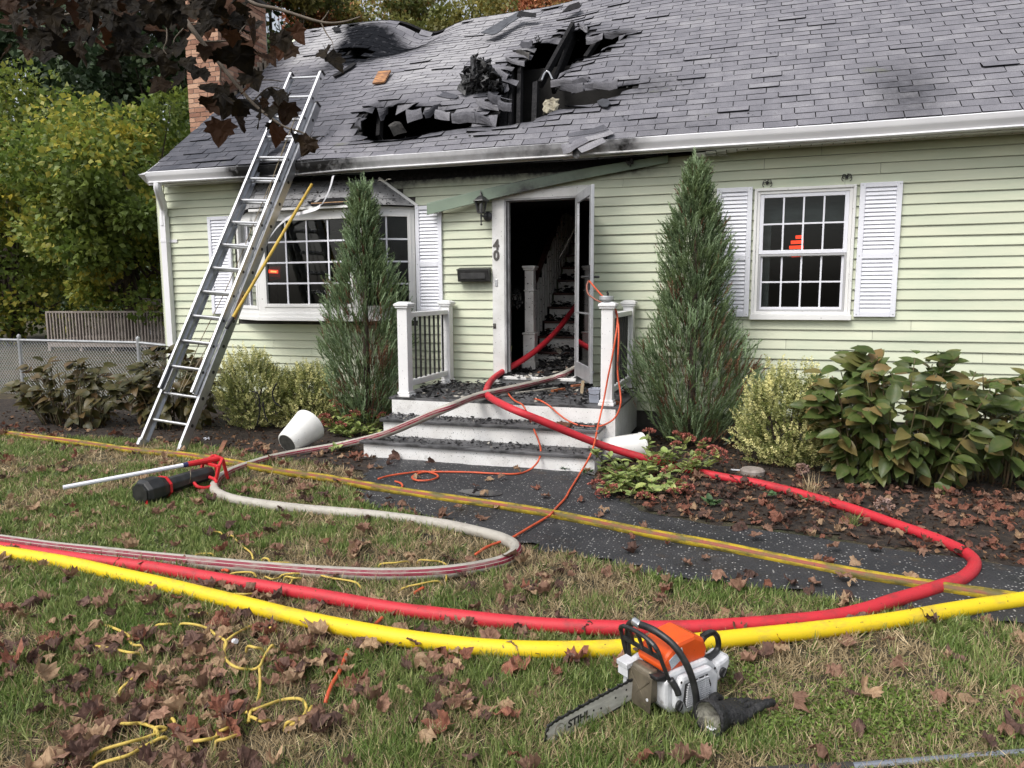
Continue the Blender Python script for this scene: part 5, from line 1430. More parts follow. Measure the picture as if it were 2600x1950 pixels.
yel = Z([(2750, 1500), (2500, 1537), (2276, 1573), (2067, 1599), (1919, 1615), (1801, 1628), (1609, 1644), (1417, 1651), (1269, 1647), (1122, 1633), (974, 1613), (767, 1571), (560, 1519), (442, 1490), (324, 1462), (150, 1425), (-60, 1392), (-320, 1352)], .040)
hose('fire_hose', yel, .039, M_hyel, 'bright yellow fire hose nearest the camera, curving across the lawn behind the chainsaw')
yel2 = Z([(-420, 1040), (0, 1098), (200, 1124), (324, 1142), (457, 1155), (516, 1163), (605, 1178), (693, 1194), (826, 1214), (974, 1241), (1122, 1263), (1269, 1284), (1417, 1309), (1624, 1351), (1801, 1383), (1978, 1419), (2156, 1454), (2276, 1474), (2500, 1508), (2800, 1550)], .035)
hose('fire_hose', yel2, .034, M_hyel2, 'dirty yellow fire hose with an orange stripe lying across the asphalt walkway')

# ================================================================== cords
M_cord = pm('orange_cord', (.62, .10, .035), .5, (.48, .075, .03), 9, dirt=((.12, .04, .025), 9, .58, .72))
def cord(name, pts, r, mat, label, cat='cord', group='orange cords on the steps', sub=7, parent=None):
    return MB().tube(catmull(pts, sub), r, 8).build(name, mat, parent, label, cat, group, smooth=True)
rc_ = .0085
A_ = [at_z(x, y, z) for x, y, z in ((1285, 985, .56), (1293, 1003, .545), (1308, 1018, .542), (1324, 1026, .54), (1334, 1040, .54))] + [at_y(x, y, Y) for x, y, Y in ((1347, 1070, -1.42), (1357, 1094, -1.69), (1367, 1118, -1.74), (1373, 1144, -1.86), (1367, 1170, -1.98))] + [at_z(1346, 1192, .03), at_z(1312, 1203, .03)] + \
    Z([(1250, 1202), (1192, 1199), (1125, 1198), (1076, 1199), (1050, 1208), (1048, 1215), (1062, 1220), (1091, 1219), (1112, 1211), (1104, 1203), (1076, 1197), (1035, 1201), (989, 1208), (960, 1216)], .032)
cord('orange_cord', A_, rc_, M_cord, 'orange cord running from the porch down to a loop at the foot of the steps')
cord('orange_cord', Z([(1003, 1222), (1016, 1226), (1022, 1233), (1018, 1242)], .028), rc_, M_cord, 'short curl of orange cord poking out beside the dirty yellow hose')
yP, yF2 = -1.335, -1.35
B = [at_y(1497, 714, -.88), at_y(1512, 732, -1.0), at_y(1530, 752, -1.2), at_y(1548, 766, -1.25), at_y(1561, 782, -1.20), at_y(1568, 811, -1.27), at_y(1562, 862, -1.34), at_y(1552, 918, -1.36), at_y(1544, 956, -1.37), at_y(1533, 1016, -1.40), at_y(1517, 1088, -1.62), at_y(1510, 1122, -1.80), at_y(1502, 1148, -1.95), at_z(1489, 1175, .12), at_z(1474, 1200, .04)] + \
    Z([(1447, 1244), (1435, 1265), (1412, 1290)], .03) + [at_z(1398, 1306, .082)] + Z([(1384, 1316), (1343, 1340), (1316, 1356)], .03) + [at_z(1298, 1366, .03)] + Z([(1240, 1387), (1207, 1408)], .028)
cord('orange_cord', B, rc_, M_cord, 'orange cord draped over the porch post, crossing the walkway to the grey hose')
C2 = [at_y(1535, 755, -1.22), at_y(1553, 775, -1.22), at_y(1566, 800, -1.22), at_y(1571, 850, -1.34), at_y(1568, 940, -1.36), at_y(1574, 990, -1.38), at_y(1576, 1022, -1.42), at_y(1568, 1050, -1.43), at_y(1552, 1069, -1.44), at_y(1521, 1082, -1.46), at_y(1476, 1081, -1.48), at_y(1442, 1068, -1.45), at_y(1417, 1050, -1.42), at_y(1394, 1030, -1.36), at_z(1372, 1017, .545), at_z(1355, 1012, .54)]
cord('orange_cord', C2, rc_, M_cord, 'orange cord hanging in a loop off the front edge of the porch deck')
D2 = [at_y(1495, 713, -.86), at_y(1490, 726, -.90), at_y(1493, 745, -.98), at_y(1505, 756, -1.08), at_y(1522, 766, -1.2), at_y(1532, 768, -1.26)]
cord('orange_cord', D2, rc_, pm('faded_cord', (.26, .10, .07), .6), 'faded slack cord between the storm door handle and the post cap')
cord('orange_cord', Z([(971, 1568), (958, 1580), (948, 1588)], .03), rc_, M_cord, 'short end of orange cord showing between the red and yellow hoses', group='orange cord ends in the grass')
cord('orange_cord', [at_z(x, y, z) for x, y, z in ((884, 1650, .02), (879, 1662, .03), (862, 1706, .035), (844, 1735, .035), (832, 1765, .03), (826, 1785, .01))], rc_, M_cord, 'straight length of orange cord lying in the foreground grass', group='orange cord ends in the grass')
cord('orange_cord', Z([(1075, 1492), (1064, 1498), (1052, 1506)], .02), rc_, M_cord, 'stub of orange cord in the grass behind the red hose', group='orange cord ends in the grass')
cord('orange_cord', Z([(580, 1450), (572, 1447), (562, 1449)], .03), rc_, M_cord, 'bit of orange cord between the grey hose and red hose at the leaf pile', group='orange cord ends in the grass')
cap = thing('round_metal_cap', 'round scratched metal cap with black lever on the porch post', 'cap', at_y(1540, 762, -1.27))
cc = V3((-1.31, -1.29, DZ + .983))
MB().lathe([(.045, 0), (.045, .012), (.066, .012), (.068, .018), (.068, .045), (.064, .050), (.004, .052)], cc, 28).build('cap_body', M_alum2, cap, bevel=.002)
MB().tube([cc + [.012, 0, .05], cc + [.012, 0, .072], cc + [.004, 0, .090]], [.009, .011, .010], 8).build('lever', M_iron, cap)

M_yrope = pm('yellow_rope', (.62, .47, .10), .7, (.50, .36, .08), 20, bump=.3, bscale=300)
def crop7(L): return [(324 + x / 3.403, 1500 + y / 3.403) for x, y in L]
def crop4(L): return [(324 + x / 3.386, 1200 + y / 3.386) for x, y in L]
def crop5(L): return [(974 + x / 3.386, 1200 + y / 3.386) for x, y in L]
def rope_thing(name, label, segs, r=.0062):
    t = thing(name, label, 'rope', at_z(*segs[0][0]))
    for s_ in segs:
        P = [at_z(x, y, .032 + .012 * math.sin(i * 1.9)) for i, (x, y) in enumerate(s_)]
        P = [P[0] + (P[0] - P[1]) * .3 - V3((0, 0, .03))] + P + [P[-1] + (P[-1] - P[-2]) * .3 - V3((0, 0, .03))]
        MB().tube(catmull(P, 7), r, 7).build('strand', M_yrope, t, smooth=True)
rope_thing('yellow_rope', 'tangle of thin yellow rope half buried in leaves in the near corner of the lawn', [
    crop7([(470, 285), (600, 295), (700, 330), (760, 380), (850, 440), (835, 520), (850, 590), (900, 640), (970, 670), (1060, 680), (1110, 672), (1150, 640), (1170, 590), (1210, 520), (1250, 470)]),
    crop7([(850, 440), (920, 380), (1000, 335), (1060, 310)]), crop7([(1205, 312), (1245, 325), (1275, 340)]),
    crop7([(1140, 672), (1145, 780), (1140, 880), (1110, 980), (1060, 1050)]), crop7([(1040, 480), (1100, 490), (1160, 505)]),
    crop7([(800, 945), (880, 975), (950, 1030), (1000, 1055), (1100, 1025), (1250, 970), (1330, 945), (1430, 930), (1510, 945), (1545, 1010), (1520, 1080), (1470, 1130), (1410, 1165)]),
    crop7([(1060, 1090), (1150, 1125), (1220, 1122)]), crop7([(1380, 1138), (1480, 1110), (1550, 1070), (1590, 1000)]),
    crop7([(-200, 1150), (0, 1148), (100, 1145), (200, 1170), (250, 1205)]), crop7([(-250, 1390), (0, 1310), (150, 1270), (330, 1195), (250, 1180)]), crop7([(-250, 1500), (0, 1422), (150, 1340), (310, 1265)]),
    crop7([(380, 1105), (405, 1130), (400, 1180)]), crop7([(550, 1310), (650, 1290), (760, 1265), (890, 1180)]), crop7([(780, 1225), (840, 1195), (890, 1178)]), crop7([(770, 1300), (850, 1280), (950, 1250)]),
    crop7([(-180, 300), (0, 380), (10, 430), (60, 470), (130, 475)]), crop7([(-260, 480), (0, 530), (100, 545)]), crop7([(-60, 850), (20, 780), (100, 700), (150, 645)]), crop7([(540, 205), (600, 200), (680, 195)]), crop7([(250, 300), (320, 290), (390, 295)])])
rope_thing('yellow_rope', 'loose loops of thin yellow rope beside the grey striped hose', [
    crop4([(560, 732), (580, 715), (620, 700), (720, 696)]), crop4([(868, 535), (905, 548), (925, 570), (1000, 640), (1060, 690)]), crop4([(740, 512), (800, 515)]), crop4([(1165, 738), (1210, 745)]), crop4([(1170, 780), (1300, 772), (1400, 782)]),
    crop4([(900, 866), (1060, 857)]), crop4([(1180, 895), (1240, 915), (1300, 905), (1330, 880), (1400, 868), (1500, 868), (1600, 872), (1750, 905), (1950, 940)]), crop4([(1360, 895), (1430, 905), (1500, 915)]), crop4([(1378, 975), (1405, 945), (1412, 920), (1385, 900)]),
    crop4([(910, 1045), (1000, 1045), (1090, 1045)]), crop5([(-20, 785), (100, 775), (205, 765)]), crop5([(310, 752), (400, 756), (480, 765), (530, 785), (546, 820), (540, 880)]), crop5([(460, 933), (320, 955), (170, 992)])], .0055)

# ================================================================== chainsaw
tipw = at_z(1386, 1872, .035); rootw = at_z(1617, 1744, .088)
fw2 = tipw - rootw; fw2[2] = 0; blen = np.linalg.norm(fw2); fw2 /= blen
lf = V3((-fw2[1], fw2[0], 0))
if lf[1] > 0: lf = -lf
saw = link('chainsaw', None, None, V3((rootw[0], rootw[1], 0)))
saw.matrix_basis = Matrix(np.vstack([np.column_stack([np.stack([fw2, lf, [0, 0, 1]], 1), [rootw[0], rootw[1], 0.0]]), [0, 0, 0, 1]]).tolist())
tag(saw, 'orange and white chainsaw with a black wrap handle lying on the lawn', 'chainsaw')
M_saww = pm('saw_white', (.66, .67, .69), .4, (.50, .51, .53), 18, objspace=True, dirt=((.16, .15, .14), 16, .60, .74))
M_sawo = pm('saw_orange', (.80, .105, .012), .38, (.70, .085, .012), 14, objspace=True, dirt=((.20, .05, .02), 22, .66, .74))
M_sawk = pm('saw_black', (.011, .011, .012), .42, (.03, .03, .03), 30, objspace=True)
M_bar = pm('guide_bar_steel', (.60, .59, .55), .45, (.42, .41, .38), 14, 5, (1, 1, 4), metal=.25, dirt=((.22, .20, .17), 22, .60, .72), objspace=True)
M_muff = pm('muffler_steel', (.26, .22, .16), .42, (.14, .12, .09), 12, metal=.6, objspace=True, dirt=((.05, .045, .04), 18, .6, .72))
def S(mb, name, mat, smooth=False, bevel=0, parent=None):
    if parent is None and name not in ('guide_bar', 'saw_chain'): mb.v = [((x - .01) * .86 - .012 if x < .03 else x - .03 * .14 - .0164, y, z) for x, y, z in mb.v]
    return mb.build(name, mat, parent or saw, smooth=smooth, bevel=bevel, local=True)
def xz(poly, y0, y1, mb=None):
    mb = mb or MB(); return mb.prism([(x, y0, z) for x, z in poly], (0, y1 - y0, 0))
c0 = V3((0, 0, .088)); c1 = V3((blen, 0, .035)); bd = (c1 - c0) / np.linalg.norm(c1 - c0); bu = np.array([-bd[2], 0, bd[0]]); BLn = np.linalg.norm(c1 - c0)
def bp_(u, w, y=0): return c0 + bd * u + bu * w + np.array([0, y, 0])
HW = .036
out2 = [(-.06, HW)] + [(BLn * t, HW + .003 * math.sin(math.pi * t)) for t in np.linspace(0, .9, 8)] + [(BLn - HW + HW * math.cos(a), HW * math.sin(a)) for a in np.linspace(1.3, -1.3, 9)] + [(BLn * t, -HW - .003 * math.sin(math.pi * t)) for t in np.linspace(.9, 0, 8)] + [(-.06, -HW)]
bar = S(MB().prism([bp_(u, w, -.0025) for u, w in out2], (0, .005, 0)), 'guide_bar', M_bar); 
WL[bar.name] = np.zeros(3)
me = text_mesh('STIHL', .040, .0004, .0012, .18); me.materials.append(M_sawk)
place('bar_lettering', me, bar, np.stack([-bd, bu, [0, 1, 0]], 1), bp_(BLn * .665, .002, .0033), local=True)
ho = MB()
for u, w in ((BLn * .50, .004), (.055, .014), (.055, -.014), (.11, .006), (BLn * .42, -.004)): ho.lathe([(.0042, 0), (.0042, .0006)], bp_(u, w, .0026), 10, rotm((1, 0, 0), R(-90)))
S(ho, 'bar_hole', M_sawk, parent=bar)
lo_ = MB(); lo_.tube([bp_(BLn * .86 + .022 * math.cos(a), .026 * math.sin(a), .0032) for a in np.linspace(0, 6.28, 20)], .0008, 5).tube([bp_(BLn * .86 + .006 * math.cos(a), .006 + .006 * math.sin(a), .0032) for a in np.linspace(0, 6.28, 10)], .0008, 5)
S(lo_, 'nose_emblem', M_muff, parent=bar)
ch = MB(); per = [bp_(u, w * 1.10) for u, w in out2]; per = catmull(per, 6)
seg = np.concatenate([[0], np.cumsum(np.linalg.norm(np.diff(per, axis=0), axis=1))]); tot = seg[-1]
k = 0; s_ = 0.0
while s_ < tot - .012:
    p = np.array([np.interp(s_, seg, per[:, i]) for i in range(3)]); q = np.array([np.interp(s_ + .0105, seg, per[:, i]) for i in range(3)])
    t_ = (q - p) / np.linalg.norm(q - p); nn_ = np.array([-t_[2], 0, t_[0]])
    ch.box((p + q) / 2, (.0115, .0075 if k % 2 else .0045, .0085), np.stack([t_, [0, 1, 0], nn_], 1))
    if k % 4 == 0: ch.prism([p + nn_ * .003 + [0, -.004, 0], q + nn_ * .003 + [0, -.004, 0], q + nn_ * .0105 + [0, -.004, 0], p + nn_ * .0085 + [0, -.004, 0]], (0, .0075, 0))
    s_ += .0118; k += 1
S(ch, 'saw_chain', M_sawk)
S(xz([(-.33, .045), (-.29, .018), (-.05, .014), (-.008, .05), (-.004, .15), (-.05, .185), (-.27, .185), (-.34, .13)], -.045, .125), 'crankcase', M_saww, bevel=.014)
S(xz([(-.30, .05), (-.27, .022), (-.09, .016), (-.035, .055), (-.035, .12), (-.07, .172), (-.25, .172), (-.305, .125)], .1255, .158), 'starter_cover', M_saww, bevel=.014)
S(xz([(-.235, .05), (-.095, .045), (-.075, .08), (-.085, .145), (-.225, .150), (-.25, .10)], .1585, .1595), 'grille_back', M_sawk)
for i in range(11):
    z = .052 + i * .0088; S(MB().box((-.162 + .002 * math.sin(i), .163, z), (.15 - .004 * abs(i - 4), .006, .0042)), 'grille_slat', M_saww)
for x in (-.125, -.165, -.205): S(MB().box((x, .1625, .097), (.005, .006, .10)), 'grille_rib', M_saww)
S(xz([(-.275, .178), (-.02, .178), (-.004, .205), (-.035, .245), (-.10, .283), (-.20, .290), (-.262, .262), (-.285, .215)], -.035, .112), 'engine_cover', M_sawo, bevel=.028)
S(MB().box((-.052, .066, .232), (.05, .052, .0015), eul(0, R(39), 0) @ eul(0, 0, 0)), 'white_sticker', pm('sticker_paper', (.62, .66, .70), .4, (.40, .48, .56), 220, 2, (1, 1, 1), objspace=True))
S(MB().box((-.085, .1132, .226), (.085, .0015, .042), eul(0, R(24), 0)), 'side_sticker', MATS['sticker_paper'])
S(xz([(-.012, .055), (.038, .06), (.042, .15), (.030, .188), (-.012, .19)], -.02, .085), 'muffler', M_muff, bevel=.010)
pm_ = MB().box((.0445, .040, .105), (.003, .125, .135), eul(0, R(-4), 0)); S(pm_, 'heat_shield', M_muff, bevel=.0012)
eb_ = MB()
for s_ in (-1, 1): eb_.box((.0467, .040, .105), (.002, .007, .145), eul(s_ * R(42), R(0), 0))
S(eb_, 'shield_ridge', M_muff, bevel=.0008)
S(MB().lathe([(.006, 0), (.006, .003)], (.0465, .085, .085), 10, rotm((0, 1, 0), R(90))), 'shield_bolt', M_saww)
S(MB().box((.035, -.045, .175), (.05, .06, .02), eul(0, R(8), 0)).box((.052, -.045, .150), (.004, .055, .05)), 'chip_deflector', M_saww, bevel=.002)
S(xz([(-.22, .03), (.0, .03), (.03, .075), (.02, .16), (-.05, .18), (-.2, .16)], -.075, -.046), 'clutch_cover', M_saww, bevel=.008)
S(MB().tube(catmull([(-.110, .185, .020), (-.112, .196, .06), (-.098, .196, .14), (-.070, .182, .225), (-.040, .140, .295), (-.015, .070, .328), (-.005, .0, .330), (-.010, -.070, .310), (-.018, -.095, .26), (-.022, -.095, .16), (-.030, -.080, .08)], 7), .0142, 12), 'front_handle', M_sawk, smooth=True)
S(MB().tube(catmull([(-.110, .185, .020), (-.14, .165, .014), (-.20, .150, .022)], 5), .013, 10), 'handle_foot', M_sawk, smooth=True)
S(MB().lathe([(.016, -.019), (.017, -.016), (.017, .016), (.016, .019)], (-.003, -.030, .327), 12, rotm((0, 1, 0), R(5)) @ rotm((1, 0, 0), R(84))), 'handle_clamp', M_alum)
hg = MB(); Hpts = [(-.03, .125, .155), (.005, .120, .225), (.030, .095, .300), (.034, .0, .318), (.030, -.085, .300), (.005, -.098, .225), (-.015, -.095, .165)]
hg.tube(catmull(Hpts, 5), .0085, 8)
hg.bar((.012, .112, .250), (.014, -.09, .250), .010, .016); 
for y in (.06, .01, -.04): hg.bar((.014, y + .01, .250), (.032, y, .312), .010, .010, (1, 0, 0))
S(hg, 'hand_guard', M_sawk, smooth=False)
S(xz([(-.03, .145), (.03, .165), (.034, .182), (-.03, .178)], -.02, .118), 'guard_mount', M_sawk, bevel=.006)
S(MB().tube(catmull([(-.225, .092, .188), (-.255, .088, .225), (-.30, .084, .252), (-.355, .080, .252), (-.392, .078, .222), (-.398, .078, .178), (-.36, .080, .158), (-.30, .086, .162), (-.24, .092, .178)], 6), .0125, 10), 'rear_handle', M_sawk, smooth=True)
rb = MB()
for i in range(9): rb.box((-.285 - i * .009, .083, .2555 + .004 * math.sin(i * .35)), (.004, .026, .012))
S(rb, 'grip_ribs', M_sawk)
S(xz([(-.335, .065), (-.40, .085), (-.425, .125), (-.42, .165), (-.37, .150), (-.335, .145)], .035, .125), 'tank_housing', M_saww, bevel=.014)
for (x, z, r_) in ((-.045, .072, .021), (-.365, .105, .021)):
    y = .160 if x > -.2 else .127
    S(MB().lathe([(r_, 0), (r_, .008), (r_ * .8, .010)], (x, y, z), 18, rotm((1, 0, 0), R(-90))).box((x, y + .012, z), (r_ * 1.5, .008, .006), eul(0, R(50), 0)), 'tank_cap', M_sawk, bevel=.001)
S(MB().tube(catmull([(-.03, .13, .165), (-.045, .145, .135), (-.05, .155, .11)], 5), .014, 10), 'av_buffer', M_sawk, smooth=True)
bt = MB()
for (x, z) in ((-.27, .16), (-.06, .158), (-.275, .04), (-.05, .05)): bt.lathe([(.005, 0), (.005, .003)], (x, .1585, z), 8, rotm((1, 0, 0), R(-90)))
S(bt, 'bolt', M_sawk)

# ================================================================== glove
gl = thing('work_glove', 'black leather work glove lying palm down on the grass beside the chainsaw', 'glove', at_z(1850, 1858))
M_glove = pm('black_leather', (.010, .010, .011), .62, (.022, .022, .023), 25, bump=.9, bscale=55)
M_glin = pm('glove_lining', (.34, .33, .28), .9, (.07, .065, .055), 22, bump=.6, bscale=60)
ga = (at_z(1950, 1835, .045) - at_z(1803, 1824, .06)); ga = ga / np.linalg.norm(ga); ga = ga * .80 + V3((-.31, .94, 0)) * .60; ga[2] = -.03; ga /= np.linalg.norm(ga)
gs = np.cross((0, 0, 1), ga); gs /= np.linalg.norm(gs); gu_ = np.cross(ga, gs); gc = at_z(1800, 1824, .066)
def GP(a, b_, c): return gc + ga * a + gs * b_ + gu_ * c
def loft(mb, secs, n=16, mi=0, capend=True, wr=.0):
    vs = []
    for si, (a, b_, c, rw, rh_) in enumerate(secs):
        for j in range(n):
            t = 2 * math.pi * j / n; k = 1 + wr * math.sin(j * 2.4 + si * 1.9) * .5 + wr * (vnoise(j * .9, si * .8, 60) - .5)
            vs.append(GP(a, b_ + rw * math.cos(t) * k, c + rh_ * math.sin(t) * k))
    fs = [(i * n + j, i * n + (j + 1) % n, (i + 1) * n + (j + 1) % n, (i + 1) * n + j) for i in range(len(secs) - 1) for j in range(n)]
    if capend: fs.append(tuple((len(secs) - 1) * n + j for j in range(n)))
    mb.add(vs, fs, mi)
gm_ = MB()
loft(gm_, [(.004, 0, 0, .056, .058), (-.006, 0, 0, .058, .060), (-.006, 0, 0, .063, .065), (.012, 0, 0, .063, .065), (.035, 0, -.001, .058, .059), (.050, 0, -.004, .052, .050), (.062, 0, -.008, .054, .046), (.085, -.004, -.010, .058, .044), (.11, -.006, -.014, .062, .040), (.135, -.006, -.018, .062, .036), (.158, -.006, -.020, .060, .032), (.175, -.006, -.022, .054, .026)], 20, wr=.10)
def finger(pts, r0, r1):
    P = catmull(pts, 4); n = len(P)
    T = np.gradient(P, axis=0)
    rr = np.linspace(r0, r1, n) * (1 + .10 * np.sin(np.arange(n) * 1.5)); rr[-1] *= .45; rr[-2] *= .85
    gm_.tube([GP(*p) for p in P], rr, 10)
finger([(.14, -.048, -.016), (.19, -.060, .004), (.235, -.068, .012), (.268, -.070, .008), (.285, -.068, .0)], .0175, .0140)
finger([(.145, -.018, -.018), (.20, -.024, -.006), (.250, -.026, -.012), (.285, -.024, -.026), (.300, -.022, -.036)], .0180, .0145)
finger([(.145, .014, -.020), (.20, .016, -.016), (.245, .018, -.024), (.275, .018, -.038), (.287, .018, -.045)], .0180, .0145)
finger([(.14, .042, -.022), (.18, .050, -.022), (.215, .054, -.030), (.240, .052, -.040), (.250, .050, -.046)], .0165, .0130)
finger([(.075, .040, -.010), (.105, .066, .004), (.135, .080, .002), (.160, .082, -.012), (.172, .080, -.022)], .0190, .0150)
gm_.build('leather_body', M_glove, gl, smooth=True)
gi = MB(); loft(gi, [(-.004, 0, 0, .0575, .0595), (.02, 0, 0, .052, .054), (.045, 0, -.005, .030, .032), (.05, 0, -.005, .004, .004)], 20, wr=.12); gi.build('lining', M_glin, gl, smooth=True)
MB().box(GP(.015, .0, -.042), (.022, .03, .002), np.stack([ga, gs, gu_], 1)).build('care_tag', M_vinyl, gl)

# ================================================================== pole at the lower edge, lying light, pots
tp = thing('tool_pole', 'chrome pole with a black grip lying in the grass at the bottom edge', 'pole', at_z(2200, 1945))
p0_, p1_, p2_ = at_z(1905, 1962, .02), at_z(2164, 1947, .02), at_z(2640, 1908, .02)
MB().tube([p0_, p0_ * .99 + p1_ * .01, p1_ * .98 + p0_ * .02, p1_], [.012, .0165, .0175, .017], 14).build('grip', pm('rubber_grip', (.022, .021, .022), .6, (.05, .045, .04), 30), tp, smooth=False)
MB().tube([p1_, p2_], .0155, 14).build('chrome_tube', pm('chrome', (.70, .71, .73), .18, metal=1.0), tp)
wk = thing('work_light', 'black portable work light with red handles lying on the grass', 'work light', at_z(450, 1240))
M_wred = pm('tool_red', (.62, .022, .03), .4, (.50, .02, .025), 9); M_wblk = pm('tool_black', (.012, .013, .014), .45, (.03, .03, .03), 14)
wa, wb_ = at_z(362, 1252, .10), at_z(560, 1192, .115)
wd = (wb_ - wa); WLn = np.linalg.norm(wd); wd /= WLn; wsd = np.cross((0, 0, 1), wd); wsd /= np.linalg.norm(wsd); wu = np.cross(wd, wsd)
def WP(a, b_, c): return wa + wd * (a * WLn) + wsd * b_ + wu * c
def oct_loft(secs, n=8):
    mb = MB(); vs = []
    for a, r_ in secs:
        for j in range(n):
            t = 2 * math.pi * (j + .5) / n; vs.append(WP(a, r_ * math.cos(t), r_ * .92 * math.sin(t)))
    fs = [(i * n + j, i * n + (j + 1) % n, (i + 1) * n + (j + 1) % n, (i + 1) * n + j) for i in range(len(secs) - 1) for j in range(n)] + [tuple(range(n - 1, -1, -1)), tuple((len(secs) - 1) * n + j for j in range(n))]
    return mb.add(vs, fs)
oct_loft([(-.02, .095), (.02, .115), (.16, .115), (.26, .085), (.30, .070), (.78, .066), (.86, .055)]).build('lamp_body', M_wblk, wk, bevel=.006)
oct_loft([(-.035, .085), (-.021, .085)]).build('lens_ring', M_iron, wk)
oct_loft([(.235, .098), (.262, .098)]).build('band', M_wred, wk)
MB().bar(WP(-.02, -.05, -.10), WP(.0, -.07, .02), .018, .014).build('latch', M_wred, wk)
MB().tube(catmull([WP(.55, -.07, -.02), WP(.54, -.12, -.045), WP(.60, -.165, -.06), WP(.72, -.165, -.05), WP(.77, -.12, -.03), WP(.75, -.07, -.01)], 4), .013, 8).build('side_handle', M_wred, wk)
fr = MB()
for (a, b_) in (((.80, -.09, -.09), (.86, -.10, .06)), ((.86, -.10, .06), (.98, -.05, .10)), ((.98, -.05, .10), (1.02, -.06, -.08)), ((.80, .09, -.09), (.86, .08, .08)), ((.86, .08, .08), (.98, .05, .12)), ((.98, .05, .12), (1.02, .05, -.08)), ((.98, -.05, .10), (.98, .05, .12)), ((.86, -.10, .06), (.86, .08, .08))):
    fr.bar(WP(*a), WP(*b_), .024, .024)
fr.build('end_frame', M_wred, wk, bevel=.004)
g0, g1, g2 = at_z(160, 1238, .16), at_z(466, 1181, .205), at_z(556, 1164, .215)
MB().tube([g0, g1], .017, 10).build('white_pole', M_vinyl, wk)
MB().tube([g1 - (g1 - g0) * .005, g1 + (g2 - g1) * .12], .021, 10).build('collar', pm('collar_blue', (.03, .03, .10), .5), wk)
MB().tube([g1 + (g2 - g1) * .12, g2], [.024, .026], 10).build('red_grip', M_wred, wk)
MB().tube(catmull([at_z(482, 1190, .2), at_z(484, 1210, .17), at_z(478, 1240, .03), at_z(471, 1262, .02), at_z(469, 1288, .02)], 5), .002, 5).build('lanyard', M_rope, wk)
pot = thing('white_pot', 'white tapered flower pot knocked over on the mulch by the yellow leaved shrub', 'flower pot', at_z(760, 1140))
ax = V3((.16, .90, .38)); ax /= np.linalg.norm(ax)
pr = frames([ax], [0])[0]; pc = at_z(729, 1126, .115)
M_pot = pm('white_glaze', (.76, .76, .74), .4, (.66, .66, .63), 6, specks=((.25, .24, .22), 40, .68, .72))
MB().lathe([(.105, 0), (.118, .012), (.180, .33), (.183, .345), (.172, .345), (.108, .03)], pc, 32, pr).build('pot_body', M_pot, pot, smooth=False)
smooth_angle(bpy.data.objects['pot_body'], 40)
MB().lathe([(.098, -.003), (.098, .008)], pc, 28, pr).build('pot_base', pm('grimy_base', (.06, .058, .05), .9, (.02, .02, .018), 14), pot)
pot2 = thing('white_bucket', 'white bucket lying on its side between the steps and the red flowered plant', 'bucket', at_z(1590, 1150))
b0, b1 = at_z(1528, 1143, .125), at_z(1631, 1133, .14); ax = (b1 - b0) / np.linalg.norm(b1 - b0)
lb = np.linalg.norm(b1 - b0)
MB().lathe([(.10, 0), (.108, .01), (.128, lb - .02), (.134, lb - .018), (.134, lb), (.124, lb), (.104, .03), (.004, .03)], b0, 32, frames([ax], [0])[0]).build('bucket_body', M_pot, pot2)
smooth_angle(bpy.data.objects['bucket_body'], 40)
MB().tube(catmull([at_z(1845, 1122, .03), at_z(1860, 1106, .06), at_z(1880, 1098, .07), at_z(1910, 1094, .05), at_z(1940, 1096, .03)], 5), .011, 8).build('garden_hose', pm('hose_green', (.02, .22, .10), .45), None, 'green garden hose end by the foundation behind the yellow shrub', 'garden hose', smooth=True)
# ================================================================== leaf shapes
def ribbon_tri():      # grass blade, curved, z up, unit length
    return np.array([[-.5, 0, 0], [.5, 0, 0], [-.38, .10, .55], [.38, .10, .55], [0, .34, 1.0]]), np.array([[0, 1, 3], [0, 3, 2], [2, 3, 4]])
def leaf_quad(w=.5, fold=.15, curl=.15):   # pointed oval along +z with a folded midrib, unit length
    v = [[0, 0, 0], [-w / 2, fold, .42], [0, 0, .45], [w / 2, fold, .42], [0, curl, 1.0]]
    return np.array(v, float), np.array([[0, 2, 1], [0, 3, 2], [1, 2, 4], [2, 3, 4]])
def oval_leaf_mesh(name, mat, L, W, fold=.25, droop=.25, n=6):
    mb = MB(); G = []
    for i in range(n + 1):
        t = i / n; w = W * (math.sin(math.pi * min(1, t ** .75)) ** .8) * (1 if t < .98 else .0) + .0008
        z = L * t; y = -droop * L * t * t
        G.append([[-w / 2, y + fold * w / 2, z], [-w / 4, y + fold * w / 5 + .02 * L * math.sin(9 * t), z], [0, y, z], [w / 4, y + fold * w / 5 + .02 * L * math.sin(9 * t), z], [w / 2, y + fold * w / 2, z]])
    mb.sheet(np.array(G)); me = mb.mesh(name, [mat], np.zeros(3)); me.polygons.foreach_set('use_smooth', [True] * len(me.polygons)); return me
MAPLE = [(0, .0), (.13, -.05), (.34, -.12), (.36, .02), (.55, .14), (.45, .25), (.52, .46), (.36, .46), (.28, .52), (.22, .68), (.14, .78), (0, .98)]
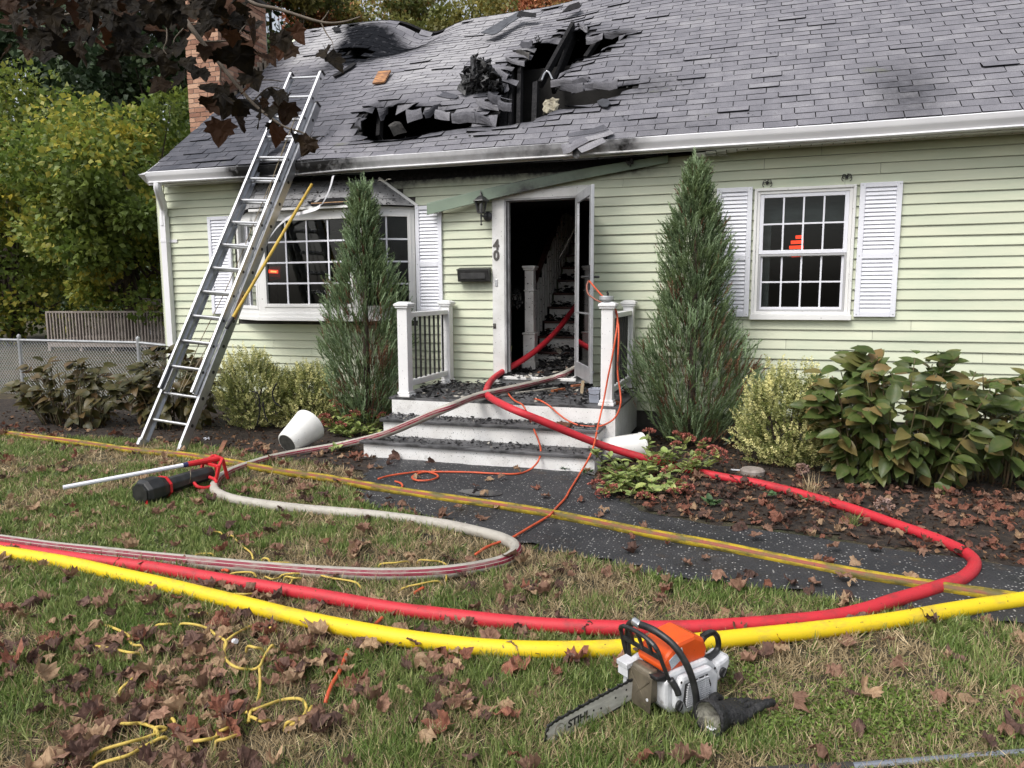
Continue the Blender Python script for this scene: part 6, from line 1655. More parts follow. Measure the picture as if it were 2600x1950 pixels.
def maple_mesh(name, mats, curl, crumple_, seed, stem=True):
    rs = np.random.RandomState(seed); pts = MAPLE + [(-x, y) for x, y in MAPLE[-2:0:-1]]
    P = np.array(pts); P = P * (1 + rs.normal(size=P.shape) * .05)
    c = np.array([0, .28]); rings = [1.0, .72, .40]
    vs = []
    for k in rings:
        for p in P: vs.append(c + (p - c) * k)
    vs.append(c); vs = np.array(vs)
    r = np.linalg.norm(vs - c, axis=1)
    h = curl * r ** 1.6 + crumple_ * (np.array([.7 * vnoise(x * 3.6 + seed, y * 3.6, seed) + .5 * vnoise(x * 8 + seed, y * 8, seed + 3) for x, y in vs]) - .6) + .3 * crumple_ * np.sin(vs[:, 0] * 9 + seed) * r
    roll = curl * 1.2
    a = vs[:, 0] * roll * 2.2
    X = np.where(np.abs(roll) > .05, np.sin(a) / (roll * 2.2 + 1e-6), vs[:, 0]); Zr = (1 - np.cos(a)) / (abs(roll) * 2.2 + 1e-6) * .8
    V = np.stack([X, vs[:, 1], h + Zr], 1); n = len(P)
    fs = [(k * n + i, k * n + (i + 1) % n, (k + 1) * n + (i + 1) % n, (k + 1) * n + i) for k in range(2) for i in range(n)] + [(2 * n + i, 2 * n + (i + 1) % n, 3 * n) for i in range(n)]
    mb = MB(); mb.add(V, fs, 0, rs.rand())
    if stem: mb.tube([V[0], V[0] + [.02, -.18, .05 + .1 * rs.rand()], V[0] + [.06 * rs.normal(), -.42, .06]], [.012, .010, .008], 4)
    me = mb.mesh(name, mats if isinstance(mats, list) else [mats], np.zeros(3)); return me
def ell_dir(n, up=0.0):
    d = NR.normal(size=(n, 3)); d[:, 2] += up; return d / np.linalg.norm(d, axis=1)[:, None]

# ================================================================== slim blue-green conifers
M_jun = leafmat('conifer_needles', (.155, .215, .085), (.125, .185, .090), .6, .55, .3, hue=(.30, .385, .24), scale=5)
M_junb = leafmat('brown_needles', (.19, .095, .050), (.11, .060, .036), .8, .4, .1)
M_bark = pm('bark', (.085, .062, .045), .9, (.045, .034, .026), 14, 5, (1, 1, .3), bump=.8, bscale=40)
def conifer(label, cx, cy, H, Rm, n):
    t = thing('conifer', label, 'conifer', (cx, cy, 0), 'slim conifers beside the steps')
    MB().tube([(cx, cy, -.05), (cx + .01, cy, H * .5), (cx, cy, H * .93)], [.045, .03, .006], 8).build('trunk', M_bark, t, smooth=True)
    # a spray: a stem with short upswept needles
    tv, tf = [], []
    def blade(p, d, L, w, tw):
        d = d / np.linalg.norm(d); s_ = np.cross(d, [math.cos(tw), math.sin(tw), .2]); s_ /= np.linalg.norm(s_); o = len(tv)
        tv.extend([p - s_ * w * .5, p + s_ * w * .5, p + d * L * .55 + s_ * w * .38, p + d * L * .55 - s_ * w * .38, p + d * L]); tf.extend([(o, o + 1, o + 2), (o, o + 2, o + 3), (o + 3, o + 2, o + 4)])
    blade(V3((0, 0, 0)), V3((.05, .02, 1)), 1.0, .05, 0); blade(V3((0, 0, 0)), V3((.0, .04, 1)), .98, .05, 1.6)
    for i in range(11):
        z = .10 + .078 * i; a = i * 2.4
        blade(V3((0, 0, z)), V3((.62 * math.cos(a), .62 * math.sin(a), 1.0)), .30 - .014 * i, .042, a)
    tv = np.array(tv); tf = np.array(tf)
    z = H * NR.uniform(.0, 1, n) ** .85
    u = z / H
    ang = NR.uniform(0, 2 * np.pi, n)
    prof = Rm * np.minimum(1, (.55 + 1.6 * u)) * np.clip((1.02 - u) / .72, 0, 1) ** .80
    prof *= (1 + .20 * np.sin(u * 11 + cx) * (u < .85)) * (.80 + .45 * vnoise(u * 9, ang * 0 + cx, 73))
    ang = NR.uniform(0, 2 * np.pi, n); lump = .66 + .55 * vnoise(ang * 2.3 + cx, u * 9, 70)
    rr = prof * lump * NR.uniform(.12, 1.0, n) ** .45
    P = np.stack([cx + rr * np.cos(ang), cy + rr * np.sin(ang), z * .95 + .05], 1)
    D = np.stack([np.cos(ang) * .52, np.sin(ang) * .52, np.full(n, 1.0)], 1) + NR.normal(size=(n, 3)) * .22
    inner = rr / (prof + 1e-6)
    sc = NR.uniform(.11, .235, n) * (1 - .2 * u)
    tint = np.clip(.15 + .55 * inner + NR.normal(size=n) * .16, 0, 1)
    br = (NR.uniform(size=n) < .05 + .38 * (inner < .55) * (u < .55)) | ((vnoise(ang * 2.2, u * 7 + 3, 71) > .78) & (u < .6) & (NR.uniform(size=n) < .6))
    P[:, 1] = np.minimum(P[:, 1], -.03)
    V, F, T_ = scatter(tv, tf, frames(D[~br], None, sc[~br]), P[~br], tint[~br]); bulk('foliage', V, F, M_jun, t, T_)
    V, F, T_ = scatter(tv, tf, frames(D[br], None, sc[br] * .9), P[br], tint[br]); bulk('dry_foliage', V, F, M_junb, t, T_)
    k = np.where(u > .9)[0]
    Pt = np.stack([cx + NR.normal(size=26) * .05, cy + NR.normal(size=26) * .05, H * NR.uniform(.80, .97, 26)], 1)
    V, F, T_ = scatter(tv, tf, frames(np.stack([NR.normal(size=26) * .12, NR.normal(size=26) * .12, np.ones(26)], 1), None, NR.uniform(.16, .30, 26)), Pt, np.full(26, .85)); bulk('leader_tips', V, F, M_jun, t, T_)
cR = at_y(1752, 1120, -.55); conifer('tall dense conifer between the storm door and the double hung window', cR[0], -.55, 2.84, .55, 4600)
cL = at_y(934, 1050, -.58); conifer('slimmer conifer standing in front of the bay window', cL[0], -.58, 2.82, .49, 4000)

# ================================================================== yellow variegated shrubs
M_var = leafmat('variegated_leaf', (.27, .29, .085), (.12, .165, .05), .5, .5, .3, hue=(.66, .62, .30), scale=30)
def variegated(label, cx, cy, H, Rm, n, seed=0):
    t = thing('variegated_shrub', label, 'shrub', (cx, cy, 0), 'yellow variegated shrubs')
    st_ = MB()
    for i in range(9):
        a = i * .7 + seed; st_.tube([(cx, cy, 0), (cx + Rm * .4 * math.cos(a), cy + Rm * .4 * math.sin(a), H * .5), (cx + Rm * .7 * math.cos(a), cy + Rm * .6 * math.sin(a), H * .8)], [.012, .007, .002], 5)
    st_.build('stems', M_bark, t)
    lv, lf_ = leaf_quad(.62, .06, .06); tv, tf = [], []
    for i in range(16):
        z = .12 + .055 * i; a = i * 2.4; d = V3((math.cos(a), math.sin(a), .75)); Mx = frames([d], [a])[0] * (.21 * (1 - .02 * i))
        o = len(tv); tv.extend((lv @ Mx.T + [0, 0, z]).tolist()); tf.extend((lf_ + o).tolist())
    tv = np.array(tv); tf = np.array(tf)
    d = ell_dir(n, .05); lump = .72 + .55 * vnoise(np.arctan2(d[:, 1], d[:, 0]) * 1.6 + seed, d[:, 2] * 2.6, 80 + seed)
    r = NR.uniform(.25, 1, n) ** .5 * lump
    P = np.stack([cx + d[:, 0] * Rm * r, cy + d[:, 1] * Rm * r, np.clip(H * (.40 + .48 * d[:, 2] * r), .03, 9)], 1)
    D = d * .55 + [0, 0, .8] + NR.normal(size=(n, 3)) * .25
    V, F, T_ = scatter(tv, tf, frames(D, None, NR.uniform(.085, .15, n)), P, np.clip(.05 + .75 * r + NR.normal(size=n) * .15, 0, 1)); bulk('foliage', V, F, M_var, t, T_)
v = at_z(628, 1092); variegated('larger yellow leaved shrub by the ladder under the bay window', v[0], v[1] + .15, .98, .46, 1700, 1)
v = at_z(768, 1085); variegated('smaller yellow leaved shrub between the white pot and the bay window', v[0], v[1] + .1, .82, .38, 1250, 2)
v = at_z(1990, 1190); variegated('yellow leaved shrub under the double hung window beside the big leaved bush', v[0], v[1] + .1, .98, .41, 1700, 5)
mb = MB()
for L in ([(640, 994), (655, 1000), (660, 1040), (652, 1080)], [(702, 974), (692, 996), (697, 1020), (712, 1032)], [(668, 1020), (672, 1050), (680, 1072)]):
    mb.tube(catmull([at_y(x, y, -1.45) for x, y in L], 5), .009, 6)
mb.build('dead_stalk', M_char, None, 'dark dead stalks curling in front of the two yellow shrubs', 'stalk', smooth=True)

# ================================================================== big leaved bushes
M_hyd = leafmat('broad_leaf_green', (.085, .135, .032), (.12, .15, .045), .42, 0, .30, hue=(.17, .115, .045), scale=22, rndv=.38)
M_hydd = leafmat('broad_leaf_dark', (.062, .064, .018), (.10, .085, .028), .45, 0, .25, hue=(.085, .050, .020), scale=18, rndv=.4)
H_ME = [oval_leaf_mesh('broad_leaf', M_hyd, .175, .105, .30, dr) for dr in (.1, .25, .4)]
H_MD = [oval_leaf_mesh('broad_leaf', M_hydd, .15, .095, .28, dr) for dr in (.15, .3, .5)]
M_stalk = pm('green_stalk', (.13, .08, .045), .7, (.09, .10, .04), 9)
def broadleaf(label, cx, cy, H, Rx, Ry, n, meshes, seed, size=(.75, 1.25)):
    t = thing('broadleaf_bush', label, 'bush', (cx, cy, 0), 'big leaved bushes by the house')
    st_ = MB(); rs = np.random.RandomState(seed)
    tips = []
    for i in range(44):
        a = rs.uniform(0, 6.28); q = rs.uniform(.2, 1.0) ** .7; top = V3((cx + Rx * q * math.cos(a), cy + Ry * q * math.sin(a), H * (1 - .42 * q ** 2) * rs.uniform(.72, 1.0)))
        b_ = V3((cx + .55 * Rx * q * math.cos(a), cy + .5 * Ry * q * math.sin(a), 0)); st_.tube(catmull([b_, b_ * .45 + top * .55 + [0, 0, .08], top], 4), np.linspace(.009, .004, 9), 5); tips.append((b_, top))
    st_.build('stems', M_stalk, t, smooth=True)
    k = 0
    while k < n:
        b_, top = tips[rs.randint(len(tips))]; u = rs.uniform(.12, 1.02) if k > 60 else rs.uniform(.85, 1.03)
        p = b_ + (top - b_) * u + rs.normal(size=3) * .035; p[2] += .08 * math.sin(math.pi * u)
        a = rs.uniform(0, 6.28); out = (p - V3((cx, cy, H * .4))); out /= np.linalg.norm(out) + 1e-6
        d = V3((math.cos(a), math.sin(a), rs.uniform(-.5, .25))) * .8 + out * .6
        d = d / np.linalg.norm(d)
        # leaf: z axis along d, its upper face (+y of the template is the fold side) turned to the sky
        y = V3((0, -.75, 1)); y = y - d * (y @ d); y = y / (np.linalg.norm(y) + 1e-6) + rs.normal(size=3) * .22; y -= d * (y @ d); y /= np.linalg.norm(y); x = np.cross(y, d)
        place('leaf', meshes[rs.randint(3)], t, np.stack([x, y, d], 1) * rs.uniform(*size), p); k += 1
    return t
v = at_z(2235, 1232); hb_ = broadleaf('big green leaved bush at the wall below the shutter nearest the house end', v[0] + .12, v[1] + .12, 1.24, .72, .52, 760, H_ME, 4, (.7, 1.15))
v = at_z(2560, 1240); broadleaf('second big leaved bush further along the wall past the green one', v[0], v[1] + .2, 1.05, .62, .5, 330, H_ME, 14)
v = at_z(432, 1098); broadleaf('dark brownish big leaved bush behind the foot of the ladder', v[0] - .15, v[1] + .25, 1.0, .66, .45, 420, H_MD, 9)
v = at_z(150, 1085); broadleaf('dark big leaved bush along the chain link fence', v[0], v[1] + .2, .85, .9, .45, 330, H_MD, 12)
M_dryfl = leafmat('dried_blossom', (.42, .30, .27), (.32, .20, .15), .8, .35, .3)
def blossom(label, P, r, col=None):
    n = 130; lv, lf_ = leaf_quad(.8, .1, .1); d = ell_dir(n, .3)
    V, F, T_ = scatter(lv, lf_, frames(d + NR.normal(size=(n, 3)) * .4, None, NR.uniform(.016, .028, n)), P + d * r * NR.uniform(.5, 1, n)[:, None] * [1, 1, .8], NR.uniform(size=n))
    o = bulk('dried_flower_head', V, F, M_dryfl, None, T_); return o
tag(blossom('', at_y(2085, 988, -.95), .075), 'pale pinkish dried flower head above the yellow shrub at the window', 'flower head')
tag(blossom('', at_y(2240, 1285, -2.05) if False else at_z(2245, 1282, .05), .06), 'dried tan flower head lying at the foot of the big green bush', 'flower head')
tag(blossom('', at_z(2036, 1190, .10), .05), 'brown dried flower head low between the yellow shrub and the big bush', 'flower head')

# ================================================================== stonecrop with rusty flower heads
M_sed = leafmat('stonecrop_leaf', (.26, .35, .10), (.36, .43, .17), .4, 0, .25, hue=(.30, .32, .10), scale=25, rndv=.35)
M_sedf = leafmat('rusty_flower', (.33, .095, .07), (.22, .065, .048), .85, .45, .1, hue=(.44, .17, .13), scale=60)
S_ME = [oval_leaf_mesh('stonecrop_leaf', M_sed, .080, .046, .35, dr) for dr in (-.1, .1, .3)]
def flower_mesh(seed):
    rs = np.random.RandomState(seed); n = 90; lv, lf_ = leaf_quad(.7, .2, .1); d = rs.normal(size=(n, 3)); d[:, 2] = abs(d[:, 2]) + .1; d /= np.linalg.norm(d, axis=1)[:, None]
    V, F, T_ = scatter(lv, lf_, frames(d, rs.uniform(0, 6, n), rs.uniform(.010, .018, n)), d * [.040, .040, .020] * rs.uniform(.75, 1, n)[:, None], rs.uniform(size=n))
    me = bpy.data.meshes.new('flower_head'); me.from_pydata(V.tolist(), [], F.tolist()); me.materials.append(M_sedf)
    a = me.attributes.new('tint', 'FLOAT', 'POINT'); a.data.foreach_set('value', T_.astype(np.float32)); return me
FL_ME = [flower_mesh(s_) for s_ in range(4)]
def stonecrop(label, centre, stems, seed, hf=1.0):
    t = thing('stonecrop_plant', label, 'plant', centre, 'stonecrop clumps beside the steps'); rs = np.random.RandomState(seed); sm = MB()
    for (px, py, z, flower) in stems:
        top = at_z(px, py, z); b_ = V3((centre[0] + (top[0] - centre[0]) * .55, centre[1] + (top[1] - centre[1]) * .55, 0))
        sm.tube(catmull([b_, b_ * .4 + top * .6 + V3((0, 0, .03)), top], 4), .005, 5)
        for i in range(13):
            u = rs.uniform(.2, .97); p = b_ + (top - b_) * u; a = i * 2.4 + rs.uniform(0, 1); d = V3((math.cos(a), math.sin(a), rs.uniform(.15, .8))); d /= np.linalg.norm(d)
            y = V3((0, 0, 1)) - d * d[2] + rs.normal(size=3) * .2; y -= d * (y @ d); y /= np.linalg.norm(y)
            place('leaf', S_ME[rs.randint(3)], t, np.stack([np.cross(y, d), y, d], 1) * rs.uniform(.7, 1.35), p)
        if flower: place('flower_head', FL_ME[rs.randint(4)], t, eul(rs.normal() * .35, rs.normal() * .35, rs.uniform(0, 6)) * rs.uniform(1.1, 1.7), top)
    sm.build('stems', M_stalk, t, smooth=True)
cS = at_z(1640, 1215)
stR = [(1648, 1097, .36, 1), (1722, 1108, .30, 1), (1750, 1112, .28, 1), (1716, 1128, .26, 1), (1790, 1125, .24, 1), (1812, 1140, .22, 1), (1826, 1152, .20, 1), (1780, 1150, .18, 1), (1770, 1170, .16, 1), (1835, 1165, .16, 1), (1662, 1165, .17, 1), (1698, 1195, .14, 1), (1735, 1222, .10, 1), (1748, 1240, .07, 1), (1712, 1250, .06, 1), (1515, 1230, .12, 1), (1552, 1245, .07, 1), (1530, 1255, .06, 1), (1640, 1265, .05, 1),
       (1500, 1140, .34, 0), (1540, 1150, .30, 0), (1575, 1168, .24, 0), (1600, 1190, .18, 0), (1620, 1210, .12, 0), (1560, 1200, .18, 0), (1580, 1225, .12, 0), (1610, 1240, .08, 0), (1660, 1150, .20, 0), (1690, 1148, .20, 0), (1640, 1190, .12, 0), (1655, 1225, .08, 0), (1600, 1258, .05, 0), (1520, 1190, .16, 0), (1660, 1250, .06, 0), (1630, 1170, .18, 0), (1540, 1215, .10, 0), (1590, 1205, .16, 0)]
stonecrop('sprawling stonecrop with rusty flower heads between the white bucket and the walkway', cS, stR, 3)
cS2 = at_z(890, 1105)
stL = [(848, 1020, .34, 1), (920, 1008, .36, 1), (862, 1035, .28, 1), (902, 1050, .24, 1), (945, 1045, .24, 1), (970, 1055, .20, 1), (885, 1062, .18, 1), (832, 1070, .16, 1), (866, 1080, .14, 1), (985, 1062, .16, 1), (955, 1060, .16, 1), (985, 1040, .22, 1), (822, 1058, .22, 1),
       (860, 1060, .20, 0), (880, 1075, .15, 0), (910, 1075, .16, 0), (935, 1085, .12, 0), (895, 1095, .08, 0), (920, 1040, .25, 0), (955, 1088, .10, 0), (870, 1100, .06, 0), (845, 1090, .10, 0), (965, 1100, .06, 0), (850, 1140, .08, 0), (880, 1135, .06, 0)]
stonecrop('stonecrop with rusty flower heads left of the steps by the white pot', cS2, stL, 8)
M_weed = leafmat('weed_leaf', (.06, .12, .055), (.10, .16, .06), .5, 0, .25, scale=30, rndv=.3)
W_ME = [oval_leaf_mesh('weed_leaf', M_weed, .07, .036, .3, dr) for dr in (.1, .3)]
def weed(label, px, py, n, size, seed):
    c = at_z(px, py); t = thing('small_weed', label, 'weed', c, 'small weeds in the bed'); rs = np.random.RandomState(seed)
    for i in range(n):
        a = i * 2.4 + rs.uniform(0, .6); d = V3((math.cos(a), math.sin(a), rs.uniform(.2, 1.1))); d /= np.linalg.norm(d); y = V3((0, 0, 1)) - d * d[2]; y /= np.linalg.norm(y)
        place('leaf', W_ME[i % 2], t, np.stack([np.cross(y, d), y, d], 1) * size * rs.uniform(.7, 1.2), c + V3((rs.normal() * .02, rs.normal() * .02, .03)))
weed('bluish green weed in the leaf litter between red hose and walkway', 1808, 1288, 16, 1.1, 1)
weed('low weed under the red hose near the middle of the right bed', 1962, 1266, 12, .8, 2)
weed('small weed beside the red hose below the big green bush', 2040, 1278, 9, .7, 3)
weed('little green weed at the foot of the steps riser', 1432, 1198, 14, .7, 4)
weed('green weed at the corner of the bottom step by the stonecrop', 1488, 1208, 12, .7, 5)
def tuft(label, px, py, n, L, mat, name='grass_tuft'):
    c = at_z(px, py); v, f = ribbon_tri(); D = np.stack([NR.normal(size=n) * .45, NR.normal(size=n) * .45, np.ones(n)], 1)
    Mx = frames(D) * (L * NR.uniform(.5, 1.1, n))[:, None, None]; Mx[:, :, 0] *= .035; V, F, T_ = scatter(v, f, Mx, c + NR.normal(size=(n, 3)) * [.02, .02, 0], NR.uniform(size=n))
    return tag(bulk(name, V, F, mat, None, T_), label, 'grass tuft')

# ================================================================== trees
def tree(name, label, base, H, Rc, zc, Rz, n, leaf, mat, group, seed, clusters=46, trunk_r=.2, dens=.75):
    rs = np.random.RandomState(seed); t = thing(name, label, 'tree', base, group); b_ = V3(base)
    tm = MB(); tm.tube([b_ + [0, 0, -.2], b_ + [.05, 0, zc * .5], b_ + [.1, .05, zc], b_ + [.1, .1, zc + Rz * .7]], [trunk_r, trunk_r * .8, trunk_r * .5, trunk_r * .12], 9)
    tm.build('trunk', M_bark, t, smooth=True)
    C = []; lm = MB()
    for i in range(clusters):
        d = rs.normal(size=3); d /= np.linalg.norm(d); q = rs.uniform(.25, 1) ** .5
        c = b_ + [d[0] * Rc * q, d[1] * Rc * q, zc + d[2] * Rz * q]; C.append(c)
        if i % 2 == 0: lm.tube(catmull([b_ + [.05, 0, zc * rs.uniform(.45, .9)], b_ * .5 + c * .5 + [0, 0, zc * .12 - b_[2] * .5 + 0], c], 3), np.linspace(trunk_r * .3, .012, 7), 5)
    lm.build('limbs', M_bark, t, smooth=True)
    C = np.array(C); k = rs.randint(len(C), size=n); rad = Rc * .30 * rs.uniform(.6, 1.3, len(C))
    dd_ = rs.normal(size=(n, 3)); dd_ /= np.linalg.norm(dd_, axis=1)[:, None]; q = rs.uniform(0, 1, n) ** .4
    P = C[k] + dd_ * (rad[k] * q)[:, None] * [1, 1, .7]
    lv, lf_ = leaf_quad(.75, .12, -.1)
    D = dd_ * .8 + rs.normal(size=(n, 3)) * .6 + [0, 0, -.25]
    ct = rs.uniform(0, 1, len(C))
    V, F, T_ = scatter(lv, lf_, frames(D, rs.uniform(0, 6.28, n), leaf * rs.uniform(.6, 1.3, n)), P, np.clip(.55 * ct[k] + .45 * rs.uniform(size=n), 0, 1))
    bulk('crown', V, F, mat, t, T_)
    return t
M_tg = leafmat('maple_green', (.15, .225, .045), (.20, .25, .05), .5, .55, .45, hue=(.46, .36, .06), scale=.7)
M_to = leafmat('olive_green', (.13, .165, .045), (.22, .19, .055), .5, .5, .35, hue=(.26, .20, .05), scale=.6)
M_tr = leafmat('autumn_red', (.46, .16, .09), (.33, .26, .08), .5, .45, .4, hue=(.62, .27, .17), scale=.9)
M_ty = leafmat('autumn_yellow', (.32, .29, .08), (.20, .23, .07), .5, .5, .4, hue=(.52, .22, .11), scale=.8)
M_td = leafmat('dark_green', (.045, .080, .038), (.08, .12, .05), .55, .5, .2, scale=.8)
def tp_(px, py, d): p = at_d(px, py, d); return (p[0], p[1], 0)
tree('maple_tree', 'bright green leafy maple standing at the chimney end of the house', tp_(330, 800, 21), 9, 3.1, 4.2, 3.4, 30000, .17, M_tg, 'trees around the house', 2, 60)
tree('maple_tree', 'yellowing green maple further from the chimney, beyond the wooden deck', tp_(40, 800, 24), 9, 4.2, 4.4, 3.9, 30000, .18, M_tg, 'trees around the house', 12, 60)
tree('pine_tree', 'tall dark feathery evergreen behind the bright green maple', tp_(480, 500, 30), 16, 4.6, 10.5, 6.5, 26000, .26, M_td, 'trees around the house', 3, 60)
tree('pine_tree', 'tall dark evergreen at the far end beyond the deck', tp_(110, 500, 31), 16, 5.0, 10.0, 6.5, 24000, .27, M_td, 'trees around the house', 13, 60)
tree('oak_tree', 'dark green tree seen between chimney and roof ridge', tp_(690, 300, 31), 15, 3.2, 11.0, 5.5, 20000, .22, M_to, 'trees around the house', 4, 50)
tree('red_maple', 'red autumn tree showing above the ridge next to the dark green one', tp_(775, 300, 34), 16, 2.6, 13.2, 3.6, 18000, .20, M_tr, 'trees around the house', 5, 44)
tree('autumn_tree', 'yellow green autumn tree above the middle of the ridge', tp_(930, 300, 36), 16, 4.2, 12.2, 5.2, 28000, .21, M_ty, 'trees around the house', 6, 54)
tree('autumn_tree', 'olive tree with grey trunks above the burnt sag of the ridge', tp_(1110, 300, 37), 16, 3.8, 11.4, 5.5, 22000, .21, M_to, 'trees around the house', 7, 44)
tree('autumn_tree', 'green tree mottled with red leaves above the loose ridge strip', tp_(1290, 300, 36), 16, 4.0, 12.0, 5.2, 24000, .21, M_ty, 'trees around the house', 8, 50)
tree('red_maple', 'reddish tree behind the ridge where it leaves the frame', tp_(1450, 300, 35), 16, 3.2, 12.6, 4.6, 20000, .20, M_tr, 'trees around the house', 9, 46)
# far woods that read as one mass
n = 60000; X = NR.uniform(-95, 25, n); Zz = NR.uniform(0, 1, n) ** .8 * 13.5; Y = 34 + .10 * (X + 20) ** 2 * .02 + NR.uniform(-3, 3, n) + 8
lump = vnoise(X * .35, Zz * .45, 90); keep = lump > .22
lv, lf_ = leaf_quad(.8, .1, -.1)
V, F, T_ = scatter(lv, lf_, frames(NR.normal(size=(keep.sum(), 3)) + [0, -.4, -.2], None, NR.uniform(.35, .65, keep.sum())), np.stack([X, Y - lump * 4, Zz], 1)[keep], np.clip(lump[keep] * .7 + NR.uniform(-.2, .3, keep.sum()), 0, 1))
tag(bulk('far_woods', V, F, M_to, None, T_), 'dark mixed woods far behind the house and yard', kind='stuff')
n = 12000; X = NR.uniform(-60, -15, n); Zz = NR.uniform(0, 3.6, n); 
V, F, T_ = scatter(lv, lf_, frames(NR.normal(size=(n, 3)), None, NR.uniform(.3, .5, n)), np.stack([X, 24 + NR.uniform(-1.5, 1.5, n) - .25 * (X + 15), Zz], 1), NR.uniform(size=n))
tag(bulk('undergrowth', V, F, M_td, None, T_), 'dark undergrowth behind the wooden deck', kind='stuff')

# ================================================================== overhanging maple branch
M_mb = leafmat('purple_maple_leaf', (.013, .010, .007), (.022, .016, .008), .65, 0, .25, hue=(.045, .018, .008), scale=30, rndv=.45, spec=.12)
B_ME = [maple_mesh('maple_leaf', M_mb, c_, .14, s_) for s_, c_ in enumerate((.06, .16, -.10, .24, .10))]
M_twig = pm('twig_bark', (.16, .13, .10), .8, (.10, .08, .06), 30)
def c1(L, d=2.7): return [at_d(324 + x / 3.386, y / 3.386, d) for x, y in L]
mbr = thing('maple_branch', 'dark purple leaved maple branch hanging down in front of the chimney', 'branch', c1([(395, 0)])[0])
bm_ = MB()
bm_.tube(catmull([at_d(300, -420, 2.5)] + c1([(395, 0), (520, 200), (640, 360), (790, 545), (940, 730), (1070, 880), (1200, 990), (1350, 1090), (1500, 1140), (1600, 1200)]), 6), np.linspace(.012, .0022, 61), 8)
bm_.build('main_branch', M_twig, mbr, smooth=True)
bm_ = MB()
for L, r0 in (([(700, -260), (1040, 10), (1300, 80), (1660, 190), (1850, 190), (2000, 145)], .0085), ([(1660, 190), (1700, 140), (1730, 90)], .003), ([(1660, 190), (1700, 270), (1725, 310), (1760, 360), (1768, 420)], .003), ([(520, 200), (570, 198), (640, 205)], .004), ([(790, 545), (800, 620), (795, 700), (830, 740)], .004),
              ([(520, 210), (440, 290), (400, 350), (390, 480)], .004), ([(940, 730), (1100, 690), (1250, 690), (1340, 700)], .003), ([(1070, 880), (1200, 760), (1300, 760), (1380, 830)], .003), ([(640, 360), (900, 340), (1000, 230), (1070, 180)], .004), ([(300, -100), (340, 300), (310, 420), (340, 470)], .004), ([(-300, -200), (-60, 60), (60, 200), (120, 420)], .008), ([(-60, 60), (-300, 300), (-420, 420)], .005), ([(-120, 0), (-500, 120), (-800, 160)], .006)):
    P = catmull(c1(L), 5); bm_.tube(P, np.linspace(r0, r0 * .35, len(P)), 6)
bm_.build('twigs', M_twig, mbr, smooth=True)
LV = [(60, 60, 150), (60, 200, 150), (60, 400, 130), (200, 80, 150), (160, 200, 140), (230, 250, 140), (320, 120, 150), (420, 60, 140), (560, 90, 150), (520, 190, 160), (500, 310, 120), (640, 90, 130), (700, 180, 150), (690, 260, 120), (880, 40, 220), (800, 60, 130), (960, 100, 120), (720, 410, 210), (800, 480, 140), (660, 450, 110), (980, 490, 230), (930, 340, 130), (890, 320, 120), (1070, 250, 190), (1090, 210, 120), (1000, 250, 120), (1060, 360, 130), (1130, 470, 130), (1180, 500, 140), (1250, 500, 120), (1310, 440, 130), (1320, 350, 150), (1400, 440, 130), (1460, 290, 140), (1400, 360, 100), (450, 420, 150), (290, 480, 140), (230, 570, 160), (340, 580, 140), (440, 700, 190), (270, 730, 160), (600, 620, 130), (660, 650, 90), (700, 750, 130), (520, 540, 120), (880, 770, 200), (830, 810, 160), (700, 890, 130), (770, 930, 120), (850, 930, 140), (960, 940, 130), (960, 1040, 150), (1010, 790, 120), (1070, 690, 170), (1080, 900, 200), (1140, 1010, 150), (1200, 810, 100), (1290, 830, 130), (1280, 900, 120), (1360, 860, 120), (1360, 960, 170), (1240, 970, 100), (1290, 1160, 160), (1430, 1180, 110), (1610, 1180, 130), (1540, 1250, 150), (1250, 1090, 90), (800, 1130, 200), (1690, 450, 130), (1765, 530, 190), (20, 300, 150), (30, 480, 130), (110, 350, 130), (120, 470, 120), (400, 200, 130), (330, 330, 120), (600, 250, 120), (780, 180, 130), (860, 220, 120), (20, 120, 160), (130, 20, 150), (300, 20, 150), (480, 10, 140), (720, 20, 140), (850, 860, 120), (920, 850, 110), (1180, 900, 110)]
rs = np.random.RandomState(5)
for _ in range(38):
    x, y = rs.uniform(-40, 1000), rs.uniform(-40, 330) * rs.uniform(.2, 1); LV.append((x, y, rs.uniform(110, 160)))
for _ in range(70):
    x, y = -rs.uniform(10, 1100), rs.uniform(-60, 620) * rs.uniform(.1, 1); LV.append((x, y, rs.uniform(120, 190)))
for (x, y, s_) in LV:
    d = rs.uniform(2.35, 3.05); P = at_d(324 + x / 3.386, y / 3.386, d); size = s_ / 3.386 * d / FPX * 1.28
    nrm = -cf * .8 + rs.normal(size=3) * .55 + [0, 0, .25]; nrm /= np.linalg.norm(nrm)
    dn_ = V3((rs.normal() * .5, rs.normal() * .3, -1.0)); dn_ -= nrm * (dn_ @ nrm); dn_ /= np.linalg.norm(dn_)
    Mx = np.stack([np.cross(dn_, nrm), dn_, nrm], 1) * size
    place('leaf', B_ME[rs.randint(5)], mbr, Mx, P - dn_ * size * .35)

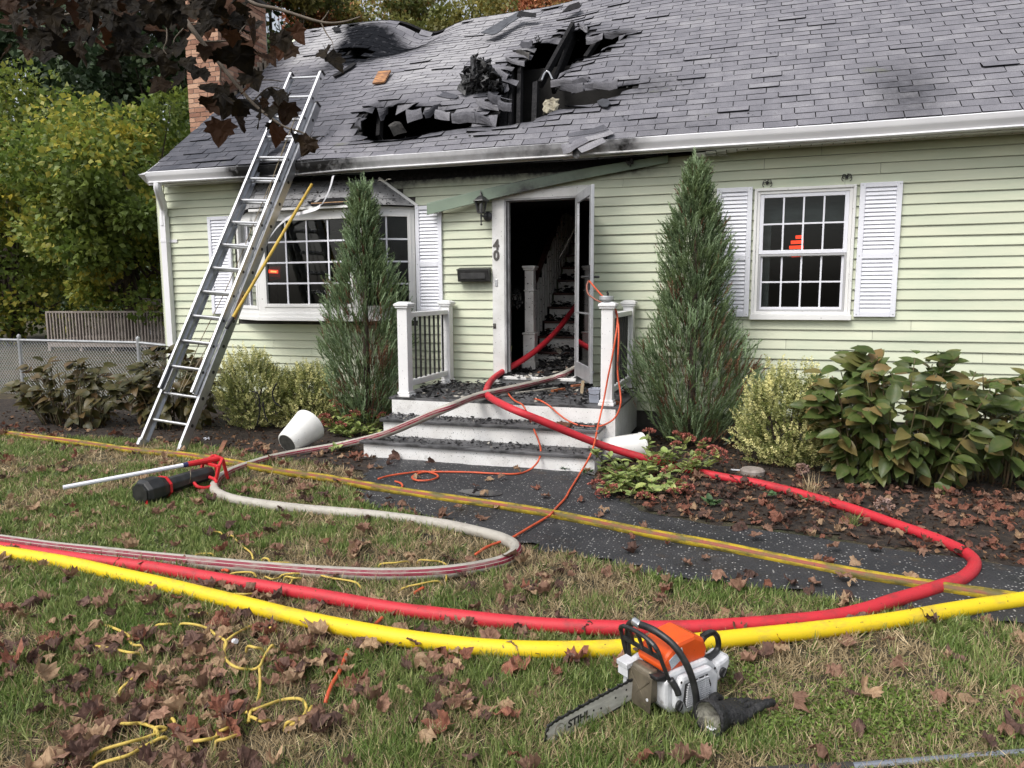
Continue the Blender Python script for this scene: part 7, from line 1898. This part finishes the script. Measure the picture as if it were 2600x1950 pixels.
# ================================================================== yard things beyond the house end
fc = thing('chain_link_fence', 'low chain link fence running off from the house corner', 'fence', (-10, .4, 0))
M_galv = pm('galvanised', (.42, .43, .44), .45, (.32, .33, .34), 8, metal=.5)
fy = .42; FH = .88
for x in (-8.62, -11.0, -13.4, -15.8): MB().tube([(x, fy, -.1), (x, fy, FH + .05)], .03, 10).lathe([(.034, FH + .05), (.03, FH + .075), (.006, FH + .095)], (x, fy, 0), 10).build('post', M_galv, fc)
MB().tube([(-7.72, fy, FH - .06), (-8.62, fy, FH), (-16, fy, FH)], .021, 8).build('top_rail', M_galv, fc)
wm = MB(); p = .058
for i in range(int(8.2 / p)):
    x = -7.75 - i * p
    for s_ in (-1, 1):
        zz = 0.0; pts = []
        a = V3((x, fy + .004 * s_, 0.02)); b_ = a + V3((s_ * (FH - .03) * .9, 0, FH - .03))
        if b_[0] > -7.74: 
            k = (-7.74 - a[0]) / (b_[0] - a[0]); b_ = a + (b_ - a) * k
        if np.linalg.norm(b_ - a) > .05: wm.tube([a, b_], .0026, 4, cap=False)
tag(wm.build('wire_mesh', M_galv, fc), kind='stuff')
dk_ = thing('wooden_deck', 'weathered wooden deck railing in front of the dark trees', 'deck', tp_(370, 800, 20))
M_wea = pm('weathered_wood', (.30, .26, .235), .85, (.20, .17, .15), 5, 4, (4, 4, 1), bump=.2, bscale=40, tint=.2)
q0 = at_d(120, 800, 20.5); q1 = at_d(445, 790, 20); q0[2] = q1[2] = 0; dv = (q1 - q0); Ld_ = np.linalg.norm(dv); dv /= Ld_
zt_ = at_d(370, 792, 20)[2]; zb_ = at_d(370, 868, 20)[2]
MB().bar(q0 + [0, 0, zt_], q1 + [0, 0, zt_], .14, .05).build('top_rail', M_wea, dk_)
MB().bar(q0 + [0, 0, zb_ - .05], q1 + [0, 0, zb_ - .05], .10, .22).build('rim_board', M_wea, dk_)
MB().prism([q0 + [0, .1, zb_ + .04], q1 + [0, .1, zb_ + .04], q1 + [-1.5, 4, zb_ + .04], q0 + [-1.5, 4, zb_ + .04]], (0, 0, -.05)).build('deck_floor', M_wea, dk_)
for i in range(int(Ld_ / .098)):
    c = q0 + dv * (i * .098 + .05); j = rnd.uniform(-.01, .01)
    MB().bar(c + [j, -.06, zb_ + .0], c + [j, -.06, zt_ - .03], .042, .042, (0, 1, 0)).build('baluster', M_wea, dk_)
for i in range(5): c = q0 + dv * (i * Ld_ / 4); MB().bar(c + [0, .03, -.2], c + [0, .03, zt_ + .02], .10, .10, (0, 1, 0)).build('post', M_wea, dk_)
bp1, bp2 = at_d(363, 778, 20.3), at_d(409, 778, 20.3)
MB().prism([bp1, bp2, bp2 + [0, 0, .20], bp1 + [0, 0, .23]], (-.3, .4, 0)).build('grey_box', M_wea, None, 'grey weathered box standing on the wooden deck rail', 'box')
n = 70; D = np.stack([NR.normal(size=n) * .5, NR.normal(size=n) * .5, np.ones(n)], 1); gv, gf = ribbon_tri(); Mx = frames(D) * (.16 * NR.uniform(.5, 1.1, n))[:, None, None]; Mx[:, :, 0] *= .12
M_dry = leafmat('dry_grass', (.34, .23, .095), (.24, .17, .08), .8, .3, .3)
V, F, T_ = scatter(gv, gf, Mx, at_d(375, 787, 19.7) + NR.normal(size=(n, 3)) * [.16, .05, .01], NR.uniform(size=n)); tag(bulk('dry_tuft', V, F, M_dry, None, T_), 'tuft of dry orange grass on the wooden deck rail', 'grass tuft')
for k_, (xa_, xb_) in enumerate(((357, 388), (407, 424))):
    fr = MB(); y0_, y1_ = 808, 852
    for (a, b_) in (((xa_, y0_), (xb_, y1_)), ((xb_ - 8, y0_), (xa_ + 2, y1_ - 12))): fr.bar(at_d(*a, 20.6), at_d(*b_, 20.6), .05, .03, (0, 1, 0))
    fr.build('folding_chair', M_vinyl, None, ('white crossed legs of a folding chair behind the deck balusters' if k_ == 0 else 'white crossed chair legs nearest the house corner behind the deck balusters'), 'chair')
# ================================================================== lawn
def outside(x, y):
    return ~(inpoly(x, y, PATH) | inpoly(x, y, BED_L) | inpoly(x, y, BED_R))
def infield(x, y, m=120):
    v = np.stack([x, y, np.zeros_like(x)], 1) - CAM_POS; z = v @ cf
    px = 1300 + FPX * (v @ cr) / np.maximum(z, .1); py = 975 - FPX * (v @ cu) / np.maximum(z, .1)
    return (z > .3) & (px > -m * 2) & (px < 2600 + m * 2) & (py < 1950 + m * 4)
M_grass = leafmat('grass_blade', (.150, .235, .055), (.215, .28, .085), .45, .5, .4, hue=(.38, .40, .17), scale=3)
M_straw = leafmat('straw_blade', (.46, .36, .21), (.33, .25, .14), .8, .4, .3, hue=(.62, .51, .33), scale=6)
def cover(x, y):
    """0 bare thatch .. 1 thick grass"""
    c = .55 * vnoise(x * 1.5, y * 1.5, 100) + .45 * vnoise(x * 4.2, y * 4.2, 101)
    for (px, py, r_, k) in ((2150, 1720, .32, -.34), (1960, 1700, .25, -.15), (1700, 1500, .45, -.16), (1250, 1540, .45, -.2), (1350, 1480, .4, -.1), (1950, 1740, .22, -.3), (1300, 1800, .5, .05), (700, 1290, .8, .15), (1100, 1900, .5, .12), (2100, 1880, .4, .18), (480, 1900, .5, -.06)):
        q = at_z(px, py); c = c + k * np.exp(-((x - q[0]) ** 2 + (y - q[1]) ** 2) / r_ ** 2)
    return np.clip(c, 0, 1)
gv, gf = ribbon_tri()
def blades(name, ntuft, per, mat, L, W, lean, kind_cover, label):
    x = NR.uniform(-11, 4.2, ntuft * 6); y = -1.6 - NR.uniform(0, 1, ntuft * 6) * 5.6
    ok = outside(x, y) & infield(x, y); x, y = x[ok], y[ok]
    d = np.hypot(x - CAM_POS[0], y - CAM_POS[1]); c = cover(x, y)
    pr = np.clip((2.6 / d) ** 1.15, .12, 1.2) * (kind_cover(c)); ok = NR.uniform(size=len(x)) < pr; x, y, d = x[ok][:ntuft], y[ok][:ntuft], d[ok][:ntuft]
    print(name, len(x))
    m_ = len(x); k = np.repeat(np.arange(m_), per); n = len(k)
    rad = .020 + .012 * NR.uniform(size=m_)
    a = NR.uniform(0, 6.28, n); rr = rad[k] * np.sqrt(NR.uniform(size=n))
    P = np.stack([x[k] + rr * np.cos(a), y[k] + rr * np.sin(a), np.zeros(n)], 1); P[:, 2] = gz(P[:, 0], P[:, 1]) - .004
    tdir = NR.uniform(0, 6.28, m_)
    D = np.stack([np.cos(a) * .6 + .5 * np.cos(tdir[k]), np.sin(a) * .6 + .5 * np.sin(tdir[k]), np.zeros(n)], 1) * lean * NR.uniform(.3, 1.4, n)[:, None] + [0, 0, 1]
    far = np.clip(d[k] / 3.2, .9, 1.8)
    Mx = frames(D); Ls = L * NR.uniform(.45, 1.25, n); Ws = W * NR.uniform(.7, 1.3, n) * far
    Mx = Mx * np.stack([Ws, Ls, Ls], 1)[:, None, :]
    V, F, T_ = scatter(gv, gf, Mx, P, np.clip(NR.uniform(0, .6, m_)[k] + NR.uniform(0, .4, n), 0, 1))
    tag(bulk(name, V, F, mat, None, T_), label, kind='stuff')
blades('grass', 25000, 9, M_grass, .060, .0052, 1.2, lambda c: sstep(c, .34, .60) * .95 + .05, 'thin green lawn grass growing in tufts')
blades('dry_grass', 15000, 8, M_straw, .065, .0036, 2.2, lambda c: 1.05 - .8 * sstep(c, .42, .66), 'flattened pale straw coloured dead grass in the lawn')
# clover and moss patches near the saw
lv, lf_ = leaf_quad(.9, .05, .05)
pts = []
for (px, py, r_, n) in ((2150, 1850, .28, 3000), (2000, 1840, .16, 900), (1860, 1705, .14, 900), (2230, 1800, .2, 1400), (2350, 1830, .3, 1800)):
    c = at_z(px, py); pts.append(c[:2] + NR.normal(size=(n, 2)) * r_ * .55)
pts = np.vstack(pts); n = len(pts); P = np.stack([pts[:, 0], pts[:, 1], gz(pts[:, 0], pts[:, 1]) + NR.uniform(.004, .028, n)], 1)
M_clov = leafmat('clover_leaf', (.13, .20, .035), (.18, .25, .06), .5, .45, .3, scale=20)
V, F, T_ = scatter(lv, lf_, frames(np.stack([NR.normal(size=n), NR.normal(size=n), NR.uniform(-.1, .6, n)], 1), None, NR.uniform(.008, .016, n)), P, NR.uniform(size=n))
tag(bulk('clover', V, F, M_clov, None, T_), 'bright green clover and moss patches around the glove', kind='stuff')

# ================================================================== fallen leaves
LC = [((.30, .175, .120), (.19, .105, .072)), ((.165, .095, .075), (.09, .053, .043)), ((.42, .29, .18), (.30, .19, .115)), ((.34, .145, .095), (.21, .088, .06))]
ML = [leafmat('dead_leaf_%s' % nm, a, b_, .7, 0, .25, scale=35, rndv=.28, spec=.25) for nm, (a, b_) in zip(('brown', 'dark', 'tan', 'rust'), LC)]
FM = []
for s_ in range(9):
    cu2 = (.15, .45, -.40, .75, -.65, .95, .30, -.3, .6)[s_]; row = []
    for mt in ML: row.append(maple_mesh('fallen_leaf', mt, cu2, .46, 20 + s_))
    FM.append(row)
def lawn_density(x, y):
    q = .55 * vnoise(x * 1.9, y * 1.9, 110) + .45 * vnoise(x * 5, y * 5, 111)
    w = .28 + 1.0 * sstep(q, .45, .72)
    for (px, py, r_, k) in ((480, 1600, .5, 1.7), (560, 1760, .5, 1.3), (420, 1900, .5, 1.1), (900, 1640, .4, .8), (720, 1720, .35, .8), (640, 1860, .4, 1.0), (1150, 1720, .5, .9), (540, 1330, .5, .8), (930, 1260, .5, .6), (2060, 1720, .3, .9), (1720, 1790, .35, .8), (1620, 1830, .3, .9), (200, 1700, .6, 1.4)):
        c = at_z(px, py); w = w + k * np.exp(-((x - c[0]) ** 2 + (y - c[1]) ** 2) / r_ ** 2)
    return w
cand = []
N0 = 16000
x = NR.uniform(-10, 4, N0); y = -1.7 - NR.uniform(0, 1, N0) * 5.3
onp = inpoly(x, y, PATH); bl = inpoly(x, y, BED_L) ; brr = inpoly(x, y, BED_R)
w = np.where(onp, .13 + .5 * np.exp(-polydist(x, y, PATH) / .07), np.where(brr, 1.5, np.where(bl, .5, lawn_density(x, y) * .62)))
ok = infield(x, y, 60) & (NR.uniform(size=N0) < w * .30)
for (qx, qy, qr) in ((1500, 1830, .22), (1420, 1880, .16), (1720, 1810, .22), (1800, 1865, .14), (1900, 1845, .16), (1640, 1830, .16)):
    q = at_z(qx, qy); ok &= np.hypot(x - q[0], y - q[1]) > qr
sx = (x > -3.55) & (x < -1.2) & (y > -1.95); ok &= ~sx
x, y, onp, brr, bl = x[ok], y[ok], onp[ok], brr[ok], bl[ok]
for i in range(len(x)):
    d = math.hypot(x[i], y[i] - CAM_POS[1]); s_ = rnd.uniform(.050, .105) * (1 if not brr[i] else .85) * (.92 if onp[i] else 1)
    cand.append((s_ / d, x[i], y[i], s_, 'path' if onp[i] else 'bed' if (brr[i] or bl[i]) else 'lawn'))
cand.sort(reverse=True)
print('leaves', len(cand))
near_y = at_z(1300, 1655)[1]
GR = {'path': ('dry %s maple leaf lying on the dark asphalt walkway', 'leaves on the walkway'),
      'bed': ('%s fallen leaf in the mulch of the flower bed', 'leaves in the flower bed'),
      'front': ('crinkled %s maple leaf in the grass in front of the bright yellow hose', 'leaves in the foreground grass'),
      'back': ('crinkled %s maple leaf in the grass beyond the bright yellow hose', 'leaves in the grass beyond the yellow hose')}
def yel_front(x, y):
    p = proj((x, y, 0)); line = np.interp(p[0], [324, 560, 974, 1417, 1801, 2276], [1462, 1519, 1613, 1651, 1628, 1573]); return p[1] > line
lm = [MB() for _ in ML]
for i, (_, x, y, s_, reg) in enumerate(cand):
    k = rnd.randrange(9); mi = rnd.choices((0, 1, 2, 3), ((.40, .26, .22, .12) if reg != 'bed' else (.30, .26, .08, .36)))[0]
    tilt = .22 if reg == 'path' else .36
    Mx = eul(rnd.gauss(0, tilt), rnd.gauss(0, tilt), rnd.uniform(0, 6.28)) * s_
    if rnd.random() < .3: Mx = Mx @ np.diag([1, 1, -1.0]) if False else Mx @ rotm((0, 1, 0), math.pi)
    me = FM[k][mi]
    z = gz(x, y) + (.030 if reg == 'path' else .026 if reg == 'bed' else .026) + rnd.uniform(0, .012)
    if Mx[2, 2] < 0: z += .02
    if i < 300:
        r2 = reg if reg != 'lawn' else ('front' if yel_front(x, y) else 'back')
        cn = ('brown', 'dark brown', 'pale tan', 'rust red')[mi]
        o = place('fallen_leaf', me, None, Mx, (x, y, float(z)))
        tag(o, GR[r2][0] % cn, 'leaf', GR[r2][1])
    else:
        V = np.empty(len(me.vertices) * 3); me.vertices.foreach_get('co', V); V = V.reshape(-1, 3) @ Mx.T + [x, y, float(z)]
        lm[mi].add(V, [tuple(p.vertices) for p in me.polygons], 0, rnd.random())
for mb, mt in zip(lm, ML):
    if mb.v: tag(mb.build('leaf_litter', mt), 'fallen leaves scattered further off over lawn, bed and walkway', kind='stuff')
# two dark leaves propped against the bottom riser
for (px, py, s_, nm) in ((1003, 1155, .13, 'dark curled maple leaf standing against the end of the bottom step'), (1094, 1172, .12, 'dark maple leaf propped against the bottom riser behind the orange loop')):
    P = at_y(px, py + 16, -1.96); o = place('fallen_leaf', FM[1][1], None, np.stack([(1, 0, 0), (0, .25, .97), (0, -.97, .25)], 1) * s_, P); tag(o, nm, 'leaf')
# shredded litter and bark in the beds
n = 9000
px_ = np.where(NR.uniform(size=n) < .62, NR.uniform(-1.3, 3.4, n), NR.uniform(-9.5, -3.4, n)); py_ = NR.uniform(-3.4, -.02, n)
ok = (inpoly(px_, py_, BED_R) | inpoly(px_, py_, BED_L)); px_, py_ = px_[ok], py_[ok]; n = len(px_)
lv, lf_ = leaf_quad(.55, .2, .25)
P = np.stack([px_, py_, gz(px_, py_) + .016 + NR.uniform(0, .012, n)], 1)
M_shred = leafmat('leaf_shreds', (.085, .045, .028), (.038, .024, .016), .9, .6, .15, hue=(.19, .11, .06), scale=12)
V, F, T_ = scatter(lv, lf_, frames(np.stack([NR.normal(size=n), NR.normal(size=n), NR.normal(size=n) * .35], 1), None, NR.uniform(.015, .06, n)), P, NR.uniform(size=n))
tag(bulk('leaf_shreds', V, F, M_shred, None, T_), 'shredded leaves and bark chips covering the flower beds', kind='stuff')
# bits and pieces in the beds
tuft('thin dry grass tuft under the red hose by the big green bush', 2060, 1262, 60, .22, M_straw)
tuft('small yellow green grass tuft in the bed near the frame edge', 2165, 1335, 40, .13, M_grass)
M_cut = pm('terracotta_wood', (.30, .13, .075), .8, (.16, .07, .04), 9)
MB().bar(at_z(556, 1152, .02), at_z(572, 1120, .05), .045, .018).build('wood_offcut', M_cut, None, 'reddish wood offcut lying in the mulch behind the work light', 'offcut')
MB().bar(at_z(1855, 1132, .02), at_z(1878, 1126, .03), .03, .012).build('wood_offcut', M_cut, None, 'orange wood splinter in the mulch by the green garden hose', 'offcut')
MB().bar(at_z(1835, 1110, .03), at_z(1852, 1124, .02), .03, .01).bar(at_z(1838, 1128, .02), at_z(1856, 1122, .02), .02, .01).build('lath_strip', M_ash, None, 'broken pale lath pieces between the slim conifer and the garden hose', 'wood strip')
MB().bar(at_z(1856, 1192, .03), at_z(1920, 1197, .03), .02, .008).build('lath_strip', M_vinyl, None, 'thin white strip lying in the mulch under the right yellow shrub', 'wood strip')
mb = MB(); mb.lathe([(.10, -.02), (.105, .05), (.09, .065), (.004, .068)], at_z(1910, 1208), 14); mb.build('cut_stump', M_wea, None, 'weathered round stump edge in the bed under the right yellow shrub', 'stump')
for (px, py, lb) in ((525, 1113, 'white scrap of paper on the mulch beside the ladder foot'), (712, 1168, 'white plaster flake in the grass by the knocked over pot')):
    mb = MB(); crumple(mb, at_z(px, py, .03), .04, 5, .5); mb.build('white_scrap', M_ash if px > 600 else M_vinyl, None, lb, 'scrap')
mb = MB(); mb.tube(catmull([at_z(593, 1655 - 27, .03), at_z(600, 1628, .035)], 2), .012, 8); 
crumple(mb, at_z(592, 1627, .03), .012, 3); mb.build('pebble', M_vinyl, None, 'small pale pebble beside the yellow rope crossing', 'pebble')
# water standing on the asphalt
def puddle(pxs, label):
    P = np.array([at_z(x, y, .0) for x, y in pxs]); P = catmull(np.vstack([P, P[:1]]), 5)[:-1]; c = P.mean(0)
    zz = float(gz(c[0], c[1])) + .0275
    mb = MB(); n = len(P); mb.add([(p[0], p[1], zz) for p in P] + [(c[0], c[1], zz)], [(i, (i + 1) % n, n) for i in range(n)])
    mt = MATS.get('puddle_water')
    if mt is None:
        mt, nt, b = newmat('puddle_water'); b.inputs['Base Color'].default_value = (.02, .02, .022, 1); b.inputs['Roughness'].default_value = .06
    tag(mb.build('puddle', mt), label, kind='structure')
puddle([(1160, 1255), (1195, 1250), (1240, 1252), (1275, 1260), (1255, 1268), (1200, 1266)], 'shallow puddle on the asphalt behind the dirty yellow hose')
